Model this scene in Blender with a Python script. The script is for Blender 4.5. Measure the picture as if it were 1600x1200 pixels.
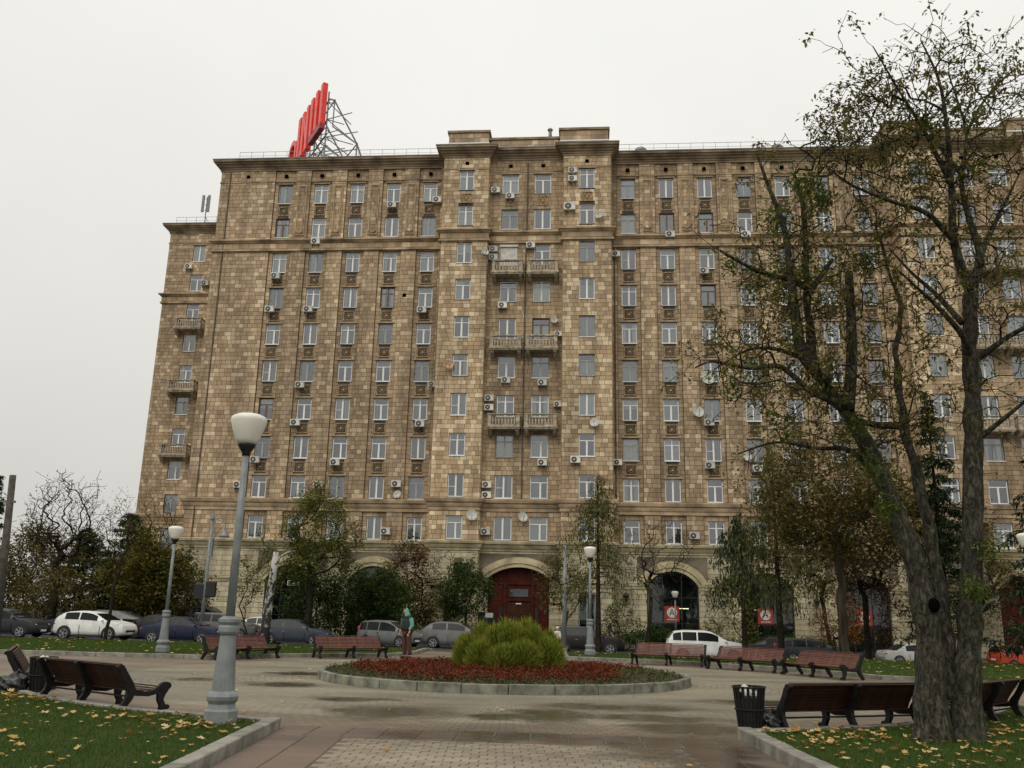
import bpy, bmesh, math, random
import numpy as np
from mathutils import Vector, Matrix

scene = bpy.context.scene
for o in list(bpy.data.objects):
    bpy.data.objects.remove(o)
rng = np.random.default_rng(7)
random.seed(7)
R = math.radians

# ------------------------------------------------------------------ camera
cam_data = bpy.data.cameras.new('camera')
cam_data.sensor_width = 36.0
cam_data.lens = 31.5
cam_data.clip_start = 0.1
cam_data.clip_end = 3000
cam = bpy.data.objects.new('camera', cam_data)
scene.collection.objects.link(cam)
cam.matrix_world = (Matrix.Translation((0, 0, 1.62)) @ Matrix.Rotation(R(4.868), 4, 'Z')
                    @ Matrix.Rotation(R(90 + 14.42), 4, 'X') @ Matrix.Rotation(R(1.27), 4, 'Z'))
scene.camera = cam

# ------------------------------------------------------------------ sky (even overcast)
SUN_EL, SUN_AZ = R(52), R(200)          # azimuth clockwise from +Y
world = bpy.data.worlds.new('World')
scene.world = world
world.use_nodes = True
wn, wl = world.node_tree.nodes, world.node_tree.links
wn.clear()
w_out = wn.new('ShaderNodeOutputWorld')
w_bg = wn.new('ShaderNodeBackground')
sky = wn.new('ShaderNodeTexSky')
sky.sky_type = 'NISHITA'
sky.sun_disc = False
sky.sun_elevation = SUN_EL
sky.sun_rotation = SUN_AZ
sky.dust_density = 6
w_sc = wn.new('ShaderNodeVectorMath'); w_sc.operation = 'SCALE'; w_sc.inputs['Scale'].default_value = 0.09
w_hs = wn.new('ShaderNodeHueSaturation'); w_hs.inputs['Saturation'].default_value = 0.15
w_tc = wn.new('ShaderNodeTexCoord')
w_sep = wn.new('ShaderNodeSeparateXYZ')
w_ramp = wn.new('ShaderNodeValToRGB')       # cloud deck, paler overhead than at the horizon
w_ramp.color_ramp.elements[0].position = 0.0
w_ramp.color_ramp.elements[0].color = (0.73, 0.712, 0.672, 1)
w_ramp.color_ramp.elements[1].position = 0.75
w_ramp.color_ramp.elements[1].color = (1.13, 1.122, 1.068, 1)
w_noise = wn.new('ShaderNodeTexNoise'); w_noise.inputs['Scale'].default_value = 1.7; w_noise.inputs['Detail'].default_value = 4
w_map = wn.new('ShaderNodeMapRange'); w_map.inputs['To Min'].default_value = 0.93; w_map.inputs['To Max'].default_value = 1.07
w_map.inputs['From Min'].default_value = 0.3; w_map.inputs['From Max'].default_value = 0.7
w_mul = wn.new('ShaderNodeVectorMath'); w_mul.operation = 'SCALE'
w_mix = wn.new('ShaderNodeMix'); w_mix.data_type = 'RGBA'; w_mix.inputs[0].default_value = 0.9
wl.new(sky.outputs[0], w_sc.inputs[0])
wl.new(w_sc.outputs[0], w_hs.inputs['Color'])
wl.new(w_tc.outputs['Generated'], w_sep.inputs[0])
wl.new(w_sep.outputs['Z'], w_ramp.inputs[0])
wl.new(w_tc.outputs['Generated'], w_noise.inputs['Vector'])
wl.new(w_noise.outputs['Fac'], w_map.inputs['Value'])
wl.new(w_ramp.outputs[0], w_mul.inputs[0])
wl.new(w_map.outputs[0], w_mul.inputs['Scale'])
wl.new(w_hs.outputs[0], w_mix.inputs[6])
wl.new(w_mul.outputs[0], w_mix.inputs[7])
wl.new(w_mix.outputs[2], w_bg.inputs['Color'])
w_bg.inputs['Strength'].default_value = 0.93
wl.new(w_bg.outputs[0], w_out.inputs[0])

sun_d = bpy.data.lights.new('sun', 'SUN')
sun_d.energy = 1.1
sun_d.angle = R(40)
sun_d.color = (1.0, 0.95, 0.86)
sun = bpy.data.objects.new('sun', sun_d)
scene.collection.objects.link(sun)
sun_dir = Vector((math.sin(SUN_AZ) * math.cos(SUN_EL), math.cos(SUN_AZ) * math.cos(SUN_EL), math.sin(SUN_EL)))
sun.rotation_euler = sun_dir.to_track_quat('Z', 'Y').to_euler()

vs = scene.view_settings
vs.view_transform = 'Standard'
vs.look = 'None'
vs.exposure = 0.0
vs.gamma = 1.0
vs.use_curve_mapping = False
scene.render.engine = 'CYCLES'
scene.cycles.max_bounces = 8
scene.cycles.transparent_max_bounces = 12

# ------------------------------------------------------------------ helpers
COL = scene.collection

def tag(o, label=None, cat=None, group=None, kind=None):
    if label: o['label'] = label
    if cat: o['category'] = cat
    if group: o['group'] = group
    if kind: o['kind'] = kind
    return o

def empty(name, loc=(0, 0, 0), rz=0.0, parent=None):
    o = bpy.data.objects.new(name, None)
    o.empty_display_size = 0.2
    COL.objects.link(o)
    o.location = loc
    o.rotation_euler = (0, 0, rz)
    o.parent = parent
    return o

def link(name, me, parent=None, loc=None, rot=None):
    o = bpy.data.objects.new(name, me)
    COL.objects.link(o)
    o.parent = parent
    if loc is not None: o.location = loc
    if rot is not None: o.rotation_euler = rot
    return o

def copy_tree(o, parent=None):
    c = o.copy()
    COL.objects.link(c)
    c.parent = parent
    for ch in list(o.children):
        copy_tree(ch, c)
    return c

def np_mesh(name, V, F, mat, smooth=False):
    """V (n,3), F (m,k) uniform polygons."""
    V = np.ascontiguousarray(V, dtype=np.float32)
    F = np.ascontiguousarray(F, dtype=np.int32)
    me = bpy.data.meshes.new(name)
    k = F.shape[1]
    me.vertices.add(len(V)); me.vertices.foreach_set('co', V.ravel())
    me.loops.add(F.size); me.loops.foreach_set('vertex_index', F.ravel())
    me.polygons.add(len(F))
    me.polygons.foreach_set('loop_start', np.arange(0, F.size, k, dtype=np.int32))
    me.polygons.foreach_set('loop_total', np.full(len(F), k, dtype=np.int32))
    me.polygons.foreach_set('use_smooth', np.full(len(F), bool(smooth)))
    me.update(calc_edges=True)
    if mat: me.materials.append(mat)
    return me

class MB:
    def __init__(self):
        self.v, self.f = [], []
    def add(self, vs, fs):
        b = len(self.v)
        self.v.extend([tuple(p) for p in vs])
        self.f.extend([tuple(b + i for i in f) for f in fs])
        return self
    def box(self, x0, x1, y0, y1, z0, z1):
        return self.add([(x0, y0, z0), (x1, y0, z0), (x1, y1, z0), (x0, y1, z0),
                         (x0, y0, z1), (x1, y0, z1), (x1, y1, z1), (x0, y1, z1)],
                        [(0, 3, 2, 1), (4, 5, 6, 7), (0, 1, 5, 4), (1, 2, 6, 5), (2, 3, 7, 6), (3, 0, 4, 7)])
    def bar(self, a, b, w, h=None):
        """square bar between two points"""
        h = h or w
        a, b = Vector(a), Vector(b)
        d = (b - a).normalized()
        up = Vector((0, 0, 1)) if abs(d.z) < 0.95 else Vector((1, 0, 0))
        s = d.cross(up).normalized() * w / 2
        u = s.cross(d).normalized() * h / 2
        vs = [a - s - u, a + s - u, a + s + u, a - s + u, b - s - u, b + s - u, b + s + u, b - s + u]
        return self.add(vs, [(0, 3, 2, 1), (4, 5, 6, 7), (0, 1, 5, 4), (1, 2, 6, 5), (2, 3, 7, 6), (3, 0, 4, 7)])
    def tube(self, pts, rad, n=8, cap=True):
        pts = [Vector(p) for p in pts]
        rings = []
        prev = None
        for i, p in enumerate(pts):
            d = (pts[min(i + 1, len(pts) - 1)] - pts[max(i - 1, 0)])
            d = d.normalized() if d.length > 1e-9 else Vector((0, 0, 1))
            if prev is None:
                ref = Vector((1, 0, 0)) if abs(d.x) < 0.8 else Vector((0, 1, 0))
                s = d.cross(ref).normalized()
            else:
                s = (prev - d * prev.dot(d))
                s = s.normalized() if s.length > 1e-6 else d.orthogonal().normalized()
            prev = s
            t = d.cross(s)
            r = rad[i] if hasattr(rad, '__len__') else rad
            rings.append([p + s * (r * math.cos(2 * math.pi * k / n)) + t * (r * math.sin(2 * math.pi * k / n)) for k in range(n)])
        vs = [q for rg in rings for q in rg]
        fs = []
        for i in range(len(pts) - 1):
            for k in range(n):
                fs.append((i * n + k, i * n + (k + 1) % n, (i + 1) * n + (k + 1) % n, (i + 1) * n + k))
        if cap:
            fs.append(tuple(reversed(range(n))))
            fs.append(tuple((len(pts) - 1) * n + k for k in range(n)))
        return self.add(vs, fs)
    def lathe(self, prof, n=20, c=(0, 0, 0), cap=True):
        vs, fs = [], []
        for r, z in prof:
            for k in range(n):
                a = 2 * math.pi * k / n
                vs.append((c[0] + r * math.cos(a), c[1] + r * math.sin(a), c[2] + z))
        for i in range(len(prof) - 1):
            for k in range(n):
                fs.append((i * n + k, i * n + (k + 1) % n, (i + 1) * n + (k + 1) % n, (i + 1) * n + k))
        if cap:
            fs.append(tuple(reversed(range(n))))
            fs.append(tuple((len(prof) - 1) * n + k for k in range(n)))
        return self.add(vs, fs)
    def prism(self, poly, lo, hi, axis='x'):
        """poly: 2D list; axis x: (y,z) extruded in x; y: (x,z); z: (x,y)"""
        def mk(p, t):
            return {'x': (t, p[0], p[1]), 'y': (p[0], t, p[1]), 'z': (p[0], p[1], t)}[axis]
        n = len(poly)
        vs = [mk(p, lo) for p in poly] + [mk(p, hi) for p in poly]
        fs = [tuple(range(n)), tuple(reversed(range(n, 2 * n)))]
        for i in range(n):
            j = (i + 1) % n
            fs.append((i, i + n, j + n, j))
        return self.add(vs, fs)
    def ribbon(self, pts, w, lo, hi, axis='x'):
        """flat strip along a 2D polyline, width per point, extruded"""
        P = [Vector(p) for p in pts]
        L, Rr = [], []
        for i, p in enumerate(P):
            d = (P[min(i + 1, len(P) - 1)] - P[max(i - 1, 0)]).normalized()
            nrm = Vector((-d.y, d.x))
            ww = (w[i] if hasattr(w, '__len__') else w) / 2
            L.append(p + nrm * ww); Rr.append(p - nrm * ww)
        for i in range(len(P) - 1):
            self.prism([L[i], Rr[i], Rr[i + 1], L[i + 1]], lo, hi, axis)
        return self
    def mesh(self, name, mat, smooth=False, fix=True, bevel=0):
        me = bpy.data.meshes.new(name)
        me.from_pydata(self.v, [], self.f)
        if fix or bevel:
            bm = bmesh.new(); bm.from_mesh(me)
            if bevel:
                bmesh.ops.remove_doubles(bm, verts=bm.verts, dist=1e-5)
                bmesh.ops.bevel(bm, geom=list(bm.edges), offset=bevel, segments=1, affect='EDGES')
            bmesh.ops.recalc_face_normals(bm, faces=bm.faces)
            bm.to_mesh(me); bm.free()
        if smooth:
            me.polygons.foreach_set('use_smooth', np.ones(len(me.polygons), dtype=bool))
        me.update()
        if mat: me.materials.append(mat)
        return me
    def obj(self, name, mat, parent=None, smooth=False, loc=None, rot=None, fix=True, bevel=0):
        return link(name, self.mesh(name, mat, smooth, fix, bevel), parent, loc, rot)

# ------------------------------------------------------------------ materials
def newmat(name):
    m = bpy.data.materials.new(name)
    m.use_nodes = True
    nt = m.node_tree
    return m, nt.nodes, nt.links, nt.nodes['Principled BSDF']

def ramp(nodes, stops, interp='LINEAR'):
    r = nodes.new('ShaderNodeValToRGB')
    r.color_ramp.interpolation = interp
    el = r.color_ramp.elements
    while len(el) < len(stops): el.new(0.5)
    for e, (p, c) in zip(el, stops):
        e.position = p; e.color = (*c, 1)
    return r

def mat_plain(name, col, rough=0.7, metal=0.0, var=0.12, scale=6.0, bump=0.0, spec=0.5, coat=0.0, rnd=0.0, streak=False):
    m, n, l, b = newmat(name)
    b.inputs['Roughness'].default_value = rough
    b.inputs['Metallic'].default_value = metal
    b.inputs['Specular IOR Level'].default_value = spec
    b.inputs['Coat Weight'].default_value = coat
    tc = n.new('ShaderNodeTexCoord')
    no = n.new('ShaderNodeTexNoise')
    no.inputs['Scale'].default_value = scale
    no.inputs['Detail'].default_value = 5
    if streak:
        mp = n.new('ShaderNodeMapping'); mp.inputs['Scale'].default_value = (1, 1, 0.15)
        l.new(tc.outputs['Object'], mp.inputs[0]); l.new(mp.outputs[0], no.inputs['Vector'])
    else:
        l.new(tc.outputs['Object'], no.inputs['Vector'])
    lo = tuple(max(0, c * (1 - var * 1.6)) for c in col); hi = tuple(min(1, c * (1 + var * 1.6)) for c in col)
    rp = ramp(n, [(0.3, lo), (0.7, hi)])
    l.new(no.outputs['Fac'], rp.inputs[0])
    out = rp.outputs[0]
    if rnd:
        oi = n.new('ShaderNodeObjectInfo')
        mr = n.new('ShaderNodeMapRange'); mr.inputs['To Min'].default_value = 1 - rnd; mr.inputs['To Max'].default_value = 1 + rnd
        l.new(oi.outputs['Random'], mr.inputs['Value'])
        sc = n.new('ShaderNodeVectorMath'); sc.operation = 'SCALE'
        l.new(out, sc.inputs[0]); l.new(mr.outputs[0], sc.inputs['Scale'])
        out = sc.outputs[0]
    l.new(out, b.inputs['Base Color'])
    if bump:
        bp = n.new('ShaderNodeBump'); bp.inputs['Strength'].default_value = bump; bp.inputs['Distance'].default_value = 0.02
        no2 = n.new('ShaderNodeTexNoise'); no2.inputs['Scale'].default_value = scale * 6; no2.inputs['Detail'].default_value = 4
        l.new(tc.outputs['Object'], no2.inputs['Vector'])
        l.new(no2.outputs['Fac'], bp.inputs['Height']); l.new(bp.outputs[0], b.inputs['Normal'])
    return m

def mat_island(name, stops, rough=0.8, bump=0.3, grime=0.35, gscale=0.25, transl=0.0, spec=0.3, scale=8, use_object=False, interp='LINEAR'):
    """colour picked per piece (mesh island or object), soft grime on top"""
    m, n, l, b = newmat(name)
    b.inputs['Roughness'].default_value = rough
    b.inputs['Specular IOR Level'].default_value = spec
    rp = ramp(n, stops, interp)
    if use_object:
        oi = n.new('ShaderNodeObjectInfo'); l.new(oi.outputs['Random'], rp.inputs[0])
    else:
        ge = n.new('ShaderNodeNewGeometry'); l.new(ge.outputs['Random Per Island'], rp.inputs[0])
    out = rp.outputs[0]
    if grime:
        ge2 = n.new('ShaderNodeNewGeometry')
        no = n.new('ShaderNodeTexNoise'); no.inputs['Scale'].default_value = gscale; no.inputs['Detail'].default_value = 6
        mp = n.new('ShaderNodeMapping'); mp.inputs['Scale'].default_value = (1, 1, 0.45)
        l.new(ge2.outputs['Position'], mp.inputs[0]); l.new(mp.outputs[0], no.inputs['Vector'])
        no3 = n.new('ShaderNodeTexNoise'); no3.inputs['Scale'].default_value = scale; no3.inputs['Detail'].default_value = 3
        l.new(ge2.outputs['Position'], no3.inputs['Vector'])
        mp2 = n.new('ShaderNodeMapping'); mp2.inputs['Scale'].default_value = (1.3, 1.3, 0.07)
        no4 = n.new('ShaderNodeTexNoise'); no4.inputs['Scale'].default_value = 1.0; no4.inputs['Detail'].default_value = 4
        l.new(ge2.outputs['Position'], mp2.inputs[0]); l.new(mp2.outputs[0], no4.inputs['Vector'])
        st = n.new('ShaderNodeMapRange'); st.inputs['From Min'].default_value = 0.38; st.inputs['From Max'].default_value = 0.62
        st.inputs['To Min'].default_value = 0.76; st.inputs['To Max'].default_value = 1.08
        l.new(no4.outputs['Fac'], st.inputs['Value'])
        sc0 = n.new('ShaderNodeVectorMath'); sc0.operation = 'SCALE'
        l.new(out, sc0.inputs[0]); l.new(st.outputs[0], sc0.inputs['Scale']); out = sc0.outputs[0]
        ad = n.new('ShaderNodeMath'); ad.operation = 'MULTIPLY_ADD'; ad.inputs[1].default_value = 0.35
        l.new(no3.outputs['Fac'], ad.inputs[0]); l.new(no.outputs['Fac'], ad.inputs[2])
        mr = n.new('ShaderNodeMapRange'); mr.inputs['From Min'].default_value = 0.45; mr.inputs['From Max'].default_value = 0.85
        mr.inputs['To Min'].default_value = 1 - grime; mr.inputs['To Max'].default_value = 1.0 + grime * 0.25
        l.new(ad.outputs[0], mr.inputs['Value'])
        sc = n.new('ShaderNodeVectorMath'); sc.operation = 'SCALE'
        l.new(out, sc.inputs[0]); l.new(mr.outputs[0], sc.inputs['Scale']); out = sc.outputs[0]
        if bump:
            bp = n.new('ShaderNodeBump'); bp.inputs['Strength'].default_value = bump; bp.inputs['Distance'].default_value = 0.02
            l.new(no3.outputs['Fac'], bp.inputs['Height']); l.new(bp.outputs[0], b.inputs['Normal'])
    l.new(out, b.inputs['Base Color'])
    if transl:
        tr = n.new('ShaderNodeBsdfTranslucent'); mx = n.new('ShaderNodeMixShader'); mx.inputs[0].default_value = transl
        l.new(out, tr.inputs['Color'])
        l.new(b.outputs[0], mx.inputs[1]); l.new(tr.outputs[0], mx.inputs[2])
        l.new(mx.outputs[0], n['Material Output'].inputs['Surface'])
    return m

def mat_leaf(name, cols, transl=0.3, rough=0.65):
    k = len(cols)
    return mat_island(name, [(i / max(1, k - 1), c) for i, c in enumerate(cols)], rough, 0, 0, transl=transl, spec=0.1)

def mat_glass(name, tint=(0.78, 0.85, 0.84), refl=1.5, base=0.17):
    """thin window glass: clear with a mirror reflection of the sky"""
    m, n, l, b = newmat(name)
    tr = n.new('ShaderNodeBsdfTransparent'); tr.inputs[0].default_value = (*tint, 1)
    gl = n.new('ShaderNodeBsdfGlossy'); gl.inputs['Roughness'].default_value = 0.02; gl.inputs['Color'].default_value = (0.95, 0.97, 1, 1)
    fr = n.new('ShaderNodeFresnel'); fr.inputs['IOR'].default_value = refl
    ad = n.new('ShaderNodeMath'); ad.operation = 'ADD'; ad.inputs[1].default_value = base; ad.use_clamp = True
    l.new(fr.outputs[0], ad.inputs[0])
    mx = n.new('ShaderNodeMixShader')
    l.new(ad.outputs[0], mx.inputs[0]); l.new(tr.outputs[0], mx.inputs[1]); l.new(gl.outputs[0], mx.inputs[2])
    # old panes are never dead flat
    tc = n.new('ShaderNodeNewGeometry'); no = n.new('ShaderNodeTexNoise'); no.inputs['Scale'].default_value = 0.8
    bp = n.new('ShaderNodeBump'); bp.inputs['Strength'].default_value = 0.12; bp.inputs['Distance'].default_value = 0.05
    l.new(tc.outputs['Position'], no.inputs['Vector']); l.new(no.outputs['Fac'], bp.inputs['Height']); l.new(bp.outputs[0], gl.inputs['Normal'])
    l.new(mx.outputs[0], n['Material Output'].inputs['Surface'])
    return m

def mat_emit(name, col, s):
    m, n, l, b = newmat(name)
    b.inputs['Base Color'].default_value = (*col, 1)
    b.inputs['Emission Color'].default_value = (*col, 1)
    b.inputs['Emission Strength'].default_value = s
    return m

M = {}
M['clad'] = mat_island('facade_tile', [(0.0, (0.352, 0.250, 0.158)), (0.3, (0.437, 0.315, 0.195)), (0.6, (0.493, 0.360, 0.228)), (0.82, (0.555, 0.412, 0.263)), (0.92, (0.676, 0.527, 0.352)), (1.0, (0.744, 0.594, 0.408))], 0.75, 0.12, 0.36, 0.16)
M['clad_bay'] = mat_island('facade_tile_pale', [(0.0, (0.403, 0.287, 0.173)), (0.30, (0.497, 0.361, 0.221)), (0.58, (0.565, 0.419, 0.255)), (0.74, (0.644, 0.489, 0.312)), (0.86, (0.756, 0.597, 0.391)), (1.0, (0.831, 0.681, 0.459))], 0.75, 0.12, 0.34, 0.2)
M['clad_strip'] = mat_island('facade_tile_strip', [(0.0, (0.350, 0.249, 0.153)), (0.5, (0.438, 0.318, 0.196)), (0.85, (0.507, 0.374, 0.232)), (1.0, (0.658, 0.516, 0.333))], 0.8, 0.12, 0.38, 0.3)
M['stone_low'] = mat_island('pale_limestone', [(0.0, (0.476, 0.404, 0.263)), (0.5, (0.562, 0.495, 0.331)), (1.0, (0.649, 0.584, 0.404))], 0.8, 0.3, 0.35, 0.3, use_object=True)
M['stone_low_i'] = mat_island('pale_limestone_courses', [(0.0, (0.476, 0.404, 0.263)), (0.5, (0.562, 0.495, 0.331)), (1.0, (0.649, 0.584, 0.404))], 0.8, 0.3, 0.35, 0.3)
M['mortar'] = mat_plain('mortar', (0.082, 0.061, 0.037), 0.9, var=0.3, scale=0.7)
M['mortar_low'] = mat_plain('mortar_pale', (0.16, 0.13, 0.09), 0.9, var=0.3, scale=0.7)
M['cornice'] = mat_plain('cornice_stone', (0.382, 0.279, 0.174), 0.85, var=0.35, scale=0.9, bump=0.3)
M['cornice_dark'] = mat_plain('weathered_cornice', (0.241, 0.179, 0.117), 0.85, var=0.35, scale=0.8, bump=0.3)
M['cornice_pale'] = mat_plain('pale_cornice', (0.411, 0.349, 0.215), 0.85, var=0.28, scale=0.9, bump=0.3)
M['relief'] = mat_plain('relief_stone', (0.325, 0.226, 0.131), 0.9, var=0.35, scale=4, bump=0.5)
M['roof'] = mat_plain('roof_sheet', (0.17, 0.17, 0.17), 0.5, 0.4, var=0.2, scale=0.5)
M['frame_white'] = mat_plain('white_window_frame', (0.80, 0.81, 0.79), 0.45, var=0.05)
M['frame_brown'] = mat_plain('brown_window_frame', (0.13, 0.075, 0.045), 0.6, var=0.15)
M['frame_grey'] = mat_plain('grey_old_frame', (0.34, 0.36, 0.35), 0.7, var=0.15)
M['glass'] = mat_glass('window_glass')
M['glass_dark'] = mat_glass('shop_glass', (0.34, 0.46, 0.44), 1.5, 0.05)
M['room'] = mat_plain('dim_room', (0.06, 0.06, 0.06), 0.9)
M['curtain'] = mat_island('curtain', [(0.0, (0.10, 0.10, 0.10)), (0.35, (0.24, 0.25, 0.25)), (0.6, (0.42, 0.44, 0.43)), (0.85, (0.62, 0.62, 0.58)), (1.0, (0.45, 0.38, 0.30))], 0.9, 0, 0, use_object=True)
M['black_iron'] = mat_plain('black_cast_iron', (0.010, 0.009, 0.009), 0.6, 0.0, spec=.25, var=0.3, scale=12, bump=0.15)
M['slat'] = mat_plain('varnished_red_brown_slat', (0.122, 0.044, 0.030), 0.5, var=0.3, scale=7, bump=0.1, rnd=0.2, spec=.35)
M['slat_dark'] = mat_plain('dark_varnished_slat', (0.043, 0.018, 0.012), 0.55, var=0.3, scale=7, bump=0.1, rnd=0.2, spec=.25)
M['lamp_grey'] = mat_plain('grey_paint', (0.190, 0.207, 0.207), 0.5, var=0.15, scale=5, bump=0.08)
M['lamp_white'] = mat_plain('opal_plastic', (0.80, 0.77, 0.68), 0.35, var=0.04, scale=3)
M['black'] = mat_plain('black_plastic', (0.012, 0.012, 0.013), 0.5, var=0.2)
M['ac_white'] = mat_plain('ac_case', (0.58, 0.56, 0.51), 0.5, var=0.15, scale=3, rnd=0.3)
M['ac_dark'] = mat_plain('ac_fan', (0.03, 0.03, 0.03), 0.6)
M['metal'] = mat_plain('grey_steel', (0.22, 0.22, 0.22), 0.5, 0.6, var=0.2)
M['dish'] = mat_plain('dish_paint', (0.47, 0.46, 0.42), 0.5, var=0.1, rnd=0.1)
M['dish_rust'] = mat_plain('rusty_dish_paint', (0.42, 0.26, 0.14), 0.7, var=0.4, scale=5)
M['door_red'] = mat_plain('dark_red_paint', (0.058, 0.010, 0.005), 0.6, var=0.25, scale=2, spec=.15)
M['wood_door'] = mat_plain('door_wood', (0.052, 0.018, 0.009), 0.6, var=0.3, scale=4, streak=True, spec=.15)
M['sign_red'] = mat_plain('red_sign_enamel', (0.80, 0.035, 0.018), 0.35, var=0.12, scale=1.5)
M['sign_red_dark'] = mat_plain('crimson_sign_side', (0.30, 0.015, 0.03), 0.4, var=0.15, scale=1.5)
M['kerb'] = mat_plain('grey_concrete_kerb', (0.211, 0.200, 0.167), 0.85, var=0.25, scale=4, bump=0.35, rnd=0.14)
M['asphalt'] = mat_plain('wet_asphalt', (0.05, 0.05, 0.052), 0.45, var=0.25, scale=1.0, bump=0.2)
M['kerb_mossy'] = mat_plain('mossy_kerb', (0.165, 0.165, 0.125), 0.85, var=0.35, scale=4, bump=0.35, rnd=0.2)
M['pipe'] = mat_plain('brown_pipe', (0.09, 0.07, 0.05), 0.7, var=.3, scale=1)
M['hole_shade'] = mat_plain('painted_hollow_shade', (.004, .003, .003), 1.0, spec=0)  # matt black that paints the shade inside vents and the knot
M['soil'] = mat_plain('dark_soil', (0.05, 0.036, 0.022), 0.95, var=0.4, scale=6, bump=0.5)
# ------------------------------------------------------------------ terrain
PC = (-2.0, 24.2); PR = 11.4            # round plaza
BC = (-2.1, 24.3); BR = 4.75            # round flower bed

def smooth(a, b, t):
    u = np.clip((np.asarray(t, float) - a) / (b - a), 0, 1)
    return u * u * (3 - 2 * u)
def road_z(x):
    return -0.72 - 0.018 * (np.clip(x, -70, 70) + 3)
def T(x, y):
    """ground level: the plaza is flat, the street beyond lies lower and falls to the right"""
    return smooth(40, 47, y) * road_z(np.asarray(x, float))

def sheet(name, xs, ys, mat, dz=0.0, zf=T):
    X, Y = np.meshgrid(xs, ys)
    Z = zf(X, Y) + dz
    V = np.stack([X.ravel(), Y.ravel(), Z.ravel()], 1)
    nx, ny = len(xs), len(ys)
    i = np.arange((ny - 1) * (nx - 1)); r, c = i // (nx - 1), i % (nx - 1)
    a = r * nx + c
    F = np.stack([a, a + 1, a + nx + 1, a + nx], 1)
    return tag(link(name, np_mesh(name, V, F, mat, True)), kind='structure')

def mat_grassland(name, cols, scale=3.0):
    m, n, l, b = newmat(name)
    b.inputs['Roughness'].default_value = 0.95
    b.inputs['Specular IOR Level'].default_value = 0.15
    g = n.new('ShaderNodeNewGeometry')
    a = n.new('ShaderNodeTexNoise'); a.inputs['Scale'].default_value = scale; a.inputs['Detail'].default_value = 8; a.inputs['Roughness'].default_value = 0.7
    l.new(g.outputs['Position'], a.inputs['Vector'])
    rp = ramp(n, [(0.3, cols[0]), (0.5, cols[1]), (0.7, cols[2])])
    l.new(a.outputs['Fac'], rp.inputs[0]); l.new(rp.outputs[0], b.inputs['Base Color'])
    f = n.new('ShaderNodeTexNoise'); f.inputs['Scale'].default_value = 60; f.inputs['Detail'].default_value = 3
    l.new(g.outputs['Position'], f.inputs['Vector'])
    bp = n.new('ShaderNodeBump'); bp.inputs['Strength'].default_value = 0.7; bp.inputs['Distance'].default_value = 0.03
    l.new(f.outputs['Fac'], bp.inputs['Height']); l.new(bp.outputs[0], b.inputs['Normal'])
    return m
M['ground'] = mat_grassland('far_ground', [(0.03, 0.035, 0.018), (0.05, 0.05, 0.03), (0.07, 0.06, 0.04)], 0.3)
M['lawn'] = mat_grassland('lawn_turf', [(0.024, 0.038, 0.011), (0.032, 0.054, 0.014), (0.05, 0.058, 0.02)], 0.9)

PUDDLES = [  # x, y, half width, half depth
(-3.2, 15.6, 1.0, 1.01), (-0.55, 15.9, 0.65, 1.15), (-1.5, 15.4, 0.58, 0.41), (0.55, 17.6, 1.37, 0.57), (1.5, 14.7, 0.79, 0.74), (-6.8, 20.6, 0.84, 0.61), (1.3, 12.4, 0.95, 1.15), (1.5, 10.9, 0.58, 0.81), (-1.35, 12.9, 1.37, 0.51), (-7.4, 24.2, 0.84, 0.68), (3.9, 19.5, 1.26, 0.68), (-4.4, 17.7, 0.73, 0.41), (1.2, 15.9, 1.05, 0.54), (-9.0, 21.4, 0.63, 0.54)]

def wet_mask(n, l):
    """0..1 wetness from a few puddle outlines with ragged edges, in world metres"""
    g = n.new('ShaderNodeNewGeometry')
    dn = n.new('ShaderNodeTexNoise'); dn.inputs['Scale'].default_value = 1.6; dn.inputs['Detail'].default_value = 5
    l.new(g.outputs['Position'], dn.inputs['Vector'])
    off = n.new('ShaderNodeVectorMath'); off.operation = 'MULTIPLY_ADD'
    off.inputs[1].default_value = (1.5, 1.2, 0); off.inputs[2].default_value = (-0.75, -0.6, 0)
    l.new(dn.outputs['Color'], off.inputs[0])
    ps = n.new('ShaderNodeVectorMath'); ps.operation = 'ADD'
    l.new(g.outputs['Position'], ps.inputs[0]); l.new(off.outputs[0], ps.inputs[1])
    acc = None
    for (x, y, w, h) in PUDDLES:
        mp = n.new('ShaderNodeVectorMath'); mp.operation = 'MULTIPLY_ADD'
        mp.inputs[1].default_value = (1 / w, 1 / h, 0); mp.inputs[2].default_value = (-x / w, -y / h, 0)
        l.new(ps.outputs[0], mp.inputs[0])
        ln = n.new('ShaderNodeVectorMath'); ln.operation = 'LENGTH'
        l.new(mp.outputs[0], ln.inputs[0])
        mr = n.new('ShaderNodeMapRange'); mr.interpolation_type = 'SMOOTHSTEP'
        mr.inputs['From Min'].default_value = 1.6; mr.inputs['From Max'].default_value = 0.55
        l.new(ln.outputs['Value'], mr.inputs['Value'])
        if acc is None: acc = mr.outputs[0]
        else:
            mx = n.new('ShaderNodeMath'); mx.operation = 'MAXIMUM'
            l.new(acc, mx.inputs[0]); l.new(mr.outputs[0], mx.inputs[1]); acc = mx.outputs[0]
    return acc, g

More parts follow.
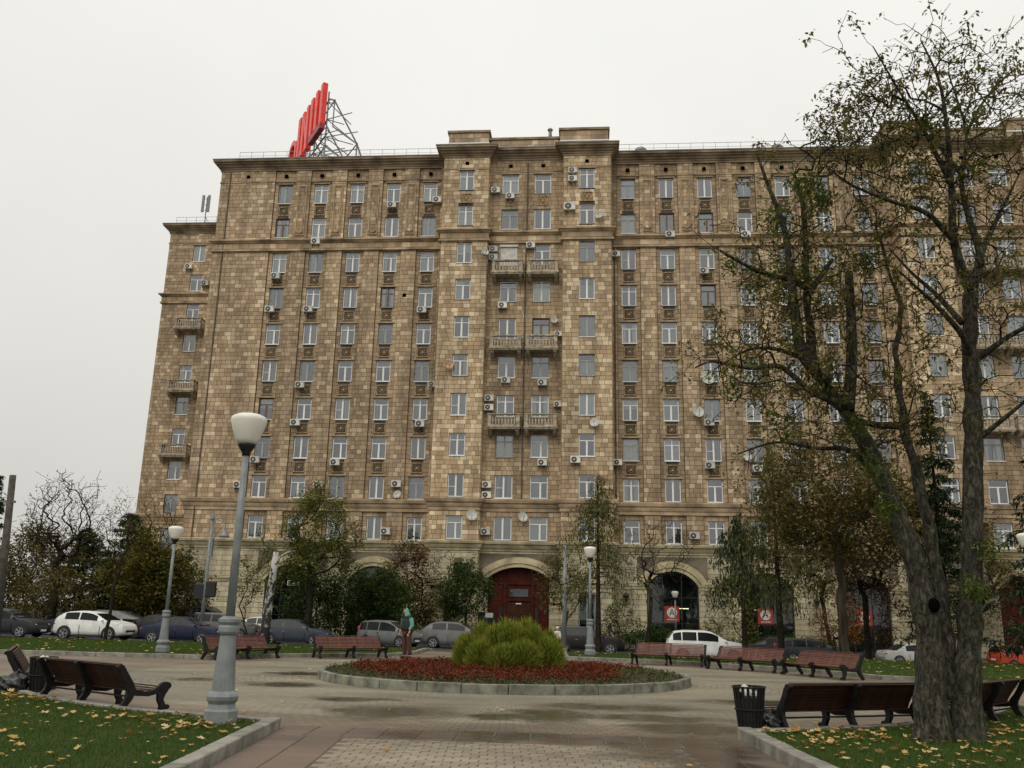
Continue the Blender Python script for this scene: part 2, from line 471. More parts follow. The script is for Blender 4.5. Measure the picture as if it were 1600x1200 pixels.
def mat_paving(name, colfun, wet_dark=0.40):
    m, n, l, b = newmat(name)
    wet, g = wet_mask(n, l)
    col, height = colfun(n, l, g)
    big = n.new('ShaderNodeTexNoise'); big.inputs['Scale'].default_value = 0.42; big.inputs['Detail'].default_value = 6
    st = n.new('ShaderNodeMapping'); st.inputs['Scale'].default_value = (0.55, 1.5, 1)
    l.new(g.outputs['Position'], st.inputs[0]); l.new(st.outputs[0], big.inputs['Vector'])
    mr = n.new('ShaderNodeMapRange'); mr.inputs['From Min'].default_value = 0.3; mr.inputs['From Max'].default_value = 0.7
    mr.inputs['To Min'].default_value = 0.58; mr.inputs['To Max'].default_value = 1.2
    l.new(big.outputs['Fac'], mr.inputs['Value'])
    s1 = n.new('ShaderNodeVectorMath'); s1.operation = 'SCALE'; l.new(col, s1.inputs[0]); l.new(mr.outputs[0], s1.inputs['Scale'])
    wd = n.new('ShaderNodeMapRange'); wd.inputs['To Min'].default_value = 1.0; wd.inputs['To Max'].default_value = wet_dark
    l.new(wet, wd.inputs['Value'])
    s2 = n.new('ShaderNodeVectorMath'); s2.operation = 'SCALE'; l.new(s1.outputs[0], s2.inputs[0]); l.new(wd.outputs[0], s2.inputs['Scale'])
    l.new(s2.outputs[0], b.inputs['Base Color'])
    rr = n.new('ShaderNodeMapRange'); rr.inputs['To Min'].default_value = 0.62; rr.inputs['To Max'].default_value = 0.15
    l.new(wet, rr.inputs['Value']); l.new(rr.outputs[0], b.inputs['Roughness'])
    bs = n.new('ShaderNodeMapRange'); bs.inputs['To Min'].default_value = 0.55; bs.inputs['To Max'].default_value = 0.03
    l.new(wet, bs.inputs['Value'])
    bp = n.new('ShaderNodeBump'); bp.inputs['Distance'].default_value = 0.012
    l.new(bs.outputs[0], bp.inputs['Strength']); l.new(height, bp.inputs['Height']); l.new(bp.outputs[0], b.inputs['Normal'])
    return m

def ring_setts(n, l, g):
    # setts in rings round the bed: brick pattern over (arc length, radius)
    sub = n.new('ShaderNodeVectorMath'); sub.operation = 'SUBTRACT'; sub.inputs[1].default_value = (PC[0], PC[1], 0)
    l.new(g.outputs['Position'], sub.inputs[0])
    sp = n.new('ShaderNodeSeparateXYZ'); l.new(sub.outputs[0], sp.inputs[0])
    an = n.new('ShaderNodeMath'); an.operation = 'ARCTAN2'; l.new(sp.outputs['Y'], an.inputs[0]); l.new(sp.outputs['X'], an.inputs[1])
    rd = n.new('ShaderNodeVectorMath'); rd.operation = 'LENGTH'; l.new(sub.outputs[0], rd.inputs[0])
    ar = n.new('ShaderNodeMath'); ar.operation = 'MULTIPLY'; ar.inputs[1].default_value = 9.0; l.new(an.outputs[0], ar.inputs[0])
    cb = n.new('ShaderNodeCombineXYZ'); l.new(ar.outputs[0], cb.inputs[0]); l.new(rd.outputs['Value'], cb.inputs[1])
    br = n.new('ShaderNodeTexBrick')
    br.inputs['Scale'].default_value = 1.0; br.inputs['Brick Width'].default_value = 0.20; br.inputs['Row Height'].default_value = 0.16
    br.inputs['Mortar Size'].default_value = 0.011; br.inputs['Mortar Smooth'].default_value = 0.3; br.inputs['Bias'].default_value = 0.0
    br.inputs['Color1'].default_value = (0.265, 0.23, 0.162, 1); br.inputs['Color2'].default_value = (0.215, 0.187, 0.13, 1); br.inputs['Mortar'].default_value = (0.13, 0.11, 0.08, 1)
    l.new(cb.outputs[0], br.inputs['Vector'])
    inv = n.new('ShaderNodeMath'); inv.operation = 'SUBTRACT'; inv.inputs[0].default_value = 1.0; l.new(br.outputs['Fac'], inv.inputs[1])
    # outer ring of redder blocks
    ring = n.new('ShaderNodeMapRange'); ring.inputs['From Min'].default_value = 9.6; ring.inputs['From Max'].default_value = 9.75
    l.new(rd.outputs['Value'], ring.inputs['Value'])
    mx = n.new('ShaderNodeMix'); mx.data_type = 'RGBA'; mx.blend_type = 'MULTIPLY'
    l.new(ring.outputs[0], mx.inputs[0]); l.new(br.outputs['Color'], mx.inputs[6]); mx.inputs[7].default_value = (0.80, 0.70, 0.66, 1)
    return mx.outputs[2], inv.outputs[0]
def piece_cols(c0, c1):
    def fn(n, l, g):
        oi = n.new('ShaderNodeObjectInfo')
        ge = n.new('ShaderNodeNewGeometry')
        ad = n.new('ShaderNodeMath'); ad.operation = 'ADD'; l.new(oi.outputs['Random'], ad.inputs[0]); l.new(ge.outputs['Random Per Island'], ad.inputs[1])
        fr = n.new('ShaderNodeMath'); fr.operation = 'FRACT'; l.new(ad.outputs[0], fr.inputs[0])
        rp = ramp(n, [(0, c0), (1, c1)]); l.new(fr.outputs[0], rp.inputs[0])
        no = n.new('ShaderNodeTexNoise'); no.inputs['Scale'].default_value = 25; no.inputs['Detail'].default_value = 4
        l.new(g.outputs['Position'], no.inputs['Vector'])
        return rp.outputs[0], no.outputs['Fac']
    return fn
M['plaza'] = mat_paving('ring_laid_setts', ring_setts)
M['slab'] = mat_paving('red_paving_slab', piece_cols((0.135, 0.094, 0.067), (0.19, 0.138, 0.10)), 0.42)
M['paver'] = mat_paving('buff_paver', piece_cols((0.205, 0.168, 0.118), (0.285, 0.235, 0.168)), 0.42)
M['joint'] = mat_plain('sandy_joint', (0.13, 0.108, 0.08), 0.95, var=0.3)

xs_far = np.concatenate([[-900, -400, -200, -120], np.linspace(-80, 80, 65), [120, 200, 400, 900]])
sheet('ground', xs_far, np.concatenate([[-300, -100, -20, 0, 20, 38], np.linspace(40, 48, 9), [60, 75, 100, 200, 500, 1500]]), M['ground'], -0.10)
xs_mid = np.linspace(-70, 70, 71)
plaza = sheet('plaza', xs_mid, np.concatenate([[-10, 0, 10, 20, 30], np.linspace(39, 47.5, 12)]), M['plaza'])
sheet('road', xs_mid, [47.2, 55, 62, 70.4], M['asphalt'], 0.02)
sheet('pavement', xs_mid, [70.4, 72, 76], M['joint'], 0.14)

# kerb along the pavement in front of the house
kb = MB()
for i in range(-34, 50):
    x0, x1 = i + 0.006, i + 0.994
    kb.box(x0, x1, 70.25, 70.4, float(road_z(i)) - 0.1, float(road_z(i)) + 0.15)
tag(kb.obj('kerb', M['kerb']), kind='structure')

# ------------------------------------------------------------------ lawns with kerb stones
def arc(a0, a1, r=PR, c=PC, n=24):
    return [(c[0] + r * math.cos(R(a0 + (a1 - a0) * i / n)), c[1] + r * math.sin(R(a0 + (a1 - a0) * i / n))) for i in range(n + 1)]

def ang(x, y):
    return math.degrees(math.atan2(y - PC[1], x - PC[0]))

def poly_sheet(name, poly, mat, z):
    from mathutils.geometry import delaunay_2d_cdt
    co, ed, fa, *_ = delaunay_2d_cdt([Vector(p) for p in poly], [(k, (k + 1) % len(poly)) for k in range(len(poly))], [], 1, 1e-5)
    bm = bmesh.new()
    vs = [bm.verts.new((p.x, p.y, z)) for p in co]
    for t_ in fa: bm.faces.new([vs[k] for k in t_])
    # fine enough to follow the slope beyond 40 m
    ys = [40.5, 41.5, 42.5, 43.5, 44.5, 45.5, 46.5]
    for yy in ys:
        bmesh.ops.bisect_plane(bm, geom=bm.verts[:] + bm.edges[:] + bm.faces[:], plane_co=(0, yy, 0), plane_no=(0, 1, 0))
    for v in bm.verts:
        v.co.z = z + float(T(v.co.x, v.co.y))
    bmesh.ops.recalc_face_normals(bm, faces=bm.faces)
    me = bpy.data.meshes.new(name); bm.to_mesh(me); bm.free()
    me.materials.append(mat)
    for p in me.polygons:
        if p.normal.z < 0: p.flip()
    o = link(name, me)
    return o

kerb_count = [0]
def kerb_run(parent, pts, top=0.13, w=0.16, length=1.0, bottom=-0.08):
    """individual kerb stones laid end to end along a polyline (stones straddle the line)"""
    P = [Vector((x, y)) for x, y in pts]
    seg = [0]
    for a, b in zip(P[:-1], P[1:]): seg.append(seg[-1] + (b - a).length)
    def at(s):
        for i in range(len(P) - 1):
            if s <= seg[i + 1] or i == len(P) - 2:
                t = (s - seg[i]) / max(1e-6, seg[i + 1] - seg[i])
                return P[i].lerp(P[i + 1], t)
    n = max(1, round(seg[-1] / length))
    L = seg[-1] / n
    for i in range(n):
        a, b = at(i * L), at((i + 1) * L)
        d = (b - a).normalized(); nn = Vector((-d.y, d.x)) * w / 2
        g = d * 0.006
        m0 = float(T(*((a + b) / 2)))
        dz = random.uniform(-0.006, 0.006)
        q = [a + g - nn, b - g - nn, b - g + nn, a + g + nn]
        mb = MB()
        vs = [(p.x, p.y, m0 + bottom) for p in q] + [(p.x, p.y, m0 + top + dz) for p in q]
        mb.add(vs, [(0, 3, 2, 1), (4, 5, 6, 7), (0, 1, 5, 4), (1, 2, 6, 5), (2, 3, 7, 6), (3, 0, 4, 7)])
        mb.obj('kerb_stone', M['kerb'], parent, bevel=0.012)

aL0, aL1 = ang(-4.36, 13.05), 180 + math.degrees(math.asin((PC[1] - 19.0) / PR))
aL0 %= 360
LN_edge = [(-2.45, -6), (-4.02, 9.75), (-4.36, 13.05)]
LN_arc = arc(aL0, aL1, n=26)
lawn_ln = poly_sheet('lawn', LN_edge[:-1] + LN_arc + [(-45, 19.0), (-45, -6)], M['lawn'], 0.09)
tag(lawn_ln, 'leaf-strewn lawn on the near side of the plaza around the big lamp base', 'lawn', kind='structure')
kerb_run(lawn_ln, LN_edge, top=0.15, w=0.2)
kerb_run(lawn_ln, LN_arc, w=0.15)
kerb_run(lawn_ln, [LN_arc[-1], (-22, 19.0)], w=0.15)

aR0, aR1 = ang(2.21, 13.6), -math.degrees(math.asin((PC[1] - 19.2) / PR))
RN_edge = [(3.95, -6), (2.43, 11.18), (2.21, 13.6)]
RN_arc = arc(aR0, aR1, n=22)
lawn_rn = poly_sheet('lawn', [(45, -6), (45, 19.2)] + RN_arc[::-1] + RN_edge[:-1][::-1], M['lawn'], 0.09)
tag(lawn_rn, 'leaf-strewn lawn under the big bare tree', 'lawn', kind='structure')
kerb_run(lawn_rn, RN_edge, top=0.16, w=0.2)
kerb_run(lawn_rn, RN_arc, w=0.15)
kerb_run(lawn_rn, [RN_arc[-1], (22, 19.2)], w=0.15)

aF0, aF1 = 180 - math.degrees(math.asin((29.6 - PC[1]) / PR)), ang(-7.3, 34.3)
LF_arc = arc(aF0, aF1, n=18)
LF_edge = [LF_arc[-1], (-6.75, 36.5), (-6.95, 40), (-7.2, 46.4)]
lawn_lf = poly_sheet('lawn', LF_arc[:-1] + LF_edge + [(-60, 46.4), (-60, 29.6)], M['lawn'], 0.08)
tag(lawn_lf, 'green lawn between the plaza and the white crossover', 'lawn', kind='structure')
kerb_run(lawn_lf, [(-24, 29.6), LF_arc[0]])
kerb_run(lawn_lf, LF_arc)
kerb_run(lawn_lf, LF_edge)

aG0, aG1 = ang(-0.7, 35.5), ang(8.6, 28.3)
RF_arc = arc(aG0, aG1, n=18)
RF_edge = [(-1.1, 46.4), (-0.9, 40), RF_arc[0]]
lawn_rf = poly_sheet('lawn', RF_edge[:-1] + RF_arc + [(12.5, 26.0), (30, 25.2), (60, 25.2), (60, 46.4)], M['lawn'], 0.08)
tag(lawn_rf, 'shaded lawn behind the three benches and the larch', 'lawn', kind='structure')
kerb_run(lawn_rf, RF_edge)
kerb_run(lawn_rf, RF_arc)
kerb_run(lawn_rf, [RF_arc[-1], (12.5, 26.0), (24, 25.4)])

# ------------------------------------------------------------------ near path: slabs and pavers
def flat_piece(w, h, t=0.035, b=0.006):
    return MB().box(-w / 2, w / 2, -h / 2, h / 2, -t, 0)
slab_me = flat_piece(0.48, 0.48).mesh('paving_slab', M['slab'], bevel=0.006)
def edge_x(y, side):
    return (-4.02 + (9.75 - y) * 0.0997) if side < 0 else (2.43 + (11.18 - y) * 0.0885)
TH = math.atan(0.094)          # the path runs slightly askew
def put(me, name, x, y, z, rz):
    o = link(name, me, plaza, (x, y, z), (random.uniform(-.006, .006), random.uniform(-.006, .006), rz))
    return o
yy = 8.6
while yy < 12.3:
    for k in range(2):
        put(slab_me, 'paving_slab', edge_x(yy, -1) + 0.36 + 0.5 * k, yy, 0.014, TH)
        put(slab_me, 'paving_slab', edge_x(yy, 1) - 0.36 - 0.5 * k, yy, 0.014, TH)
    yy += 0.5
for j in range(2):
    for i in range(14):
        y0 = 12.62 + 0.5 * j
        x = -3.98 + 0.5 * i
        if x > 2.1: continue
        put(slab_me, 'paving_slab', x - 0.03 * j, y0, 0.014, 0.0)
cells = []
pw, ph = 0.20, 0.16
for r_ in range(24):
    y = 8.7 + r_ * ph
    if y > 12.28: break
    xl, xr = edge_x(y, -1) + 1.12, edge_x(y, 1) - 1.12
    x = xl + (0.1 if r_ % 2 else 0.2)
    while x < xr - 0.05:
        cells.append((x, y)); x += pw
cells.sort(key=lambda c: (abs(c[0] + 0.6) * 0.2 + abs(c[1] - 9.9)))
paver_me = flat_piece(pw - 0.014, ph - 0.014, 0.03).mesh('paver', M['paver'], bevel=0.005)
for (x, y) in cells[:300]:
    put(paver_me, 'paver', x, y, 0.014 + random.uniform(-.003, .003), 0)
mb = MB()
for (x, y) in cells[300:]:
    w, h = pw / 2 - 0.007, ph / 2 - 0.007
    mb.box(x - w, x + w, y - h, y + h, -0.02, 0.013 + random.uniform(-.003, .003))
tag(mb.obj('pavers', M['paver'], plaza), kind='stuff')
# sandy bed under the pieces
bedpoly = [(edge_x(8, -1), 8), (edge_x(8, 1), 8), (2.3, 13.38), (-4.3, 13.38)]
jb = MB().add([(x, y, 0.004) for x, y in bedpoly], [(0, 1, 2, 3)]).obj('joint_bed', M['joint'], plaza)

# ------------------------------------------------------------------ grass, fallen leaves
def in_poly(px, py, poly):
    inside = np.zeros(len(px), bool)
    n = len(poly); j = n - 1
    for i in range(n):
        xi, yi = poly[i]; xj, yj = poly[j]
        c = ((yi > py) != (yj > py)) & (px < (xj - xi) * (py - yi) / (yj - yi + 1e-12) + xi)
        inside ^= c; j = i
    return inside

def blades(x, y, z, h, w, lean=0.5):
    n = len(x)
    a = rng.uniform(0, 2 * np.pi, n); hh = h * rng.uniform(0.5, 1.25, n)
    dx, dy = np.cos(a), np.sin(a)
    la = rng.uniform(0, 2 * np.pi, n); ll = lean * hh * rng.uniform(0, 1, n)
    b = np.stack([x, y, z], 1)
    o = np.stack([dx * w, dy * w, np.zeros(n)], 1)
    tip = b + np.stack([np.cos(la) * ll, np.sin(la) * ll, hh], 1)
    V = np.stack([b - o, b + o, tip], 1).reshape(-1, 3)
    return V, np.arange(3 * n).reshape(-1, 3)

M['grass'] = mat_leaf('grass_blades', [(0.034, 0.072, 0.013), (0.056, 0.112, 0.019), (0.084, 0.14, 0.027), (0.14, 0.145, 0.04)], 0.3, 0.7)
def grass_on(lawn, poly, x0, x1, y0, y1, n, h, w, z):
    x, y = rng.uniform(x0, x1, n), rng.uniform(y0, y1, n)
    k = in_poly(x, y, poly); x, y = x[k], y[k]
    V, F = blades(x, y, z + T(x, y), h, w)
    tag(link('grass', np_mesh('grass', V, F, M['grass']), lawn), kind='stuff')
LNp = LN_edge[:-1] + LN_arc + [(-45, 19.0), (-45, -6)]
RNp = [(45, -6), (45, 19.2)] + RN_arc[::-1] + RN_edge[:-1][::-1]
grass_on(lawn_ln, LNp, -19, -3.4, 4.0, 19, 260000, 0.05, 0.006, 0.085)
grass_on(lawn_rn, RNp, 2.1, 17, 6, 19.2, 260000, 0.05, 0.006, 0.085)
LFp = LF_arc[:-1] + LF_edge + [(-60, 46.4), (-60, 29.6)]
RFp = RF_edge[:-1] + RF_arc + [(12.5, 26.0), (30, 25.2), (60, 25.2), (60, 46.4)]
grass_on(lawn_lf, LFp, -30, -6, 29, 46, 90000, 0.07, 0.014, 0.07)
grass_on(lawn_rf, RFp, -2, 30, 25, 46, 110000, 0.07, 0.014, 0.07)

def leaf_mesh(name, mat, lobes=5, curl=0.25):
    mb = MB()
    vs = [(0, 0, 0.0)]
    n = lobes * 2
    for i in range(n):
        a = math.pi * 2 * i / n + 0.3
        r = (0.5 if i % 2 == 0 else 0.33) * random.uniform(0.75, 1.1)
        vs.append((r * math.cos(a), r * math.sin(a), curl * r * r * 2 * random.uniform(0.2, 1.4)))
    vs.append((-0.75, -0.1, 0.02)); vs.append((-0.75, -0.06, 0.02))
    fs = [(0, 1 + i, 1 + (i + 1) % n) for i in range(n)] + [(0, n + 1, n + 2)]
    mb.add(vs, fs)
    return mb.mesh(name, mat, fix=False)
leafcols = [(0.36, 0.19, 0.05), (0.50, 0.32, 0.10), (0.58, 0.42, 0.17), (0.46, 0.27, 0.07), (0.24, 0.115, 0.035), (0.62, 0.50, 0.27)]
M['fallen'] = mat_island('fallen_leaf', [(i / 5, c) for i, c in enumerate(leafcols)], 0.7, 0, 0, transl=0.15, use_object=True)
M['fallen_i'] = mat_leaf('fallen_leaves', leafcols, 0.15)
leaf_vars = [leaf_mesh('fallen_leaf', M['fallen'], k, c) for k, c in ((5, .15), (5, .4), (4, .3), (6, .6), (7, .25))]

def scatter_leaves(lawn, poly, spots, nbig, x0, x1, y0, y1):
    pts = []
    while len(pts) < nbig:
        if random.random() < 0.6 and spots:
            sx, sy, sr = random.choice(spots)
            x, y = random.gauss(sx, sr), random.gauss(sy, sr * 0.7)
        else:
            x, y = random.uniform(x0, x1), random.uniform(y0, y1)
        if in_poly(np.array([x]), np.array([y]), poly)[0]: pts.append((x, y))
    for x, y in pts:
        o = link('fallen_leaf', random.choice(leaf_vars), lawn, (x, y, 0.125 + random.uniform(0, .02)),
                 (random.gauss(0, .22), random.gauss(0, .22), random.uniform(0, 6.28)))
        s = random.uniform(0.09, 0.165); o.scale = (s, s * random.uniform(.7, 1), s)
def leaf_litter(lawn, poly, n, x0, x1, y0, y1, s0, s1, z):
    x, y = rng.uniform(x0, x1, n), rng.uniform(y0, y1, n)
    k = in_poly(x, y, poly); x, y = x[k], y[k]; n = len(x)
    a = rng.uniform(0, 6.28, n); s = rng.uniform(s0, s1, n)
    base = np.stack([x, y, z + T(x, y)], 1)
    V = []
    for i in range(6):
        t = a + i * np.pi / 3
        r = s * (0.5 if i % 2 == 0 else 0.3)
        V.append(base + np.stack([np.cos(t) * r, np.sin(t) * r, rng.uniform(0, 0.25, n) * s], 1))
    V = np.stack(V, 1).reshape(-1, 3)
    F = np.arange(6 * n).reshape(-1, 6)
    tag(link('leaf_litter', np_mesh('leaf_litter', V, F, M['fallen_i']), lawn), kind='stuff')
scatter_leaves(lawn_ln, LNp, [(-9.6, 15.1, .45), (-5.6, 12.6, .4), (-5.0, 12.0, .3), (-6.2, 12.9, .5), (-9.0, 14.8, .4)], 120, -10.5, -4.3, 9.4, 15.5)
scatter_leaves(lawn_rn, RNp, [(3.4, 13.2, .45), (2.8, 12.2, .4), (4.0, 12.0, .5), (5.9, 14.4, .6), (3.0, 13.6, .3), (5.9, 12.4, .7)], 175, 2.4, 7.6, 10.6, 15.8)
leaf_litter(lawn_ln, LNp, 500, -13, -4, 8.6, 18, .05, .12, 0.12)
leaf_litter(lawn_rn, RNp, 900, 2.2, 10, 9, 18, .05, .13, 0.12)
leaf_litter(lawn_lf, LFp, 240, -26, -7, 30, 44, .08, .2, 0.13)
leaf_litter(lawn_rf, RFp, 900, -1, 24, 26, 44, .08, .2, 0.13)
allp = [(-4, 9), (2.3, 9), (2.3, 13), (8, 18), (9, 24), (4, 34), (-8, 34), (-13, 26), (-9, 17), (-4, 13)]
leaf_litter(plaza, allp, 170, -13, 9, 9, 34, .05, .13, 0.022)

# ------------------------------------------------------------------ flower bed
bed = empty('flower_bed', (BC[0], BC[1], 0))
tag(bed, 'round flower bed of red foliage plants inside a grey stone kerb', 'flower bed')
nk = 30
for i in range(nk):
    a0, a1 = 2 * math.pi * i / nk + 0.002, 2 * math.pi * (i + 1) / nk - 0.002
    mb = MB(); vs = []
    tz = 0.20 + random.uniform(-.006, .006)
    for z in (-0.05, tz):
        for r_ in (BR - 0.16, BR):
            for a in (a0, (a0 + a1) / 2, a1):
                vs.append((r_ * math.cos(a), r_ * math.sin(a), z))
    # index: z*6 + r*3 + a
    ix = lambda z, r_, a: z * 6 + r_ * 3 + a
    fs = []
    for a in (0, 1):
        fs += [(ix(1, 0, a), ix(1, 1, a), ix(1, 1, a + 1), ix(1, 0, a + 1)), (ix(0, 1, a), ix(0, 1, a + 1), ix(1, 1, a + 1), ix(1, 1, a)),
               (ix(0, 0, a + 1), ix(0, 0, a), ix(1, 0, a), ix(1, 0, a + 1)), (ix(0, 0, a), ix(0, 0, a + 1), ix(0, 1, a + 1), ix(0, 1, a))]
    fs += [(ix(0, 0, 0), ix(0, 1, 0), ix(1, 1, 0), ix(1, 0, 0)), (ix(0, 0, 2), ix(1, 0, 2), ix(1, 1, 2), ix(0, 1, 2))]
    mb.add(vs, fs)
    mb.obj('kerb_stone', M['kerb_mossy'], bed, bevel=0.012)
def bed_h(r):
    return 0.14 + 0.10 * (1 - (r / BR) ** 2)
mb = MB(); rings = np.linspace(0.01, BR - 0.15, 12)
mb.lathe([(r_, bed_h(r_)) for r_ in rings], 48)
mb.obj('soil', M['soil'], bed, smooth=True)
M['red_leaf'] = mat_leaf('red_foliage', [(0.085, 0.012, 0.008), (0.15, 0.019, 0.011), (0.21, 0.034, 0.015), (0.14, 0.045, 0.017), (0.055, 0.05, 0.016), (0.11, 0.026, 0.012)], 0.2)
M['green_leaf'] = mat_leaf('green_edge_foliage', [(0.035, 0.055, 0.018), (0.06, 0.085, 0.025), (0.10, 0.11, 0.04), (0.12, 0.07, 0.03)], 0.2)
def leaf_cards(c, size, up=0.6, aspect=0.55):
    """one bent two-quad leaf per centre, random facing"""
    n = len(c)
    a = rng.uniform(0, 2 * np.pi, n); t = rng.normal(up, 0.45, n)
    d = np.stack([np.cos(a) * np.cos(t), np.sin(a) * np.cos(t), np.sin(t)], 1)
    s = np.stack([-np.sin(a), np.cos(a), rng.normal(0, 0.3, n)], 1)
    s /= np.linalg.norm(s, axis=1, keepdims=True)
    L = (size * rng.uniform(0.6, 1.3, n))[:, None]
    dr = np.zeros((n, 3)); dr[:, 2] = -0.25
    p0 = c; p1 = c + d * L * 0.5 + s * L * aspect * 0.5; p2 = c + d * L + dr * L; p3 = c + d * L * 0.5 - s * L * aspect * 0.5
    V = np.stack([p0, p1, p2, p3], 1).reshape(-1, 3)
    return V, np.arange(4 * n).reshape(-1, 4)
def bed_plants(name, mat, n, sel, h, size, per=7):
    a = rng.uniform(0, 2 * np.pi, n); r_ = (BR - 0.22) * np.sqrt(rng.uniform(0, 1, n))
    x, y = r_ * np.cos(a), r_ * np.sin(a)
    k = sel(x, y, r_); x, y, r_ = x[k], y[k], r_[k]
    hh = h * rng.uniform(0.6, 1.2, len(x))
    cs = []
    for i in range(per):
        cs.append(np.stack([x + rng.normal(0, .04, len(x)), y + rng.normal(0, .04, len(x)), bed_h(r_) + hh * (i + 0.3) / per], 1))
    V, F = leaf_cards(np.concatenate(cs), size)
    tag(link(name, np_mesh(name, V, F, mat), bed), kind='stuff')
edge_noise = lambda x, y: 0.22 * np.sin(x * 3.1 + y * 1.7) + 0.18 * np.sin(x * 1.3 - y * 4.1)
bed_plants('red_plants', M['red_leaf'], 5200, lambda x, y, r_: (r_ < BR - 0.75 + edge_noise(x, y)) & ~((x > 2.9) & (y < 1.5)), 0.17, 0.075)
bed_plants('green_edging', M['green_leaf'], 4200, lambda x, y, r_: (r_ > BR - 1.2 + edge_noise(x, y)) | (x > 2.8), 0.10, 0.075, 4)

# feathery green bush in the middle of the bed
bush = empty('bush', (BC[0] + 0.1, BC[1] + 0.1, 0.22))
tag(bush, 'feathery yellow-green bush in the middle of the flower bed', 'bush')
M['feather'] = mat_leaf('feathery_foliage', [(0.06, 0.10, 0.014), (0.13, 0.19, 0.022), (0.23, 0.28, 0.036), (0.34, 0.34, 0.055), (0.20, 0.15, 0.04)], 0.4)
mounds = [(-1.18, -.20, .30, .84), (-.76, -.74, .33, .72), (-.10, -.98, .36, .66), (.55, -.84, .33, .76), (1.16, -.30, .32, .88), (-.90, .30, .31, 1.18), (-.46, -.22, .31, 1.16), (.14, -.20, .33, 1.30), (.72, -.06, .30, 1.14), (1.12, .42, .28, 1.0), (-1.34, .38, .22, .86), (-.15, .70, .40, 1.30), (.5, .66, .36, 1.34), (-.65, .85, .34, 1.02)]
mounds = [(a * .9, b * .9, r_, h * .93) for a, b, r_, h in mounds]
VV, FF, off = [], [], 0
for (mx, my, mr, mh) in mounds:
    n = 3600
    u = rng.normal(0, 1, (n, 3)); u /= np.linalg.norm(u, axis=1, keepdims=True); u[:, 2] = np.abs(u[:, 2]) ** .8; u[:, :2] *= 1.12
    rad = rng.uniform(0.45, 1.0, n) ** 0.5
    p = u * rad[:, None] * np.array([mr, mr, mh])
    lump = 1 + 0.10 * np.sin(p[:, 0] * 9 + mx * 7) * np.sin(p[:, 1] * 8 + my * 5)
    p = p * lump[:, None] + np.array([mx, my, 0])
    d = u * np.array([1.0, 1.0, 0.4]) + np.array([0, 0, 0.75]) + rng.normal(0, 0.28, (n, 3))
    d /= np.linalg.norm(d, axis=1, keepdims=True)
    L = (rng.uniform(0.06, 0.22, n) * np.where(rng.uniform(0, 1, n) < .06, 1.6, 1))[:, None]
    s = np.cross(d, rng.normal(0, 1, (n, 3))); s /= np.linalg.norm(s, axis=1, keepdims=True)
    V = np.stack([p - s * 0.013, p + s * 0.013, p + d * L], 1).reshape(-1, 3)
    VV.append(V); FF.append(np.arange(3 * n).reshape(-1, 3) + off); off += 3 * n
tag(link('foliage', np_mesh('foliage', np.concatenate(VV), np.concatenate(FF), M['feather']), bush), kind='stuff')
mb = MB()
for (mx, my, mr, mh) in mounds:
    for k in range(5):
        a = random.uniform(0, 6.28)
        mb.tube([(mx * .6, my * .6, -0.05), (mx + math.cos(a) * mr * .4, my + math.sin(a) * mr * .4, mh * .5), (mx + math.cos(a) * mr * .6, my + math.sin(a) * mr * .6, mh * .85)], [.02, .012, .004], 5)
mb.obj('stems', M['soil'], bush)
# ------------------------------------------------------------------ the apartment building
YM, YB, YR, YW = 74.2, 72.4, 73.1, 88.0      # main wall, projecting bays, recess between them, set-back wing
FH = 3.403; Z9 = 7.41; CH_ = FH / 9; WH = 5 * CH_
def row_z(r): return Z9 + FH * (9 - r)       # sill level, row 0 = top
XL, XE, XWL = -34.1, 50.0, -45.5
ZB, ZT = -1.6, 42.3
LCOL = [-27.86 + 3.4035 * i for i in range(5)]
RCOL = [3.74 + 3.41 * i for i in range(7)]
BAYS = [(-12.7, -8.6, -10.62), (-2.0, 2.2, 0.08), (26.4, 30.5, 28.45), (37.1, 41.3, 39.2)]
RECS = [(-8.6, -2.0, (-6.75, -3.84)), (30.5, 37.1, (32.35, 35.26))]
ECOL = [42.9, 46.3]

B = empty('apartment_building', (0, YM, -0.8))
tag(B, 'long tan stone-clad apartment block with balconies and arched ground floor', 'building')
BINV = Matrix.Translation((0, -YM, 0.8))
def bl(o):
    o.parent = B; o.matrix_parent_inverse = BINV
    return o

WIN = []     # (x, z, y, width, row, colname)
for ci, x in enumerate(LCOL):
    for r_ in range(10): WIN.append((x, row_z(r_), YM + 0.13, 1.28, r_, ('L', ci)))
for ci, x in enumerate(RCOL):
    for r_ in range(10): WIN.append((x, row_z(r_), YM + 0.13, 1.30, r_, ('R', ci)))
for ci, x in enumerate(ECOL):
    for r_ in range(10): WIN.append((x, row_z(r_), YM + 0.13, 1.30, r_, ('E', ci)))
for bi, (a, b_, x) in enumerate(BAYS):
    for r_ in range(10): WIN.append((x, row_z(r_) + (0.12 if r_ < 2 else 0), YB, 1.33, r_, ('B', bi)))
for ri, (a, b_, cols) in enumerate(RECS):
    for ci, x in enumerate(cols):
        for r_ in range(10): WIN.append((x, row_z(r_), YR, 1.48, r_, ('C', ri * 2 + ci)))
for r_ in range(10): WIN.append((-42.0, row_z(r_), YW, 1.35, r_, ('W', 0)))

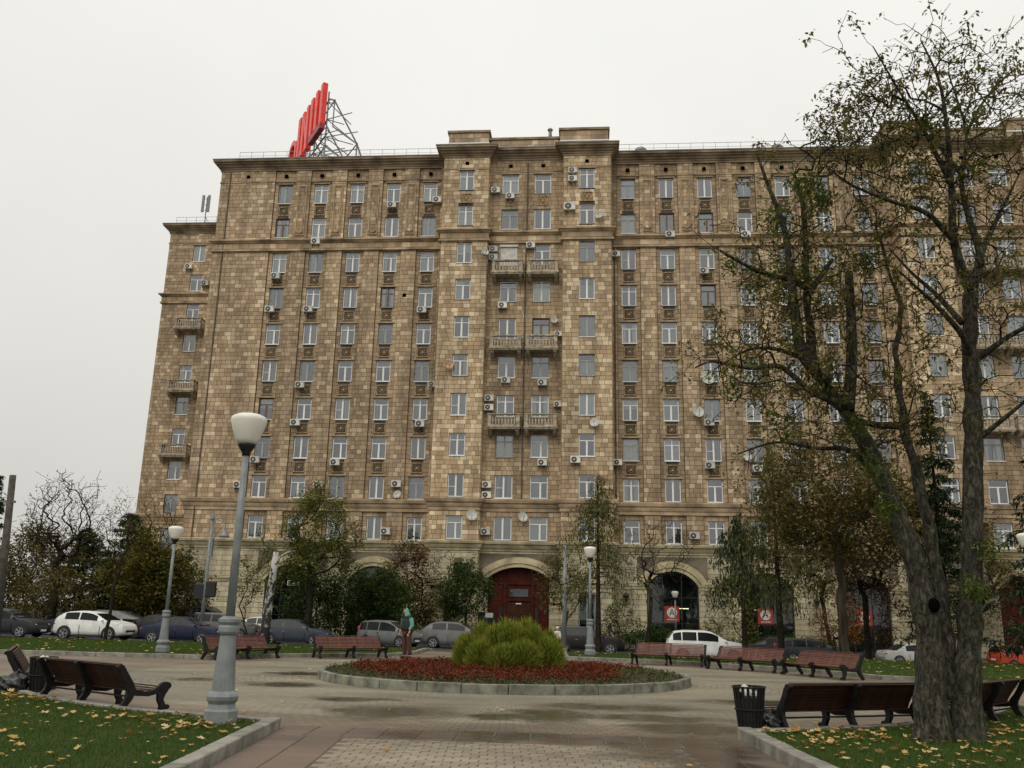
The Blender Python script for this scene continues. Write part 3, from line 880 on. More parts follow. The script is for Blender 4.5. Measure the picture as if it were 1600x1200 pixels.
# --- wall sheets with openings, stone pieces laid on them
CLAD = {'clad': [], 'clad_bay': [], 'clad_strip': [], 'stone_low_i': []}
def to3(orig, ud, u, z, nd, out):
    return (orig[0] + ud[0] * u + nd[0] * out, orig[1] + ud[1] * u + nd[1] * out, z)
def wall_sheet(mb, orig, ud, nd, u0, u1, z0, z1, ops, depth=0.32):
    us = sorted({u0, u1, *[c for o in ops for c in o[:2]]}); zs = sorted({z0, z1, *[c for o in ops for c in o[2:]]})
    us = [u for u in us if u0 - 1e-6 <= u <= u1 + 1e-6]; zs = [z for z in zs if z0 - 1e-6 <= z <= z1 + 1e-6]
    for i in range(len(us) - 1):
        for j in range(len(zs) - 1):
            cu, cz = (us[i] + us[i + 1]) / 2, (zs[j] + zs[j + 1]) / 2
            if any(o[0] < cu < o[1] and o[2] < cz < o[3] for o in ops): continue
            mb.add([to3(orig, ud, us[i], zs[j], nd, 0), to3(orig, ud, us[i + 1], zs[j], nd, 0), to3(orig, ud, us[i + 1], zs[j + 1], nd, 0), to3(orig, ud, us[i], zs[j + 1], nd, 0)], [(0, 1, 2, 3)])
    for o in ops:
        a, b_, c, d = o[:4]
        for q in (((a, c), (a, d)), ((b_, d), (b_, c)), ((a, d), (b_, d)), ((b_, c), (a, c))):
            (p, z), (p2, z2) = q
            mb.add([to3(orig, ud, p, z, nd, 0), to3(orig, ud, p2, z2, nd, 0), to3(orig, ud, p2, z2, nd, -depth), to3(orig, ud, p, z, nd, -depth)], [(0, 1, 2, 3)])
def courses(key, orig, ud, nd, u0, u1, z0, z1, ops, ch=CH_, lmin=0.34, lmax=0.66, gap=0.028, zref=Z9):
    k0 = math.ceil((z0 - zref) / ch - 1e-3); k1 = math.floor((z1 - zref) / ch + 1e-3)
    levels = [zref + k * ch for k in range(k0, k1 + 1)]
    if not levels: levels = [z0, z1]
    if levels[0] - z0 > 0.06: levels.insert(0, z0)
    if z1 - levels[-1] > 0.06: levels.append(z1)
    for a, b_ in zip(levels[:-1], levels[1:]):
        free = [(u0, u1)]
        for o in ops:
            if o[2] < b_ - 0.03 and o[3] > a + 0.03:
                nf = []
                for f0, f1 in free:
                    if o[1] <= f0 or o[0] >= f1: nf.append((f0, f1)); continue
                    if o[0] > f0: nf.append((f0, o[0]))
                    if o[1] < f1: nf.append((o[1], f1))
                free = nf
        for f0, f1 in free:
            u = f0
            first = True
            while u < f1 - 0.02:
                L = random.uniform(lmin, lmax)
                if first: L *= random.uniform(0.45, 1); first = False
                e = u + L
                if f1 - e < lmin * 0.5: e = f1
                CLAD[key].append((orig, ud, nd, u + gap / 2, min(e, f1) - gap / 2, a + gap / 2, b_ - gap / 2, random.uniform(0.026, 0.042)))
                u = e
wall = MB(); wall_low = MB()
FRONT, UD = (0, -1), (1, 0)
ZL0, ZL1 = 7.33, 41.35
def win_ops(x0, x1, kinds):
    return [(x - w / 2, x + w / 2, z, z + WH) for (x, z, y, w, r_, k) in WIN if k[0] in kinds and x0 < x < x1]

def main_section(x0, x1, cols):
    """piers in the wall plane, window strips set back"""
    hw = 1.0
    edges = [x0] + [c + s * hw for c in cols for s in (-1, 1)] + [x1]
    for i in range(0, len(edges), 2):
        a, b_ = edges[i], edges[i + 1]
        if b_ - a < 0.05: continue
        wall_sheet(wall, (0, YM), UD, FRONT, a, b_, ZL0, ZL1, [])
        courses('clad', (0, YM), UD, FRONT, a + 0.01, b_ - 0.01, ZL0, ZL1, [])
    for c in cols:
        ops = [(c - w / 2, c + w / 2, z, z + WH) for (x, z, y, w, r_, k) in WIN if abs(x - c) < 0.05 and abs(y - YM - 0.13) < 0.01]
        wall_sheet(wall, (0, YM + 0.13), UD, FRONT, c - hw, c + hw, ZL0, ZL1, ops)
        rel = [(c - 0.5, c + 0.5, row_z(r_) - 1.22, row_z(r_) - 0.30) for r_ in (0, 2, 3, 4, 5, 6, 7)]
        courses('clad_strip', (0, YM + 0.13), UD, FRONT, c - hw, c + hw, ZL0, ZL1, ops + rel)
        for s in (-1, 1):   # returns of the piers
            x = c + s * hw
            wall.add([(x, YM, ZL0), (x, YM + 0.13, ZL0), (x, YM + 0.13, ZL1), (x, YM, ZL1)], [(0, 1, 2, 3)])
main_section(XL, -12.7, LCOL)
main_section(2.2, 26.4, RCOL)
main_section(41.3, XE, ECOL)
def side_face(x, ya, yb, sgn, z0=ZL0, z1=ZL1, key='clad', low=True):
    """return wall at x between ya (front) and yb (back), facing sgn*X"""
    orig, ud, nd = (x, ya), (0, 1), (sgn, 0)
    wall_sheet(wall, orig, ud, nd, 0, yb - ya, z0, z1, [])
    courses(key, orig, ud, nd, 0.02, yb - ya - 0.02, z0, z1, [])
    if low:
        wall_sheet(wall_low, orig, ud, nd, 0, yb - ya, ZB, z0, [])
        courses('stone_low_i', orig, ud, nd, 0.02, yb - ya - 0.02, -0.8, 6.6, [], 0.42, 0.7, 1.2, 0.03, -0.8)
for (a, b_, x) in BAYS:
    ops = win_ops(a, b_, 'B')
    wall_sheet(wall, (0, YB), UD, FRONT, a, b_, ZL0, ZL1, ops)
    courses('clad_bay', (0, YB), UD, FRONT, a + 0.01, b_ - 0.01, ZL0, ZL1, ops)
    inner_r = any(abs(b_ - r0) < 0.01 for r0, r1, c in RECS)
    side_face(a, YB, YM if inner_r else YR, -1, key='clad_bay')
    side_face(b_, YB, YR if inner_r else YM, 1, key='clad_bay')
for (a, b_, cols) in RECS:
    ops = win_ops(a, b_, 'C')
    wall_sheet(wall, (0, YR), UD, FRONT, a, b_, ZL0, ZL1, ops)
    courses('clad_strip', (0, YR), UD, FRONT, a, b_, ZL0, ZL1, ops)
side_face(XL, YM, YW, -1)
opsw = win_ops(-50, -38, 'W')
wall_sheet(wall, (0, YW), UD, FRONT, XWL, XL, ZL0, ZL1, opsw)
courses('clad', (0, YW), UD, FRONT, XWL, XL, ZL0, ZL1, opsw)
side_face(XWL, YW, YW + 16, -1)
side_face(XE, YM, YM + 16, 1)
bl(wall.obj('wall', M['mortar']))

# --- ground floor: pale stone with arches
ARCH = [(-24.4, 2.1, 4.05, 5.25, YM), (-17.4, 2.05, 4.05, 5.25, YM), (6.92, 2.04, 4.05, 5.24, YM), (14.3, 2.04, 4.05, 5.24, YM), (21.7, 2.04, 4.05, 5.24, YM), (46.0, 2.0, 4.05, 5.24, YM)]
DOOR = (-5.35, 2.45, 4.45, 5.30, YR)
DOOR2 = (33.8, 2.3, 4.3, 5.3, YR)
LOWWIN = [(0.1, 1.3, 0.5, 3.2, YB), (-10.62, 1.2, 1.2, 3.1, YB), (28.45, 1.2, 0.8, 3.2, YB), (39.2, 1.2, 0.8, 3.2, YB)]
VENTW = [(-10.2, 0.62, 5.0, 5.55, YB), (-10.25, 0.7, 3.55, 4.1, YB), (-11.9, 0.9, 3.5, 4.2, YB)]
low_secs = [(XL, -12.7, YM), (-12.7, -8.6, YB), (-8.6, -2.0, YR), (-2.0, 2.2, YB), (2.2, 26.4, YM), (26.4, 30.5, YB), (30.5, 37.1, YR), (37.1, 41.3, YB), (41.3, XE, YM)]
for (a, b_, y) in low_secs:
    ops = []
    for (cx, hw, sp, tp, yy) in ARCH + [DOOR, DOOR2]:
        if a < cx < b_ and abs(yy - y) < .01: ops.append((cx - hw, cx + hw, ZB + 0.1, tp))
    for (cx, w, z0, z1, yy) in LOWWIN + VENTW:
        if a < cx < b_ and abs(yy - y) < .01: ops.append((cx - w / 2, cx + w / 2, z0, z1))
    wall_sheet(wall_low, (0, y), UD, FRONT, a, b_, ZB, ZL0, ops, 0.45)
    blk = [o if o[2] > ZB + 0.2 else (o[0] - 0.75, o[1] + 0.75, 3.9, o[3] + 0.85) for o in ops] + [o for o in ops if o[2] <= ZB + 0.2]
    courses('stone_low_i', (0, y), UD, FRONT, a + 0.01, b_ - 0.01, -0.8, 6.62, blk, 0.42, 0.75, 1.35, 0.03, -0.8)
wall_sheet(wall_low, (0, YW), UD, FRONT, XWL, XL, ZB, ZL0, [])
courses('stone_low_i', (0, YW), UD, FRONT, XWL, XL, -0.8, 6.62, [], 0.42, 0.75, 1.35, 0.03, -0.8)
# plain band left behind the arch spandrels
for (cx, hw, sp, tp, y) in ARCH + [DOOR, DOOR2]:
    rise = tp - sp; Rr = (hw * hw + rise * rise) / (2 * rise); cz = tp - Rr
    N = 18
    xs = [cx - hw + 2 * hw * i / N for i in range(N + 1)]
    zz = [cz + math.sqrt(max(0, Rr * Rr - (x - cx) ** 2)) for x in xs]
    for i in range(N):
        wall_low.add([(xs[i], y + 0.004, zz[i]), (xs[i + 1], y + 0.004, zz[i + 1]), (xs[i + 1], y + 0.004, tp + 0.001), (xs[i], y + 0.004, tp + 0.001)], [(0, 1, 2, 3)])
        wall_low.add([(xs[i], y + 0.004, zz[i]), (xs[i + 1], y + 0.004, zz[i + 1]), (xs[i + 1], y + 0.46, zz[i + 1]), (xs[i], y + 0.46, zz[i])], [(0, 1, 2, 3)])
    # archivolt: three stepped rings of stone
    for k, (ri, ro, out) in enumerate(((0.0, 0.24, 0.10), (0.24, 0.30, 0.03), (0.30, 0.56, 0.16), (0.56, 0.80, 0.08))):
        mb = MB(); a_max = math.asin(min(1, hw / Rr)) * (1 + 0.06)
        n = 22
        vs = []
        for i in range(n + 1):
            a = -a_max + 2 * a_max * i / n
            for rr in (Rr + ri, Rr + ro):
                for yy in (y + 0.0, y - out):
                    vs.append((cx + rr * math.sin(a), yy, cz + rr * math.cos(a)))
        fs = []
        for i in range(n):
            b0, b1 = i * 4, (i + 1) * 4
            fs += [(b0 + 1, b0 + 3, b1 + 3, b1 + 1), (b0, b0 + 1, b1 + 1, b1), (b0 + 3, b0 + 2, b1 + 2, b1 + 3)]
        fs += [(0, 2, 3, 1), (n * 4, n * 4 + 1, n * 4 + 3, n * 4 + 2)]
        mb.add(vs, fs)
        bl(mb.obj('archivolt', M['cornice_pale']))
bl(wall_low.obj('plinth_wall', M['mortar_low']))
# impost band between the arches
for (a, b_, y) in low_secs:
    cut = sorted((cx - hw, cx + hw) for (cx, hw, sp, tp, yy) in ARCH + [DOOR, DOOR2] if a < cx < b_)
    u = a
    for c0, c1 in cut + [(b_, b_)]:
        if c0 - u > 0.3:
            if y == YM or True:
                bl(MB().box(u + 0.03, c0 - 0.03, y - 0.13, y + 0.0, 4.02, 4.16).box(u + 0.03, c0 - 0.03, y - 0.09, y + 0.0, 3.78, 4.017).obj('impost_band', M['cornice_pale']))
        u = c1

for (a, b_, y) in low_secs:
    courses('clad', (0, y - 0.10), UD, FRONT, a - (0.08 if y == YB else -.1), b_ + (0.08 if y == YB else -.1), 33.47, 33.95, [], 0.48, .5, 1.0, .03, 33.47)
courses('clad', (0, YW - 0.10), UD, FRONT, XWL - .08, XL - .2, 33.47, 33.95, [], 0.48, .5, 1.0, .03, 33.47)
for sx in (0, 39.1):
    for (a, b_, y, z1) in ((-12.6, -8.9, 73.7, 44.5), (-2.35, 2.0, 73.7, 44.55), (-8.7, -2.5, 74.0, 43.85)):
        courses('clad', (0, y), UD, FRONT, a + sx, b_ + sx, z1 - .95, z1, [], 0.475, .5, .9, .03, z1 - .95)
# --- stone pieces: 300 big ones of the ground floor singly, the rest of each cladding as one part
def piece_arrays(L):
    V = np.zeros((len(L) * 8, 3), np.float32)
    for i, (o, ud, nd, u0, u1, z0, z1, pr) in enumerate(L):
        k = i * 8
        for j, (u, z) in enumerate(((u0, z0), (u1, z0), (u1, z1), (u0, z1))):
            V[k + j] = (o[0] + ud[0] * u + nd[0] * pr, o[1] + ud[1] * u + nd[1] * pr, z)
            V[k + 4 + j] = (o[0] + ud[0] * u - nd[0] * 0.004, o[1] + ud[1] * u - nd[1] * 0.004, z)
    base = np.arange(len(L))[:, None] * 8
    F = np.concatenate([base + np.array(q) for q in ((0, 1, 2, 3), (0, 4, 5, 1), (1, 5, 6, 2), (2, 6, 7, 3), (3, 7, 4, 0))])
    return V, F
low = CLAD['stone_low_i']
def shown(p):
    o, ud, nd, u0, u1, z0, z1, pr = p
    x = o[0] + ud[0] * u0
    ok = nd == FRONT and o[1] < 80 and z0 > 0.6
    if not ok: return 1e9
    return min(abs(x + 31.5) * 0.8, abs(x - 10.6), abs(x + 0.3), abs(x - 3.5), abs(x - 18), abs(x + 8.4)) + (0 if z0 > 1.5 else 1.0)
order = sorted(range(len(low)), key=lambda i: shown(low[i]))
single = set(order[:300])
for i in order[:300]:
    V, F = piece_arrays([low[i]])
    bl(link('stone_block', np_mesh('stone_block', V, F, M['stone_low'])))
CLAD['stone_low_i'] = [p for i, p in enumerate(low) if i not in single]
for key, nm in (('clad', 'pier_cladding'), ('clad_bay', 'bay_cladding'), ('clad_strip', 'strip_cladding'), ('stone_low_i', 'stone_courses')):
    V, F = piece_arrays(CLAD[key])
    tag(bl(link(nm, np_mesh(nm, V, F, M[key]))), kind='stuff')

# --- cornices follow the whole plan
PLAN = [(XL, YW), (XL, YM), (-12.7, YM), (-12.7, YB), (-8.6, YB), (-8.6, YR), (-2.0, YR), (-2.0, YB), (2.2, YB), (2.2, YM), (26.4, YM), (26.4, YB), (30.5, YB), (30.5, YR), (37.1, YR), (37.1, YB), (41.3, YB), (41.3, YM), (XE, YM), (XE, YM + 16)]
PLANW = [(XWL, YW + 16), (XWL, YW), (XL - 0.02, YW)]
def off_path(path, d):
    P = [Vector(p) for p in path]; out = []
    for i, p in enumerate(P):
        ns = []
        for a, b_ in ((i - 1, i), (i, i + 1)):
            if a < 0 or b_ >= len(P): continue
            t = (P[b_] - P[a]).normalized(); ns.append(Vector((t.y, -t.x)))
        n = ns[0] + ns[1] if len(ns) == 2 and abs(ns[0].dot(ns[1])) < 0.5 else ns[0]
        out.append(p + n * d)
    return out
def moulding(name, path, prof, mat):
    mb = MB(); n = len(path); vs = []
    for (d, z) in prof:
        for q in off_path(path, d): vs.append((q.x, q.y, z))
    fs = [(k * n + i, k * n + i + 1, (k + 1) * n + i + 1, (k + 1) * n + i) for k in range(len(prof) - 1) for i in range(n - 1)]
    mb.add(vs, fs)
    return bl(mb.obj(name, mat))
P_TOP = [(0.0, 41.3), (0.10, 41.3), (0.10, 41.48), (0.17, 41.5), (0.17, 41.6), (0.32, 41.7), (0.35, 41.84), (0.50, 41.88), (0.53, 42.0), (0.68, 42.06), (0.70, 42.26)]
P_EDGE = [(0.70, 42.262), (0.74, 42.262), (0.74, 42.34), (0.2, 42.44), (-0.6, 42.46)]
P_MID = [(0.0, 33.22), (0.20, 33.24), (0.20, 33.40), (0.10, 33.44), (0.10, 33.98), (0.18, 34.0), (0.30, 34.14), (0.40, 34.2), (0.40, 34.33), (0.0, 34.46)]
P_A = [(0.0, 9.70), (0.10, 9.72), (0.10, 10.0), (0.16, 10.02), (0.22, 10.2), (0.22, 10.32), (0.34, 10.4), (0.40, 10.62), (0.40, 10.70), (0.0, 10.78)]
P_B = [(0.0, 6.52), (0.12, 6.54), (0.12, 6.72), (0.2, 6.74), (0.28, 6.92), (0.28, 7.02), (0.42, 7.08), (0.46, 7.26), (0.0, 7.36)]
P_FR = [(0.0, 40.12), (0.08, 40.14), (0.10, 40.22), (0.0, 40.27)]
for path in (PLAN, PLANW):
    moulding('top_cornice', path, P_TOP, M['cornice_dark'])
    moulding('roof_edge', path, P_EDGE, M['roof'])
    moulding('frieze_moulding', path, P_FR, M['cornice'])
    moulding('middle_cornice', path, P_MID, M['cornice'])
    moulding('lower_cornice', path, P_A, M['cornice'])
    moulding('plinth_cornice', path, P_B, M['cornice_pale'])
bl(MB().box(XL, XE, YM + 0.4, YM + 16, 42.30, 42.42).box(XWL + .5, XL - 0.01, YW + 0.4, YW + 16, 42.30, 42.42).obj('roof', M['roof']))
bl(MB().box(XL + 0.3, XE - 0.3, YM + 1.6, YM + 1.75, ZB, 42.2).box(XWL + 0.3, XL + 0.25, YW + 1.4, YW + 1.6, ZB, 42.2).obj('inner_wall', M['room']))
# attic blocks over the centre
def attic(x0, x1, y0, y1, z1, cap=0.14):
    mb = MB().box(x0, x1, y0, y1, 42.4, z1)
    o = bl(mb.obj('attic_block', M['cornice']))
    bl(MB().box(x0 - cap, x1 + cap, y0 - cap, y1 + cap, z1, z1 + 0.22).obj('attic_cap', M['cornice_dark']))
    bl(MB().box(x0 - 0.06, x1 + 0.06, y0 - 0.06, y0 + 0.0, z1 - 1.1, z1 - 1.0).obj('attic_band', M['frame_white']))
for sx in (0, 39.1):
    attic(-12.6 + sx, -8.9 + sx, 73.7, 77, 44.55)
    attic(-2.35 + sx, 2.0 + sx, 73.7, 77, 44.6)
    attic(-8.7 + sx, -2.5 + sx, 74.0, 76.8, 43.9)
# ledges under the roof, small frieze openings as black boxes, their inner shade painted
vent_me = MB().box(-0.17, 0.17, -0.02, 0.05, -0.16, 0.16).mesh('vent', M['hole_shade'])
for x in [-31.5] + LCOL + RCOL + ECOL: bl(link('vent', vent_me, None, (x, YM - 0.035, 40.75)))
for (a, b_, x) in BAYS: bl(link('vent', vent_me, None, (x, YB - 0.035, 40.75)))
for (a, b_, cs) in RECS:
    for x in cs: bl(link('vent', vent_me, None, (x, YR - 0.035, 40.75)))
bl(link('vent', vent_me, None, (-16.1, YM - 0.035, 28.9)))
# relief panels below the windows
def relief_mesh(seed, w=0.98, h=0.9):
    rd = random.Random(seed)
    mb = MB().box(-w / 2, w / 2, -0.01, 0.02, -h / 2, h / 2)
    for a in ((-w / 2, w / 2, h / 2 - .08, h / 2), (-w / 2, w / 2, -h / 2, -h / 2 + .08)): mb.box(a[0], a[1], -0.07, 0, a[2], a[3])
    mb.box(-w / 2, -w / 2 + .08, -0.065, 0, -h / 2 + .08, h / 2 - .08).box(w / 2 - .08, w / 2, -0.065, 0, -h / 2 + .08, h / 2 - .08)
    # a worn rosette with leaves
    for k in range(8):
        a = k * math.pi / 4 + rd.uniform(-.1, .1); r_ = rd.uniform(.17, .25)
        cx, cz = r_ * math.cos(a), r_ * math.sin(a); s = rd.uniform(.05, .085)
        mb.prism([(cx + s * math.cos(a), cz + s * math.sin(a)), (cx - s * .6 * math.sin(a), cz + s * .6 * math.cos(a)), (cx - s * math.cos(a), cz - s * math.sin(a)), (cx + s * .6 * math.sin(a), cz - s * .6 * math.cos(a))], -0.075, 0, 'y')
    mb.prism([(.1 * math.cos(t * math.pi / 4), .1 * math.sin(t * math.pi / 4)) for t in range(8)], -0.09, 0, 'y')
    return mb.mesh('relief_panel', M['relief'])
reliefs = [relief_mesh(s) for s in (1, 2, 3)]
for c in LCOL + RCOL + ECOL:
    for r_ in (0, 2, 3, 4, 5, 6, 7):
        bl(link('relief_panel', random.choice(reliefs), None, (c, YM + 0.17, row_z(r_) - 0.76)))
for x, y in [(b_[2], YB) for b_ in BAYS] + [(x, YR) for r_ in RECS for x in r_[2]]:
    bl(link('relief_panel', random.choice(reliefs), None, (x, y - 0.03, row_z(0) - 0.72)))
# framed panels on the piers of the top storeys
def frame_mesh():
    w, h = 0.86, 5.0
    mb = MB()
    for (i, t, o_) in ((0, .09, .09), (.14, .05, .05)):
        a, b_ = w / 2 - i, h / 2 - i
        mb.box(-a, a, -o_, 0, b_ - t, b_).box(-a, a, -o_, 0, -b_, -b_ + t).box(-a, -a + t, -o_ + .003, 0, -b_ + t, b_ - t).box(a - t, a, -o_ + .003, 0, -b_ + t, b_ - t)
    # swag at the foot
    for k in range(7):
        a = math.pi * k / 6
        mb.box(-.26 * math.cos(a) - .06, -.26 * math.cos(a) + .06, -0.11, 0, -h / 2 + .42 - .2 * math.sin(a), -h / 2 + .54 - .2 * math.sin(a))
    return mb.mesh('framed_panel', M['cornice'])
fm = frame_mesh()
for cols in (LCOL, RCOL):
    for a, b_ in zip(cols[:-1], cols[1:]): bl(link('framed_panel', fm, None, ((a + b_) / 2, YM - 0.035, 37.25)))

# --- windows
def win_parts(kind, w):
    """frame bars and panes in local x,z (0..WH), facing -Y"""
    h = WH; t = 0.085; y0, y1 = -0.045, 0.045
    fr = MB().box(-w / 2, w / 2, y0, y1, 0, t).box(-w / 2, w / 2, y0, y1, h - t, h).box(-w / 2, -w / 2 + t, y0, y1, t, h - t).box(w / 2 - t, w / 2, y0, y1, t, h - t)
    tz = h * 0.70
    cx = {'A': 0, 'B': 0, 'C': 0, 'D': w * .08, 'E': 0}[kind]
    m = 0.07
    panes = []
    L, Rr, lo, hi = -w / 2 + t, w / 2 - t, t, h - t
    if kind in 'AD':
        fr.box(L, Rr, y0, y1, tz - m / 2, tz + m / 2).box(cx - m, cx + m, y0 + .002, y1, lo, tz - m / 2)
        panes = [(L, cx - m, lo, tz - m / 2), (cx + m, Rr, lo, tz - m / 2), (L, Rr, tz + m / 2, hi)]
    elif kind == 'C':
        fr.box(L, Rr, y0, y1, tz - m / 2, tz + m / 2).box(cx - m, cx + m, y0 + .002, y1, lo, tz - m / 2).box(cx - m * .6, cx + m * .6, y0 + .002, y1, tz + m / 2, hi)
        panes = [(L, cx - m, lo, tz - m / 2), (cx + m, Rr, lo, tz - m / 2), (L, cx - m * .6, tz + m / 2, hi), (cx + m * .6, Rr, tz + m / 2, hi)]
    elif kind == 'B':
        fr.box(cx - m, cx + m, y0 + .002, y1, lo, hi)
        panes = [(L, cx - m, lo, hi), (cx + m, Rr, lo, hi)]
    else:
        fr.box(cx - m, cx + m, y0 + .002, y1, lo, hi).box(L, cx - m, y0 + .01, y1, h * .45, h * .45 + .04)
        panes = [(L, cx - m, lo, hi), (cx + m, Rr, lo, hi)]
    return fr, panes
win_cache = {}
def get_win(kind, w, fm_):
    key = (kind, w, fm_)
    if key not in win_cache:
        fr, panes = win_parts(kind, w)
        me = fr.mesh('window', M[fm_])
        pm = []
        for (a, b_, c, d) in panes:
            pm.append(MB().add([(a, 0, c), (b_, 0, c), (b_, 0, d), (a, 0, d)], [(0, 1, 2, 3)]).mesh('pane', M['glass'], fix=False))
        win_cache[key] = (me, pm)
    return win_cache[key]
curt = {}
def curtain_mesh(kind, w):
    key = (kind, w)
    if key not in curt:
        mb = MB(); h = WH
        def folds(a, b_, z0, z1):
            n = max(4, int((b_ - a) / 0.06)); vs = []
            for i in range(n + 1):
                x = a + (b_ - a) * i / n; y = 0.02 * math.sin(i * 2.1)
                vs += [(x, y, z0), (x, y, z1)]
            mb.add(vs, [(2 * i, 2 * i + 2, 2 * i + 3, 2 * i + 1) for i in range(n)])
        if kind == 'full': folds(-w / 2, w / 2, -0.05, h)
        elif kind == 'sides': folds(-w / 2, -w * .22, -0.05, h); folds(w * .2, w / 2, -0.05, h)
        elif kind == 'left': folds(-w / 2, w * .02, -0.05, h)
        elif kind == 'blind': folds(-w / 2, w / 2, h * .55, h)
        elif kind == 'low': folds(-w / 2, w / 2, -0.05, h * .7)
        curt[key] = mb.mesh('curtain', M['curtain'], fix=False)
    return curt[key]
sill_me = {w: MB().box(-w / 2 - .05, w / 2 + .05, -0.12, 0.10, -0.06, -0.005).mesh('sill', M['frame_white']) for w in {k[3] for k in WIN}}
sill_g = {w: MB().box(-w / 2 - .05, w / 2 + .05, -0.12, 0.10, -0.06, -0.005).mesh('sill', M['metal']) for w in {k[3] for k in WIN}}
wr = random.Random(11)
for (x, z, y, w, r_, key) in WIN:
    kind = wr.choice('AAAACCBBDE')
    fm_ = wr.choice(['frame_white'] * 13 + ['frame_grey'] * 3 + ['frame_brown'])
    me, pm = get_win(kind, w, fm_)
    wo = bl(link('window', me, None, (x, y + 0.15, z)))
    for p in pm: link('pane', p, wo, (0, 0.0, 0))
    link('sill', (sill_me if wr.random() < .55 else sill_g)[w], wo, (0, -0.12, 0))
    ck = wr.choice(['full', 'full', 'sides', 'left', 'blind', 'low', 'none', 'full'])
    if ck != 'none': link('curtain', curtain_mesh(ck, w), wo, (0, 0.16, 0))
    if key[0] != 'B' and r_ == 0 or wr.random() < 0.15 and key[0] == 'B':
        pass
# small stone lintels over the top windows
lint = {w: MB().box(-w / 2 - .14, w / 2 + .14, -0.09, 0.02, 0, 0.14).mesh('lintel', M['cornice']) for w in {k[3] for k in WIN}}
for (x, z, y, w, r_, key) in WIN:
    if r_ in (0,) or (key[0] in 'LR' and r_ >= 2 and r_ < 9):
        bl(link('lintel', lint[w], None, (x, y - 0.02, z + WH + 0.02)))

# --- balconies
bal_prof = [(.035, 0), (.05, .03), (.03, .08), (.062, .26), (.068, .34), (.045, .5), (.03, .62), (.05, .68), (.035, .72)]
M['balustrade'] = mat_plain('balustrade_stone', (0.37, 0.31, 0.225), 0.85, var=0.35, scale=3, bump=0.3, rnd=0.15)
M['balustrade_pale'] = mat_plain('balustrade_worn', (0.50, 0.45, 0.36), 0.85, var=0.3, scale=3, bump=0.3, rnd=0.15)
baluster_me = MB().lathe(bal_prof, 8).mesh('baluster', M['balustrade_pale'], smooth=True)
def balcony(x0, x1, y, zs, depth=1.05):
    yf = y - depth
    slab = bl(MB().box(x0 - .08, x1 + .08, yf - .08, y - 0.005, zs - .10, zs + .04).box(x0 - .03, x1 + .03, yf - .03, y - 0.006, zs - .22, zs - .10).obj('balcony', M['balustrade'], bevel=0))
    sub = lambda mb, nm, mt=M['balustrade']: mb.obj(nm, mt, slab)
    for a in (x0, x1 - .28): sub(MB().box(a, a + .28, yf, yf + .26, zs + .04, zs + 1.0), 'corner_post')
    sub(MB().box(x0 - .03, x1 + .03, yf - .04, yf + .28, zs + 1.0, zs + 1.1), 'rail')
    for a in (x0, x1 - .2): sub(MB().box(a, a + .2, yf + .28, y - .01, zs + 1.0, zs + 1.09), 'side_rail')
    sub(MB().box(x0 + .28, x1 - .28, yf + .03, yf + .2, zs + .04, zs + .16), 'base_rail')
    n = max(4, round((x1 - x0 - .56) / .27))
    for i in range(n):
        xx = x0 + .28 + (x1 - x0 - .56) * (i + .5) / n
        link('baluster', baluster_me, slab, (xx, yf + .12, zs + .2))
    for xx in (x0 + .12, x1 - .12):
        for i in range(2): link('baluster', baluster_me, slab, (xx, yf + .48 + .27 * i, zs + .2))
    for a in (x0 + .05, x1 - .33):
        mb = MB().prism([(yf + .1, zs - .22), (y - .004, zs - .22), (y - .004, zs - .75), (y - .2, zs - .72), (yf + .3, zs - .48), (yf + .12, zs - .36)], a, a + .28, 'x')
        sub(mb, 'bracket')
for r_ in (2, 4, 6):
    zs = row_z(r_) - 1.0
    balcony(-8.1, -5.45, YR, zs); balcony(-5.05, -2.4, YR, zs)
    balcony(31.0, 33.65, YR, zs); balcony(34.0, 36.6, YR, zs)
    balcony(-43.4, -40.5, YW, zs)
# --- arched shop windows, door
for (cx, hw, sp, tp, y) in ARCH:
    g = MB().box(cx - hw + .02, cx + hw - .02, y + .30, y + .32, ZB + .2, tp - 0.02)
    # clip the glass to the arch by stepping thin strips
    rise = tp - sp; Rr = (hw * hw + rise * rise) / (2 * rise); cz = tp - Rr
    zf = lambda x: cz + math.sqrt(max(0, Rr * Rr - (x - cx) ** 2))
    fr = MB()
    cuts = [cx - hw + .04, cx - hw * .38, cx + hw * .36, cx + hw - .04]
    for x in cuts: fr.box(x - .035, x + .035, y + .27, y + .36, ZB + .2, zf(x) - .02)
    for z in (1.2, 3.2): fr.box(cx - hw + .08, cx + hw - .08, y + .272, y + .35, z - .03, z + .03)
    n = 16
    pts = [(cx - hw + 2 * hw * i / n, zf(cx - hw + 2 * hw * i / n)) for i in range(n + 1)]
    fr.ribbon([(px, pz - .06) for px, pz in pts], .13, y + .26, y + .37, 'y')
    sf = bl(fr.obj('shop_window', M['black']))
    for a, b_ in zip(cuts[:-1], cuts[1:]):
        m = 6; P = []
        for i in range(m + 1):
            x = a + (b_ - a) * i / m; P.append((x, zf(x) - .05))
        o = MB().add([(a, y + .31, ZB + .2), (b_, y + .31, ZB + .2)] + [(px, y + .31, pz) for px, pz in reversed(P)], [tuple(range(m + 3))]).obj('pane', M['glass_dark'], None, fix=False)
        o.parent = sf; o.matrix_parent_inverse = sf.matrix_world.inverted() if False else Matrix.Identity(4)
        o.parent = sf
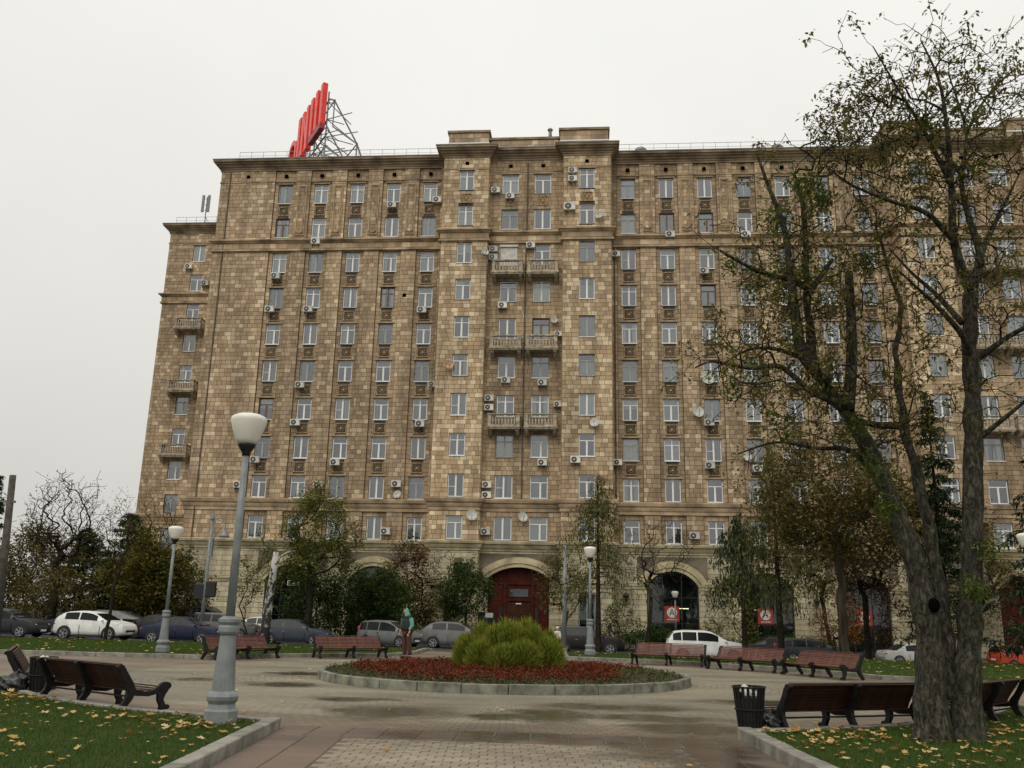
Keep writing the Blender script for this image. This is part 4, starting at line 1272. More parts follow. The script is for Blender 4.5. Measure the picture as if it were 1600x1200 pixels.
# lit tubes inside two of the shops
M['tube'] = mat_emit('lit_tube', (1.0, 0.80, 0.52), 5.0)
for cx, dx, L in ((6.92, .75, 1.1), (14.3, -.3, 1.2)):
    bl(MB().box(cx + dx - L / 2, cx + dx + L / 2, YM + .62, YM + .68, 2.34, 2.39).obj('ceiling_tube', M['tube']))
# dark red entrance with panelled doors
cx, hw, sp, tp, y = DOOR
yd = y + 0.55
dw = MB().box(cx - hw, cx + hw, yd, yd + .06, ZB + .2, tp)
dp = bl(dw.obj('door_surround', M['door_red']))
def sub(mb, nm, mt, par=dp):
    o = mb.obj(nm, mt); o.parent = par; return o
for s in (-1, 1):
    sub(MB().box(cx + s * 1.85 - .5, cx + s * 1.85 + .5, yd - .06, yd - .002, -.6, 3.9), 'side_panel', M['door_red'])
    sub(MB().box(cx + s * 1.1 - .13, cx + s * 1.1 + .13, yd - .12, yd - .001, -.7, 4.0), 'door_post', M['door_red'])
    dr = sub(MB().box(cx + s * .48 - .46, cx + s * .48 + .46, yd - .09, yd - .003, -.7, 2.55), 'door', M['wood_door'])
    for (a, b_) in ((-.5, .5), (.7, 1.5), (1.65, 2.4)):
        o = MB().box(cx + s * .48 - .34, cx + s * .48 + .34, yd - .115, yd - .088, a, b_).obj('door_panel', M['wood_door']); o.parent = dr
    sub(MB().box(cx + s * 1.45 - .12, cx + s * 1.45 + .12, yd - .07, yd - .06, -.2, 2.2), 'dark_glazing', M['black'])
sub(MB().box(cx - 1.05, cx + 1.05, yd - .11, yd - .003, 2.65, 2.8), 'transom', M['door_red'])
sub(MB().box(cx - .75, cx + .75, yd - .05, yd - .003, 3.0, 3.6), 'fanlight', M['glass_dark'])
sub(MB().box(cx - .22, cx + .22, yd - .14, yd - .11, 2.42, 2.5), 'house_number', M['lamp_white'])
sub(MB().box(cx - 2.4, cx + 2.4, yd - .1, yd - .001, 3.95, 4.1), 'beam', M['door_red'])
for k in range(5):
    xx = cx - 1.9 + .95 * k
    sub(MB().box(xx - .03, xx + .03, yd - .05, yd - .003, 4.1, 5.1), 'glazing_bar', M['door_red'])
cx, hw, sp, tp, y = DOOR2
bl(MB().box(cx - hw, cx + hw, y + .5, y + .56, ZB + .2, tp).obj('door_surround', M['door_red']))
for (cx, w, z0, z1, y) in LOWWIN + VENTW:
    o = bl(MB().box(cx - w / 2, cx + w / 2, y + .2, y + .22, z0, z1).obj('ground_window', M['frame_grey' if w > 1 else 'room']))
    if w > 1:
        MB().box(cx - w / 2 + .1, cx - .05, y + .17, y + .19, z0 + .1, z1 - .1).obj('pane', M['glass_dark'], o)
        MB().box(cx + .05, cx + w / 2 - .1, y + .17, y + .19, z0 + .1, z1 - .1).obj('pane', M['glass_dark'], o)
# downpipes and roof railing
for x, y, z0, z1 in ((-5.25, YR - .1, 10.8, 33.2), (-33.2, YM - .1, -0.6, 41.2), (-13.0, YM - .12, 10.8, 33.2), (2.5, YM - .12, 10.8, 33.2), (-5.2, YR - .1, 34.5, 41)):
    bl(MB().tube([(x, y, z0), (x, y, z1)], 0.055, 8).obj('downpipe', M['pipe']))
def railing(x0, x1, y):
    mb = MB()
    mb.bar((x0, y, 43.25), (x1, y, 43.25), .03).bar((x0, y, 42.85), (x1, y, 42.85), .02)
    r0 = bl(mb.obj('roof_railing', M['metal']))
    pm = MB().bar((0, 0, 0), (0, 0, .84), .03).mesh('railing_post', M['metal'])
    n = int((x1 - x0) / 1.1)
    for i in range(n + 1): link('railing_post', pm, r0, (x0 + (x1 - x0) * i / n, y, 42.42))
railing(-32.5, -13.2, YM - .15); railing(2.8, 26, YM - .15); railing(-45, -36, YW - .1)
pip = MB()
for x, z in ((-3.3, 44.7),): pip.tube([(x, 74.2, 44.0), (x, 74.2, 44.9)], .16, 10).lathe([(.24, 0), (.26, .1), (.05, .28)], 10, (x, 74.2, 44.9))
bl(pip.obj('roof_vent', M['metal']))
for x in (5.0, 17.3): bl(MB().lathe([(.55, 0), (.6, .3), (.45, .5), (.1, .6)], 14, (x, 75.2, 42.9)).lathe([(.3, 0), (.3, .5)], 12, (x, 75.2, 42.42)).obj('roof_vent', M['metal'], smooth=True))
# roller shutter over one recess window
sh = MB()
for k in range(12): sh.box(-6.75 - .74, -6.75 + .74, YR - .06, YR - .03, row_z(2) + .02 + k * .135, row_z(2) + .145 + k * .135)
sh.box(-6.75 - .8, -6.75 + .8, YR - .2, YR - .005, row_z(2) + 1.66, row_z(2) + 1.84)
bl(sh.obj('roller_shutter', M['ac_white']))
# ------------------------------------------------------------------ air conditioners and dishes on the wall
ac_case = MB().box(-.41, .41, -.32, 0, 0, .56).mesh('case', M['ac_white'], bevel=.02)
def disc(r_, y, n=18):
    return MB().prism([(r_ * math.cos(2 * math.pi * k / n), r_ * math.sin(2 * math.pi * k / n)) for k in range(n)], y, y + .02, 'y')
ac_fan = disc(.225, 0).mesh('fan_grille', M['ac_dark'])
ac_hub = disc(.07, 0).mesh('fan_hub', M['ac_white'])
ac_ring = MB()
for rr in (.12, .17):
    n = 18
    for k in range(n):
        a, b_ = 2 * math.pi * k / n, 2 * math.pi * (k + 1) / n
        ac_ring.bar((rr * math.cos(a), 0, rr * math.sin(a)), (rr * math.cos(b_), 0, rr * math.sin(b_)), .014)
ac_ring = ac_ring.mesh('guard_ring', M['metal'])
ac_brk = MB().box(-.3, -.26, -.34, .12, -.05, 0).box(.26, .3, -.34, .12, -.05, 0).bar((-.28, -.28, -.02), (-.28, .1, -.3), .03).bar((.28, -.28, -.02), (.28, .1, -.3), .03).mesh('bracket', M['metal'])
ORD = ['first', 'second', 'third', 'fourth', 'fifth', 'sixth', 'seventh', 'eighth', 'ninth', 'tenth']
SEC = {'L': 'column from left corner', 'R': 'column right of centre', 'E': 'column at far right', 'W': 'column of the set-back wing'}
def where(x, z):
    best = min(WIN, key=lambda w: abs(w[0] - x) * 1.0 + abs(w[1] + WH / 2 - z) * 0.8)
    bx, bz, by, bw, r_, (k, i) = best
    row = 'top row' if r_ == 0 else f'{ORD[r_]} row down'
    if k == 'B': col = ('left' if i % 2 == 0 else 'right') + ' projecting bay'
    elif k == 'C': col = ('left' if i % 2 == 0 else 'right') + ' window of the centre recess'
    elif k == 'W': col = 'set-back wing'
    else: col = f'{ORD[i]} {SEC[k]}'
    dx, dz = x - bx, z - (bz + WH / 2)
    rel = 'below' if dz < -0.75 else ('above' if dz > 1.2 else ('left of' if dx < -.3 else ('right of' if dx > .3 else 'before')))
    return rel, row, col
used = {}
def uniq(lbl, extra):
    while lbl in used: lbl = lbl + ' ' + extra; extra = 'too'
    used[lbl] = 1
    return lbl
def ac_unit(x, z, y, tilt=0.0, s=1.0, note=None):
    t = empty('air_conditioner', (x, y - 0.12, z - .28), tilt)
    rel, row, col = where(x, z)
    col = col.replace('left window of the centre recess', 'left recess window').replace('right window of the centre recess', 'right recess window')
    adj = (note + ' ') if note else ''
    lbl = uniq(f'{adj}air conditioner {rel} the window, {row}, {col}', '(lower)')
    tag(t, lbl, 'air conditioner', 'air conditioners on the facade')
    t.scale = (s, 1, s)
    c = link('case', ac_case, t)
    link('fan_grille', ac_fan, t, (-.1, -.34, .28)); link('fan_hub', ac_hub, t, (-.1, -.352, .28)); link('guard_ring', ac_ring, t, (-.1, -.35, .28))
    link('bracket', ac_brk, t)
ACM = [(-24.49, 34.06), (-17.67, 37.56), (-13.5, 37.99), (-27.95, 30.75), (-28.2, 27.58), (-24.69, 27.56), (-24.87, 20.61), (-24.99, 17.25), (-29.5, 11.83), (-22.55, 11.85), (-21.25, 13.83), (-14.42, 27.44), (-14.1, 17.19), (-15.86, 12.03), (-16.56, 8.08), (7.37, 34.32), (13.9, 34.23), (10.21, 30.86), (10.14, 13.82), (13.99, 13.59), (8.73, 8.08), (10.2, 17.41), (-28.25, 13.99)]
for x, z in ACM: ac_unit(x, z, YM)
for x, z in ((2.62, 32.5), (2.62, 14.02), (-13.15, 20.68)): ac_unit(x, z, YM - .1, s=.9, note='small')
for x, z in ((-42.9, 37.39), (-40.85, 35.45)): ac_unit(x, z, YW)
ACC = [(-8.05, 38.31), (-6.74, 37.72), (-4.83, 32.98), (-8.1, 32.65), (-8.1, 31.9), (-7.17, 27.44), (-6.74, 20.77), (-3.66, 20.55), (-8.1, 19.2), (-8.1, 18.4), (-3.57, 13.77), (-8.1, 11.9), (-8.1, 11.05), (-8.1, 8.09)]
for i, (x, z) in enumerate(ACC): ac_unit(x, z, YR, s=.95)
for x, z, s in ((-1.18, 39.75, .95), (-1.18, 38.95, .95), (-1.44, 36.2, 1.25), (-.85, 13.9, 1.0)): ac_unit(x, z, YB, s=s, note='large' if s > 1.2 else None)
for x, z in ((-2.35, 24.88), (-2.35, 18.73)): ac_unit(x, z, YR, s=.8, note='narrow')

def dish(x, y, z, r_, mat, az, label):
    t = empty('satellite_dish', (x, y, z)); tag(t, label, 'satellite dish', 'satellite dishes on the facade')
    t.rotation_euler = (R(-18), 0, az); r_ *= .8
    mb = MB(); n = 20; vs = [(0, 0.05, 0)]; fs = []
    for k in range(1, 5):
        rr = r_ * k / 4
        for i in range(n):
            a = 2 * math.pi * i / n
            vs.append((rr * math.cos(a), 0.05 - .32 * rr * rr / r_, rr * math.sin(a) * 1.08))
    for i in range(n): fs.append((0, 1 + i, 1 + (i + 1) % n))
    for k in range(3):
        for i in range(n): fs.append((1 + k * n + i, 1 + (k + 1) * n + i, 1 + (k + 1) * n + (i + 1) % n, 1 + k * n + (i + 1) % n))
    mb.add(vs, fs); mb.obj('reflector', mat, t, smooth=True)
    MB().bar((0, 0, -r_), (0, -.5 * r_ - .2, -.25 * r_), .03).obj('feed_arm', M['metal'], t)
    MB().box(-.05, .05, -.5 * r_ - .3, -.5 * r_ - .17, -.25 * r_ - .05, -.25 * r_ + .05).obj('feed_head', M['ac_white'], t)
    MB().bar((0, .06, 0), (0, .5, -.1), .06).obj('wall_mount', M['metal'], t)
for (x, z, y, r_, mt, az, lb) in [
    (-8.75, 32.1, YB - .3, .42, 'dish', .5, 'white dish on the corner of the left projecting bay, third row down'),
    (1.15, 35.4, YB - .3, .45, 'dish', -.3, 'pale dish beside the right bay window just above the middle cornice'),
    (-11.55, 21.89, YB - .3, .52, 'dish_rust', .5, 'rusty brown dish beside the left bay window'),
    (-2.75, 26.06, YR - .3, .40, 'dish', .3, 'small cream dish above the right middle balcony'),
    (.75, 17.0, YB - .3, .50, 'dish', -.3, 'grey dish below the right bay window, seventh row down'),
    (-9.17, 9.3, YB - .3, .55, 'dish', .2, 'white dish above an air conditioner near the lower cornice'),
    (-5.1, 9.28, YR - .3, .5, 'dish', .4, 'white dish between the recess windows above the red entrance'),
    (-15.71, 11.15, YM - .3, .42, 'dish', -.2, 'small white dish under an air conditioner by the fifth column'),
    (10.16, 21.24, YM - .3, .78, 'dish', .2, 'largest white dish, below a window behind the tree twigs'),
    (9.3, 18.31, YM - .3, .62, 'dish', .25, 'white dish left of a window behind long bare branches'),
    (13.2, 14.57, YM - .3, .5, 'dish', .2, 'white dish on the left of two side by side behind the larch'),
    (16.37, 14.49, YM - .3, .5, 'dish', .2, 'white dish on the right of two side by side behind the larch')]:
    dish(x, y, z, r_, M[mt], az, lb)

# ------------------------------------------------------------------ red roof sign on a lattice
SN, SF = Vector((-26.5, 80.0)), Vector((-31.9, 88.0))
sd = (SF - SN).normalized()
sg = empty('roof_sign', (SN.x, SN.y, 42.42))
sg.rotation_euler = (0, 0, math.atan2(sd.y, sd.x))
tag(sg, 'giant red letters on a steel lattice standing on the roof', 'roof sign')
# local x runs from the near end to the far end; the lit face looks to +Y (left of travel)
zb, zt = 6.6, 11.9
def stroke(a, b_, z0, z1, y0=0.0, y1=.95): return MB().box(a, b_, y0, y1, z0, z1)
def letter(name, boxes):
    mb = MB()
    for q in boxes: mb.box(*q)
    o = mb.obj(name, M['sign_red'], sg, bevel=.06)
    return o
l1 = letter('letter', [(0, .75, 0, .55, zb, zt)])
for a in (0.0, 1.65, 3.3):
    letter('letter_stroke', [(a, a + .82, -.02, .57, zb + .72, zt)]) if a else None
MB().box(-.01, 4.06, .01, .58, zb - .02, zb + .7).obj('letter_foot', M['sign_red_dark'], sg, bevel=.05)
for a in (4.9, 6.5, 7.9):
    letter('letter_stroke', [(a, a + .82, 0, .55, zb, zt)])
MB().bar((5.2, .28, zb + .5), (6.7, .28, zt - .5), .5, .5).obj('letter_diagonal', M['sign_red'], sg)
# round low letter at the far end
rg = MB(); n = 20; vs = []; fs = []
for i in range(n + 1):
    a = math.pi * i / n
    for rr in (1.55, 1.0):
        for yy in (0, .55): vs.append((10.6 - rr * math.cos(a), yy, zb + 2.0 + rr * math.sin(a)))
for i in range(n):
    b0, b1 = i * 4, i * 4 + 4
    fs += [(b0, b1, b1 + 1, b0 + 1), (b0 + 2, b0 + 3, b1 + 3, b1 + 2), (b0, b0 + 2, b1 + 2, b1), (b0 + 1, b1 + 1, b1 + 3, b0 + 3)]
rg.add(vs, fs).box(9.05, 9.6, 0, .55, zb, zb + 2.0).box(11.6, 12.15, 0, .55, zb, zb + 2.0)
rg.obj('letter', M['sign_red'], sg)
for a in (.4, 4.4, 8.4, 12.0):   # triangular supports behind the letters
    tw = MB(); Yb = -6.2
    top = 10.4
    tw.bar((a, -.25, 0), (a, -.25, zt - .7), .13).bar((a, Yb, 0), (a, -3.6, 6.2), .14).bar((a, -3.6, 6.2), (a, -.9, top), .12).bar((a, -.9, top), (a, -.25, top), .12)
    tw.bar((a, -3.6, 0), (a, -3.6, 6.2), .12).bar((a, -.9, top), (a, -.9, 7.4), .1).bar((a, -.9, 7.4), (a, -3.6, 6.2), .1)
    for k in range(5):
        z0 = k * 2.0
        tw.bar((a, -.25, z0), (a, max(Yb + z0 * .42, -3.6), z0 + 1.6), .08).bar((a, -.25, z0 + 2), (a, max(Yb + z0 * .42, -3.6), z0 + .2), .07)
        tw.bar((a, -.25, z0 + 2), (a, -max(.9, 5.4 - z0 * .55), z0 + 2), .07)
    tw.bar((a, -3.6, 3), (a, -5, 2.6), .07).bar((a, -5, 2.6), (a, -3.6, .2), .07).bar((a, -3.6, 4.6), (a, -.25, 2.0), .07)
    tw.obj('lattice_frame', M['metal'], sg)
for z in (1.0, 3.0, 5.0, 6.3, 8.0, 10.2):
    MB().bar((0.2, -.3, z), (12.2, -.3, z), .12).obj('lattice_beam', M['metal'], sg)
for (y, z) in ((-3.6, 6.2), (-3.6, 3.0), (-.9, 10.4), (-5.1, 2.6)):
    MB().bar((.2, y, z), (12.2, y, z), .09).obj('lattice_beam', M['metal'], sg)
# roof antenna on the wing
an = empty('roof_antenna', (-42.3, 89.0, 42.42)); tag(an, 'grey mobile antenna mast on the roof of the set-back wing', 'antenna')
MB().tube([(0, 0, 0), (0, 0, 3.8)], .06, 8).bar((0, 0, 1.4), (.9, 0, 0), .05).obj('mast', M['metal'], an)
for dx in (-.35, .3): MB().box(dx - .13, dx + .13, -.25, -.08, 1.9, 3.9).obj('panel', M['lamp_grey'], an)
for k in range(3): MB().bar((-.35, -.1, 2.1 + k * .7), (.35, -.1, 2.1 + k * .7), .04).obj('crossbar', M['metal'], an)

# ------------------------------------------------------------------ signs, lanterns on the ground floor
def text_mesh(name, body, size, mat, depth=.01):
    cu = bpy.data.curves.new(name, 'FONT'); cu.body = body; cu.size = size; cu.align_x = 'CENTER'; cu.align_y = 'CENTER'; cu.extrude = depth
    to = bpy.data.objects.new(name, cu); COL.objects.link(to)
    bpy.context.view_layer.update()
    me = bpy.data.meshes.new_from_object(to.evaluated_get(bpy.context.evaluated_depsgraph_get()))
    bpy.data.objects.remove(to); me.materials.clear(); me.materials.append(mat); me.name = name
    return me
M['board_red'] = mat_plain('red_board', (0.28, 0.032, 0.018), 0.5, var=.1)
M['board_white'] = mat_plain('white_print', (0.55, 0.52, 0.47), 0.5, var=.05)
M['violet'] = mat_plain('violet_board', (0.03, 0.012, 0.075), 0.4, var=.1)
M['violet_txt'] = mat_plain('violet_letters', (0.22, 0.15, 0.62), 0.4, var=.05)
tA = text_mesh('letter', 'А', .62, M['black'])
disc_me = disc(.40, 0, 28).mesh('white_disc', M['board_white'])
for i, (x, z, lb) in enumerate(((6.85, 1.95, 'red square sign with a ringed letter A behind the left shop glass'), (14.15, 1.92, 'red square sign with a ringed letter A in the middle shop arch'), (21.75, 1.95, 'red square sign with a ringed letter A in the right shop arch behind leaves'))):
    t = empty('shop_sign', (x, YM + .2, z)); tag(t, lb, 'sign', 'red signs in the shop arches')
    MB().box(-.58, .58, 0, .05, -.62, .58).obj('board', M['board_red'], t)
    link('white_disc', disc_me, t, (0, -.022, .08))
    o = link('letter', tA, t, (0, -.03, .08), (R(90), 0, 0))
    for k in range(6): MB().box(-.36 + .13 * k, -.27 + .13 * k, -.012, 0, -.49, -.40).obj('lettering', M['board_white'], t)
t = empty('shop_sign', (-33.05, YM - .1, 3.35)); tag(t, 'dark violet sign board on the pale corner wall behind the maple', 'sign')
MB().box(-1.0, .75, 0, .08, -.32, .32).obj('board', M['violet'], t)
link('letters', text_mesh('letters', 'ИМО', .5, M['violet_txt']), t, (-.05, -.02, 0), (R(90), 0, 0))
t = empty('shop_sign', (-24.2, YM + .22, 3.72)); tag(t, 'white lettering in the dark left arch behind the birch', 'sign')
link('letters', text_mesh('letters', 'Е.вк', .55, M['board_white'], .02), t, (0, 0, 0), (R(90), 0, 0))
def lantern(x, z, y, lb):
    t = empty('wall_lantern', (x, y, z)); tag(t, lb, 'lantern', 'wall lanterns')
    MB().bar((0, .3, .25), (0, -.02, .35), .05).bar((0, -.02, .35), (0, -.02, .28), .04).obj('arm', M['black'], t)
    MB().lathe([(.05, -.62), (.09, -.45), (.24, -.05), (.26, 0)], 6).obj('body', M['black'], t)
    MB().lathe([(.28, 0), (.26, .07), (.10, .2), (.03, .3), (.04, .36)], 6).obj('cap', M['black'], t)
    MB().lathe([(.1, -.42), (.255, -.04)], 6, cap=False).obj('panes', M['glass_dark'], t)
lantern(3.2, 3.25, YM - .35, 'black wall lantern between the larch and the left shop arch')
lantern(18.05, 3.15, YM - .35, 'black wall lantern on the pale wall right of the middle shop arch')
t = empty('notice_board', (-7.6, 70.8, -.6)); tag(t, 'black board with a white patch beside the dark red entrance', 'board')
MB().box(-.65, .65, -.04, .04, 1.5, 2.35).box(-.5, -.44, -.03, .03, 0, 1.5).box(.44, .5, -.03, .03, 0, 1.5).obj('stand', M['black'], t)
MB().box(-.1, .5, -.06, -.042, 1.95, 2.3).obj('white_patch', M['board_white'], t)

# ------------------------------------------------------------------ lamps
def park_lamp():
    t = empty('park_lamp')
    MB().lathe([(.24, 0), (.24, .22), (.21, .25), (.19, .31), (.22, .36), (.23, .41), (.21, .45), (.165, .48)], 8).obj('foot', M['lamp_grey'], t)
    MB().lathe([(.158, .47), (.108, 1.22), (.13, 1.24), (.145, 1.27), (.145, 1.33), (.13, 1.36), (.155, 1.40), (.155, 1.44), (.09, 1.48)], 16).obj('base_cone', M['lamp_grey'], t, smooth=False)
    MB().tube([(0, 0, 1.45), (0, 0, 2.6), (0, 0, 3.82)], [.064, .056, .046], 14).obj('pole', M['lamp_grey'], t, smooth=True)
    MB().lathe([(.055, 3.78), (.06, 3.82), (.085, 3.86), (.13, 3.93), (.135, 3.96)], 20).obj('cup', M['black'], t, smooth=True)
    MB().lathe([(.125, 3.945), (.17, 4.02), (.225, 4.17), (.258, 4.29), (.262, 4.33), (.245, 4.365), (.17, 4.40), (.08, 4.415), (.01, 4.42)], 28).obj('globe', M['lamp_white'], t, smooth=True)
    return t
lamp0 = park_lamp()
LAMPS = [(-5.02, 12.76, 'tall grey park lamp in the near lawn, the largest'), (-14.71, 31.5, 'grey park lamp on the far lawn before the blue sedan'),
         (0.18, 38.2, 'grey park lamp beside the larch trunk, behind the flower bed'), (13.75, 29.6, 'park lamp at the right picture edge beyond the big tree'), (6.6, 69.0, 'slim park lamp in front of the left shop arch')]
for i, (x, y, lb) in enumerate(LAMPS):
    o = lamp0 if i == 0 else copy_tree(lamp0)
    o.location = (x, y, float(T(x, y)) + 0.03); o.rotation_euler = (0, 0, R(11) * i)
    tag(o, lb, 'street lamp', 'park lamps with white globes')
# tall street light with a bell lamp and traffic signals
t = empty('street_light', (-22.2, 52.2, float(road_z(-22)))); tag(t, 'tall grey street light with a hanging bell lamp and signal backs', 'street light')
ph = 7.2
MB().tube([(0, 0, 0), (0, 0, ph)], [.12, .085], 12).obj('pole', M['lamp_grey'], t, smooth=True)
MB().lathe([(.14, ph - .1), (.15, ph), (.11, ph + .2), (.03, ph + .28)], 12).obj('finial', M['lamp_grey'], t)
MB().bar((0, 0, ph - .05), (1.05, 0, ph - .3), .06).tube([(.05, 0, ph - 1.5), (.3, 0, ph - .95), (.75, 0, ph - .4)], .025, 6).bar((.82, 0, ph - .2), (.82, 0, ph - .75), .05).obj('arm', M['lamp_grey'], t)
MB().lathe([(.05, .35), (.1, .25), (.26, .12), (.30, 0), (.28, -.03)], 16, (.82, 0, ph - 1.1)).obj('bell_lamp', M['lamp_grey'], t, smooth=True)
MB().box(.08, .2, -.1, .1, ph - 2.3, ph - 1.2).obj('control_box', M['lamp_grey'], t)
for dx, dz in ((-.34, 0), (.34, .14)):
    MB().box(dx - .3, dx + .3, -.12, .12, 2.45 + dz, 3.35 + dz).obj('signal_back', M['black'], t, bevel=.04)
t = empty('street_light', (-1.2, 52.5, float(T(-1.2, 52.5)))); tag(t, 'plain grey post behind the bush right of the entrance', 'post')
MB().tube([(0, 0, 0), (0, 0, 6.3)], [.13, .09], 12).obj('pole', M['lamp_grey'], t, smooth=True)
MB().lathe([(.17, 0), (.17, .5), (.13, .6)], 12).obj('base', M['lamp_grey'], t)
t = empty('utility_pole', (-26.55, 40.2, 0)); tag(t, 'dark concrete pole leaning at the left picture edge', 'pole')
M['concrete_dark'] = mat_plain('old_concrete', (.07, .062, .05), .9, var=.3, scale=4, bump=.3)
MB().tube([(-.1, 0, -.2), (-.3, 0, 3.5), (-.52, 0, 7.5)], [.2, .18, .15], 10).obj('pole', M['concrete_dark'], t, smooth=True)
MB().box(-.75, -.2, -.06, .06, 6.2, 6.3).obj('clamp', M['metal'], t)

# ------------------------------------------------------------------ benches
def bench_proto(slat_mat, hw_):
    t = empty('park_bench'); L = 2.46
    back = [(.10, .44), (.145, .52), (.185, .60), (.215, .68), (.24, .76), (.262, .83), (.275, .88)]
    def frame(x):
        mb = MB(); a, b_ = x - .032, x + .032
        mb.ribbon([(.30, .905), (.265, .84), (.225, .70), (.165, .56), (.12, .46), (.105, .38), (.13, .26), (.19, .13), (.255, .0)], [.05, .085, .09, .09, .11, .12, .10, .085, .07], a, b_)
        mb.prism([(.30 + .05 * math.cos(k * math.pi / 5), .885 + .05 * math.sin(k * math.pi / 5)) for k in range(10)], a - .004, b_ + .004)
        mb.ribbon([(.12, .41), (0, .355), (-.14, .335), (-.26, .37), (-.34, .44), (-.40, .49)], [.12, .10, .095, .10, .12, .13], a + .001, b_ - .001)
        mb.prism([(-.40 + .085 * math.cos(k * math.pi / 6), .475 + .085 * math.sin(k * math.pi / 6)) for k in range(12)], a - .003, b_ + .003)
        mb.ribbon([(-.395, .44), (-.35, .30), (-.345, .20), (-.385, .09), (-.39, .0)], [.14, .11, .085, .08, .10], a + .002, b_ - .002)
        mb.prism([(-.445 + .05 * math.cos(k * math.pi / 5), .055 + .05 * math.sin(k * math.pi / 5)) for k in range(10)], a + .003, b_ - .003)
        return mb
    for x in (-L / 2, 0, L / 2): frame(x).obj('frame', M['black_iron'], t)
    sm = MB().box(-L / 2 + .03, L / 2 - .03, -.012, .012, -hw_, hw_).mesh('slat', slat_mat, bevel=.004)
    # back slats ride on the front of the frame, seat slats on its dip
    for i in range(8):
        u = i / 7; y = .065 + .19 * u ** 1.15; z = .455 + .06 * 7 * u
        link('slat', sm, t, (0, y - .055 + .02, z), (R(-22 + 6 * u), 0, 0))
    link('slat', sm, t, (0, .285, .935), (R(80), 0, 0))
    for i in range(7):
        u = i / 6; y = .04 - .40 * u; z = .415 - .012 * math.sin(u * math.pi) + .0 + (.045 * max(0, u - .7) / .3)
        link('slat', sm, t, (0, y, z), (R(90 + (-10 if u < .5 else 6)), 0, 0))
    MB().bar((-L / 2, .10, .30), (L / 2, .10, .30), .03).obj('tie_bar', M['black_iron'], t)
    return t
bp_far = bench_proto(M['slat'], .0255); bp_near = bench_proto(M['slat_dark'], .0315)
BENCH = [  # x, y, direction faced, near?, label
    (-8.1, 15.05, (.52, .85), True, 'dark wooden park bench seen from behind beside the left bin'),
    (-11.4, 18.4, (.86, .50), True, 'park bench cut by the left picture edge with slats facing us'),
    (-11.45, 30.2, (.86, -.51), False, 'red-brown slatted bench partly behind the big lamp post'),
    (-8.4, 32.75, (.58, -.81), False, 'red-brown slatted bench left of the hooded person'),
    (2.95, 33.5, (-.30, -.95), False, 'red-brown slatted bench before the white SUV, first of three in a row'),
    (5.3, 31.25, (-.66, -.75), False, 'red-brown slatted bench in the middle of the three in a row'),
    (7.1, 28.75, (-.86, -.50), False, 'red-brown slatted bench at the right end of the three in a row'),
    (3.9, 14.75, (-.42, .91), True, 'dark wooden park bench seen from behind beside the right bin'),
    (6.5, 16.25, (-.75, .66), True, 'dark park bench half hidden behind the big tree trunk')]
first = {True: bp_near, False: bp_far}; usedb = set()
for (x, y, d, near, lb) in BENCH:
    o = first[near] if near not in usedb else copy_tree(first[near])
    usedb.add(near)
    # bench front is local -Y
    o.scale = (1, 1.18, .77); o.location = (x, y, 0.012); o.rotation_euler = (0, 0, math.atan2(d[1], d[0]) + math.pi / 2)
    tag(o, lb, 'bench', 'park benches round the plaza')
# bouquet-like pink bag on the far right bench end
# ------------------------------------------------------------------ bins and bags
def litter_bin(x, y, lb, lean):
    t = empty('litter_bin', (x, y, 0.01)); tag(t, lb, 'litter bin', 'slatted litter bins')
    t.rotation_euler = (R(lean), 0, .3); t.scale = (.95, .95, .95)
    sl = MB().box(-.022, .022, -.008, .008, 0, .64).mesh('slat', M['black_iron'])
    n = 18
    for k in range(n):
        a = 2 * math.pi * k / n
        o = link('slat', sl, t, (.17 * math.cos(a), .17 * math.sin(a), .08)); o.rotation_euler = (R(-5.5), 0, a - math.pi / 2)
        o.rotation_euler = Matrix.Rotation(a - math.pi / 2, 4, 'Z').__matmul__(Matrix.Rotation(R(-6), 4, 'X')).to_euler()
    MB().lathe([(.165, .10), (.215, .52), (.21, .52), (.155, .10)], 20, cap=True).obj('liner', M['black'], t)
    for z, r_ in ((.70, .245), (.10, .185), (.38, .218)):
        mb = MB(); q = 24
        mb.tube([(r_ * math.cos(2 * math.pi * k / q), r_ * math.sin(2 * math.pi * k / q), z) for k in range(q + 1)], .014, 6, cap=False)
        mb.obj('hoop', M['black_iron'], t, smooth=True)
    mb = MB()
    for k in range(3): mb.bar((.13 * math.cos(k * 2.09), .13 * math.sin(k * 2.09), 0), (.15 * math.cos(k * 2.09), .15 * math.sin(k * 2.09), .12), .03)
    mb.obj('feet', M['black_iron'], t)
    # paper sticking out
    pb = MB()
    for k in range(5):
        a = random.uniform(0, 6.28); rr = random.uniform(0, .1); s = random.uniform(.05, .09)
        pb.lathe([(s * .3, -s), (s, -s * .3), (s * .8, s * .5), (s * .1, s)], 6, (rr * math.cos(a), rr * math.sin(a), .56 + random.uniform(0, .1)))
    pb.obj('paper', M['board_white'], t)
litter_bin(-9.85, 16.35, 'dark slatted litter bin beside the near left bench', 0)
litter_bin(2.36, 13.92, 'dark slatted litter bin by the near right kerb corner', 0)
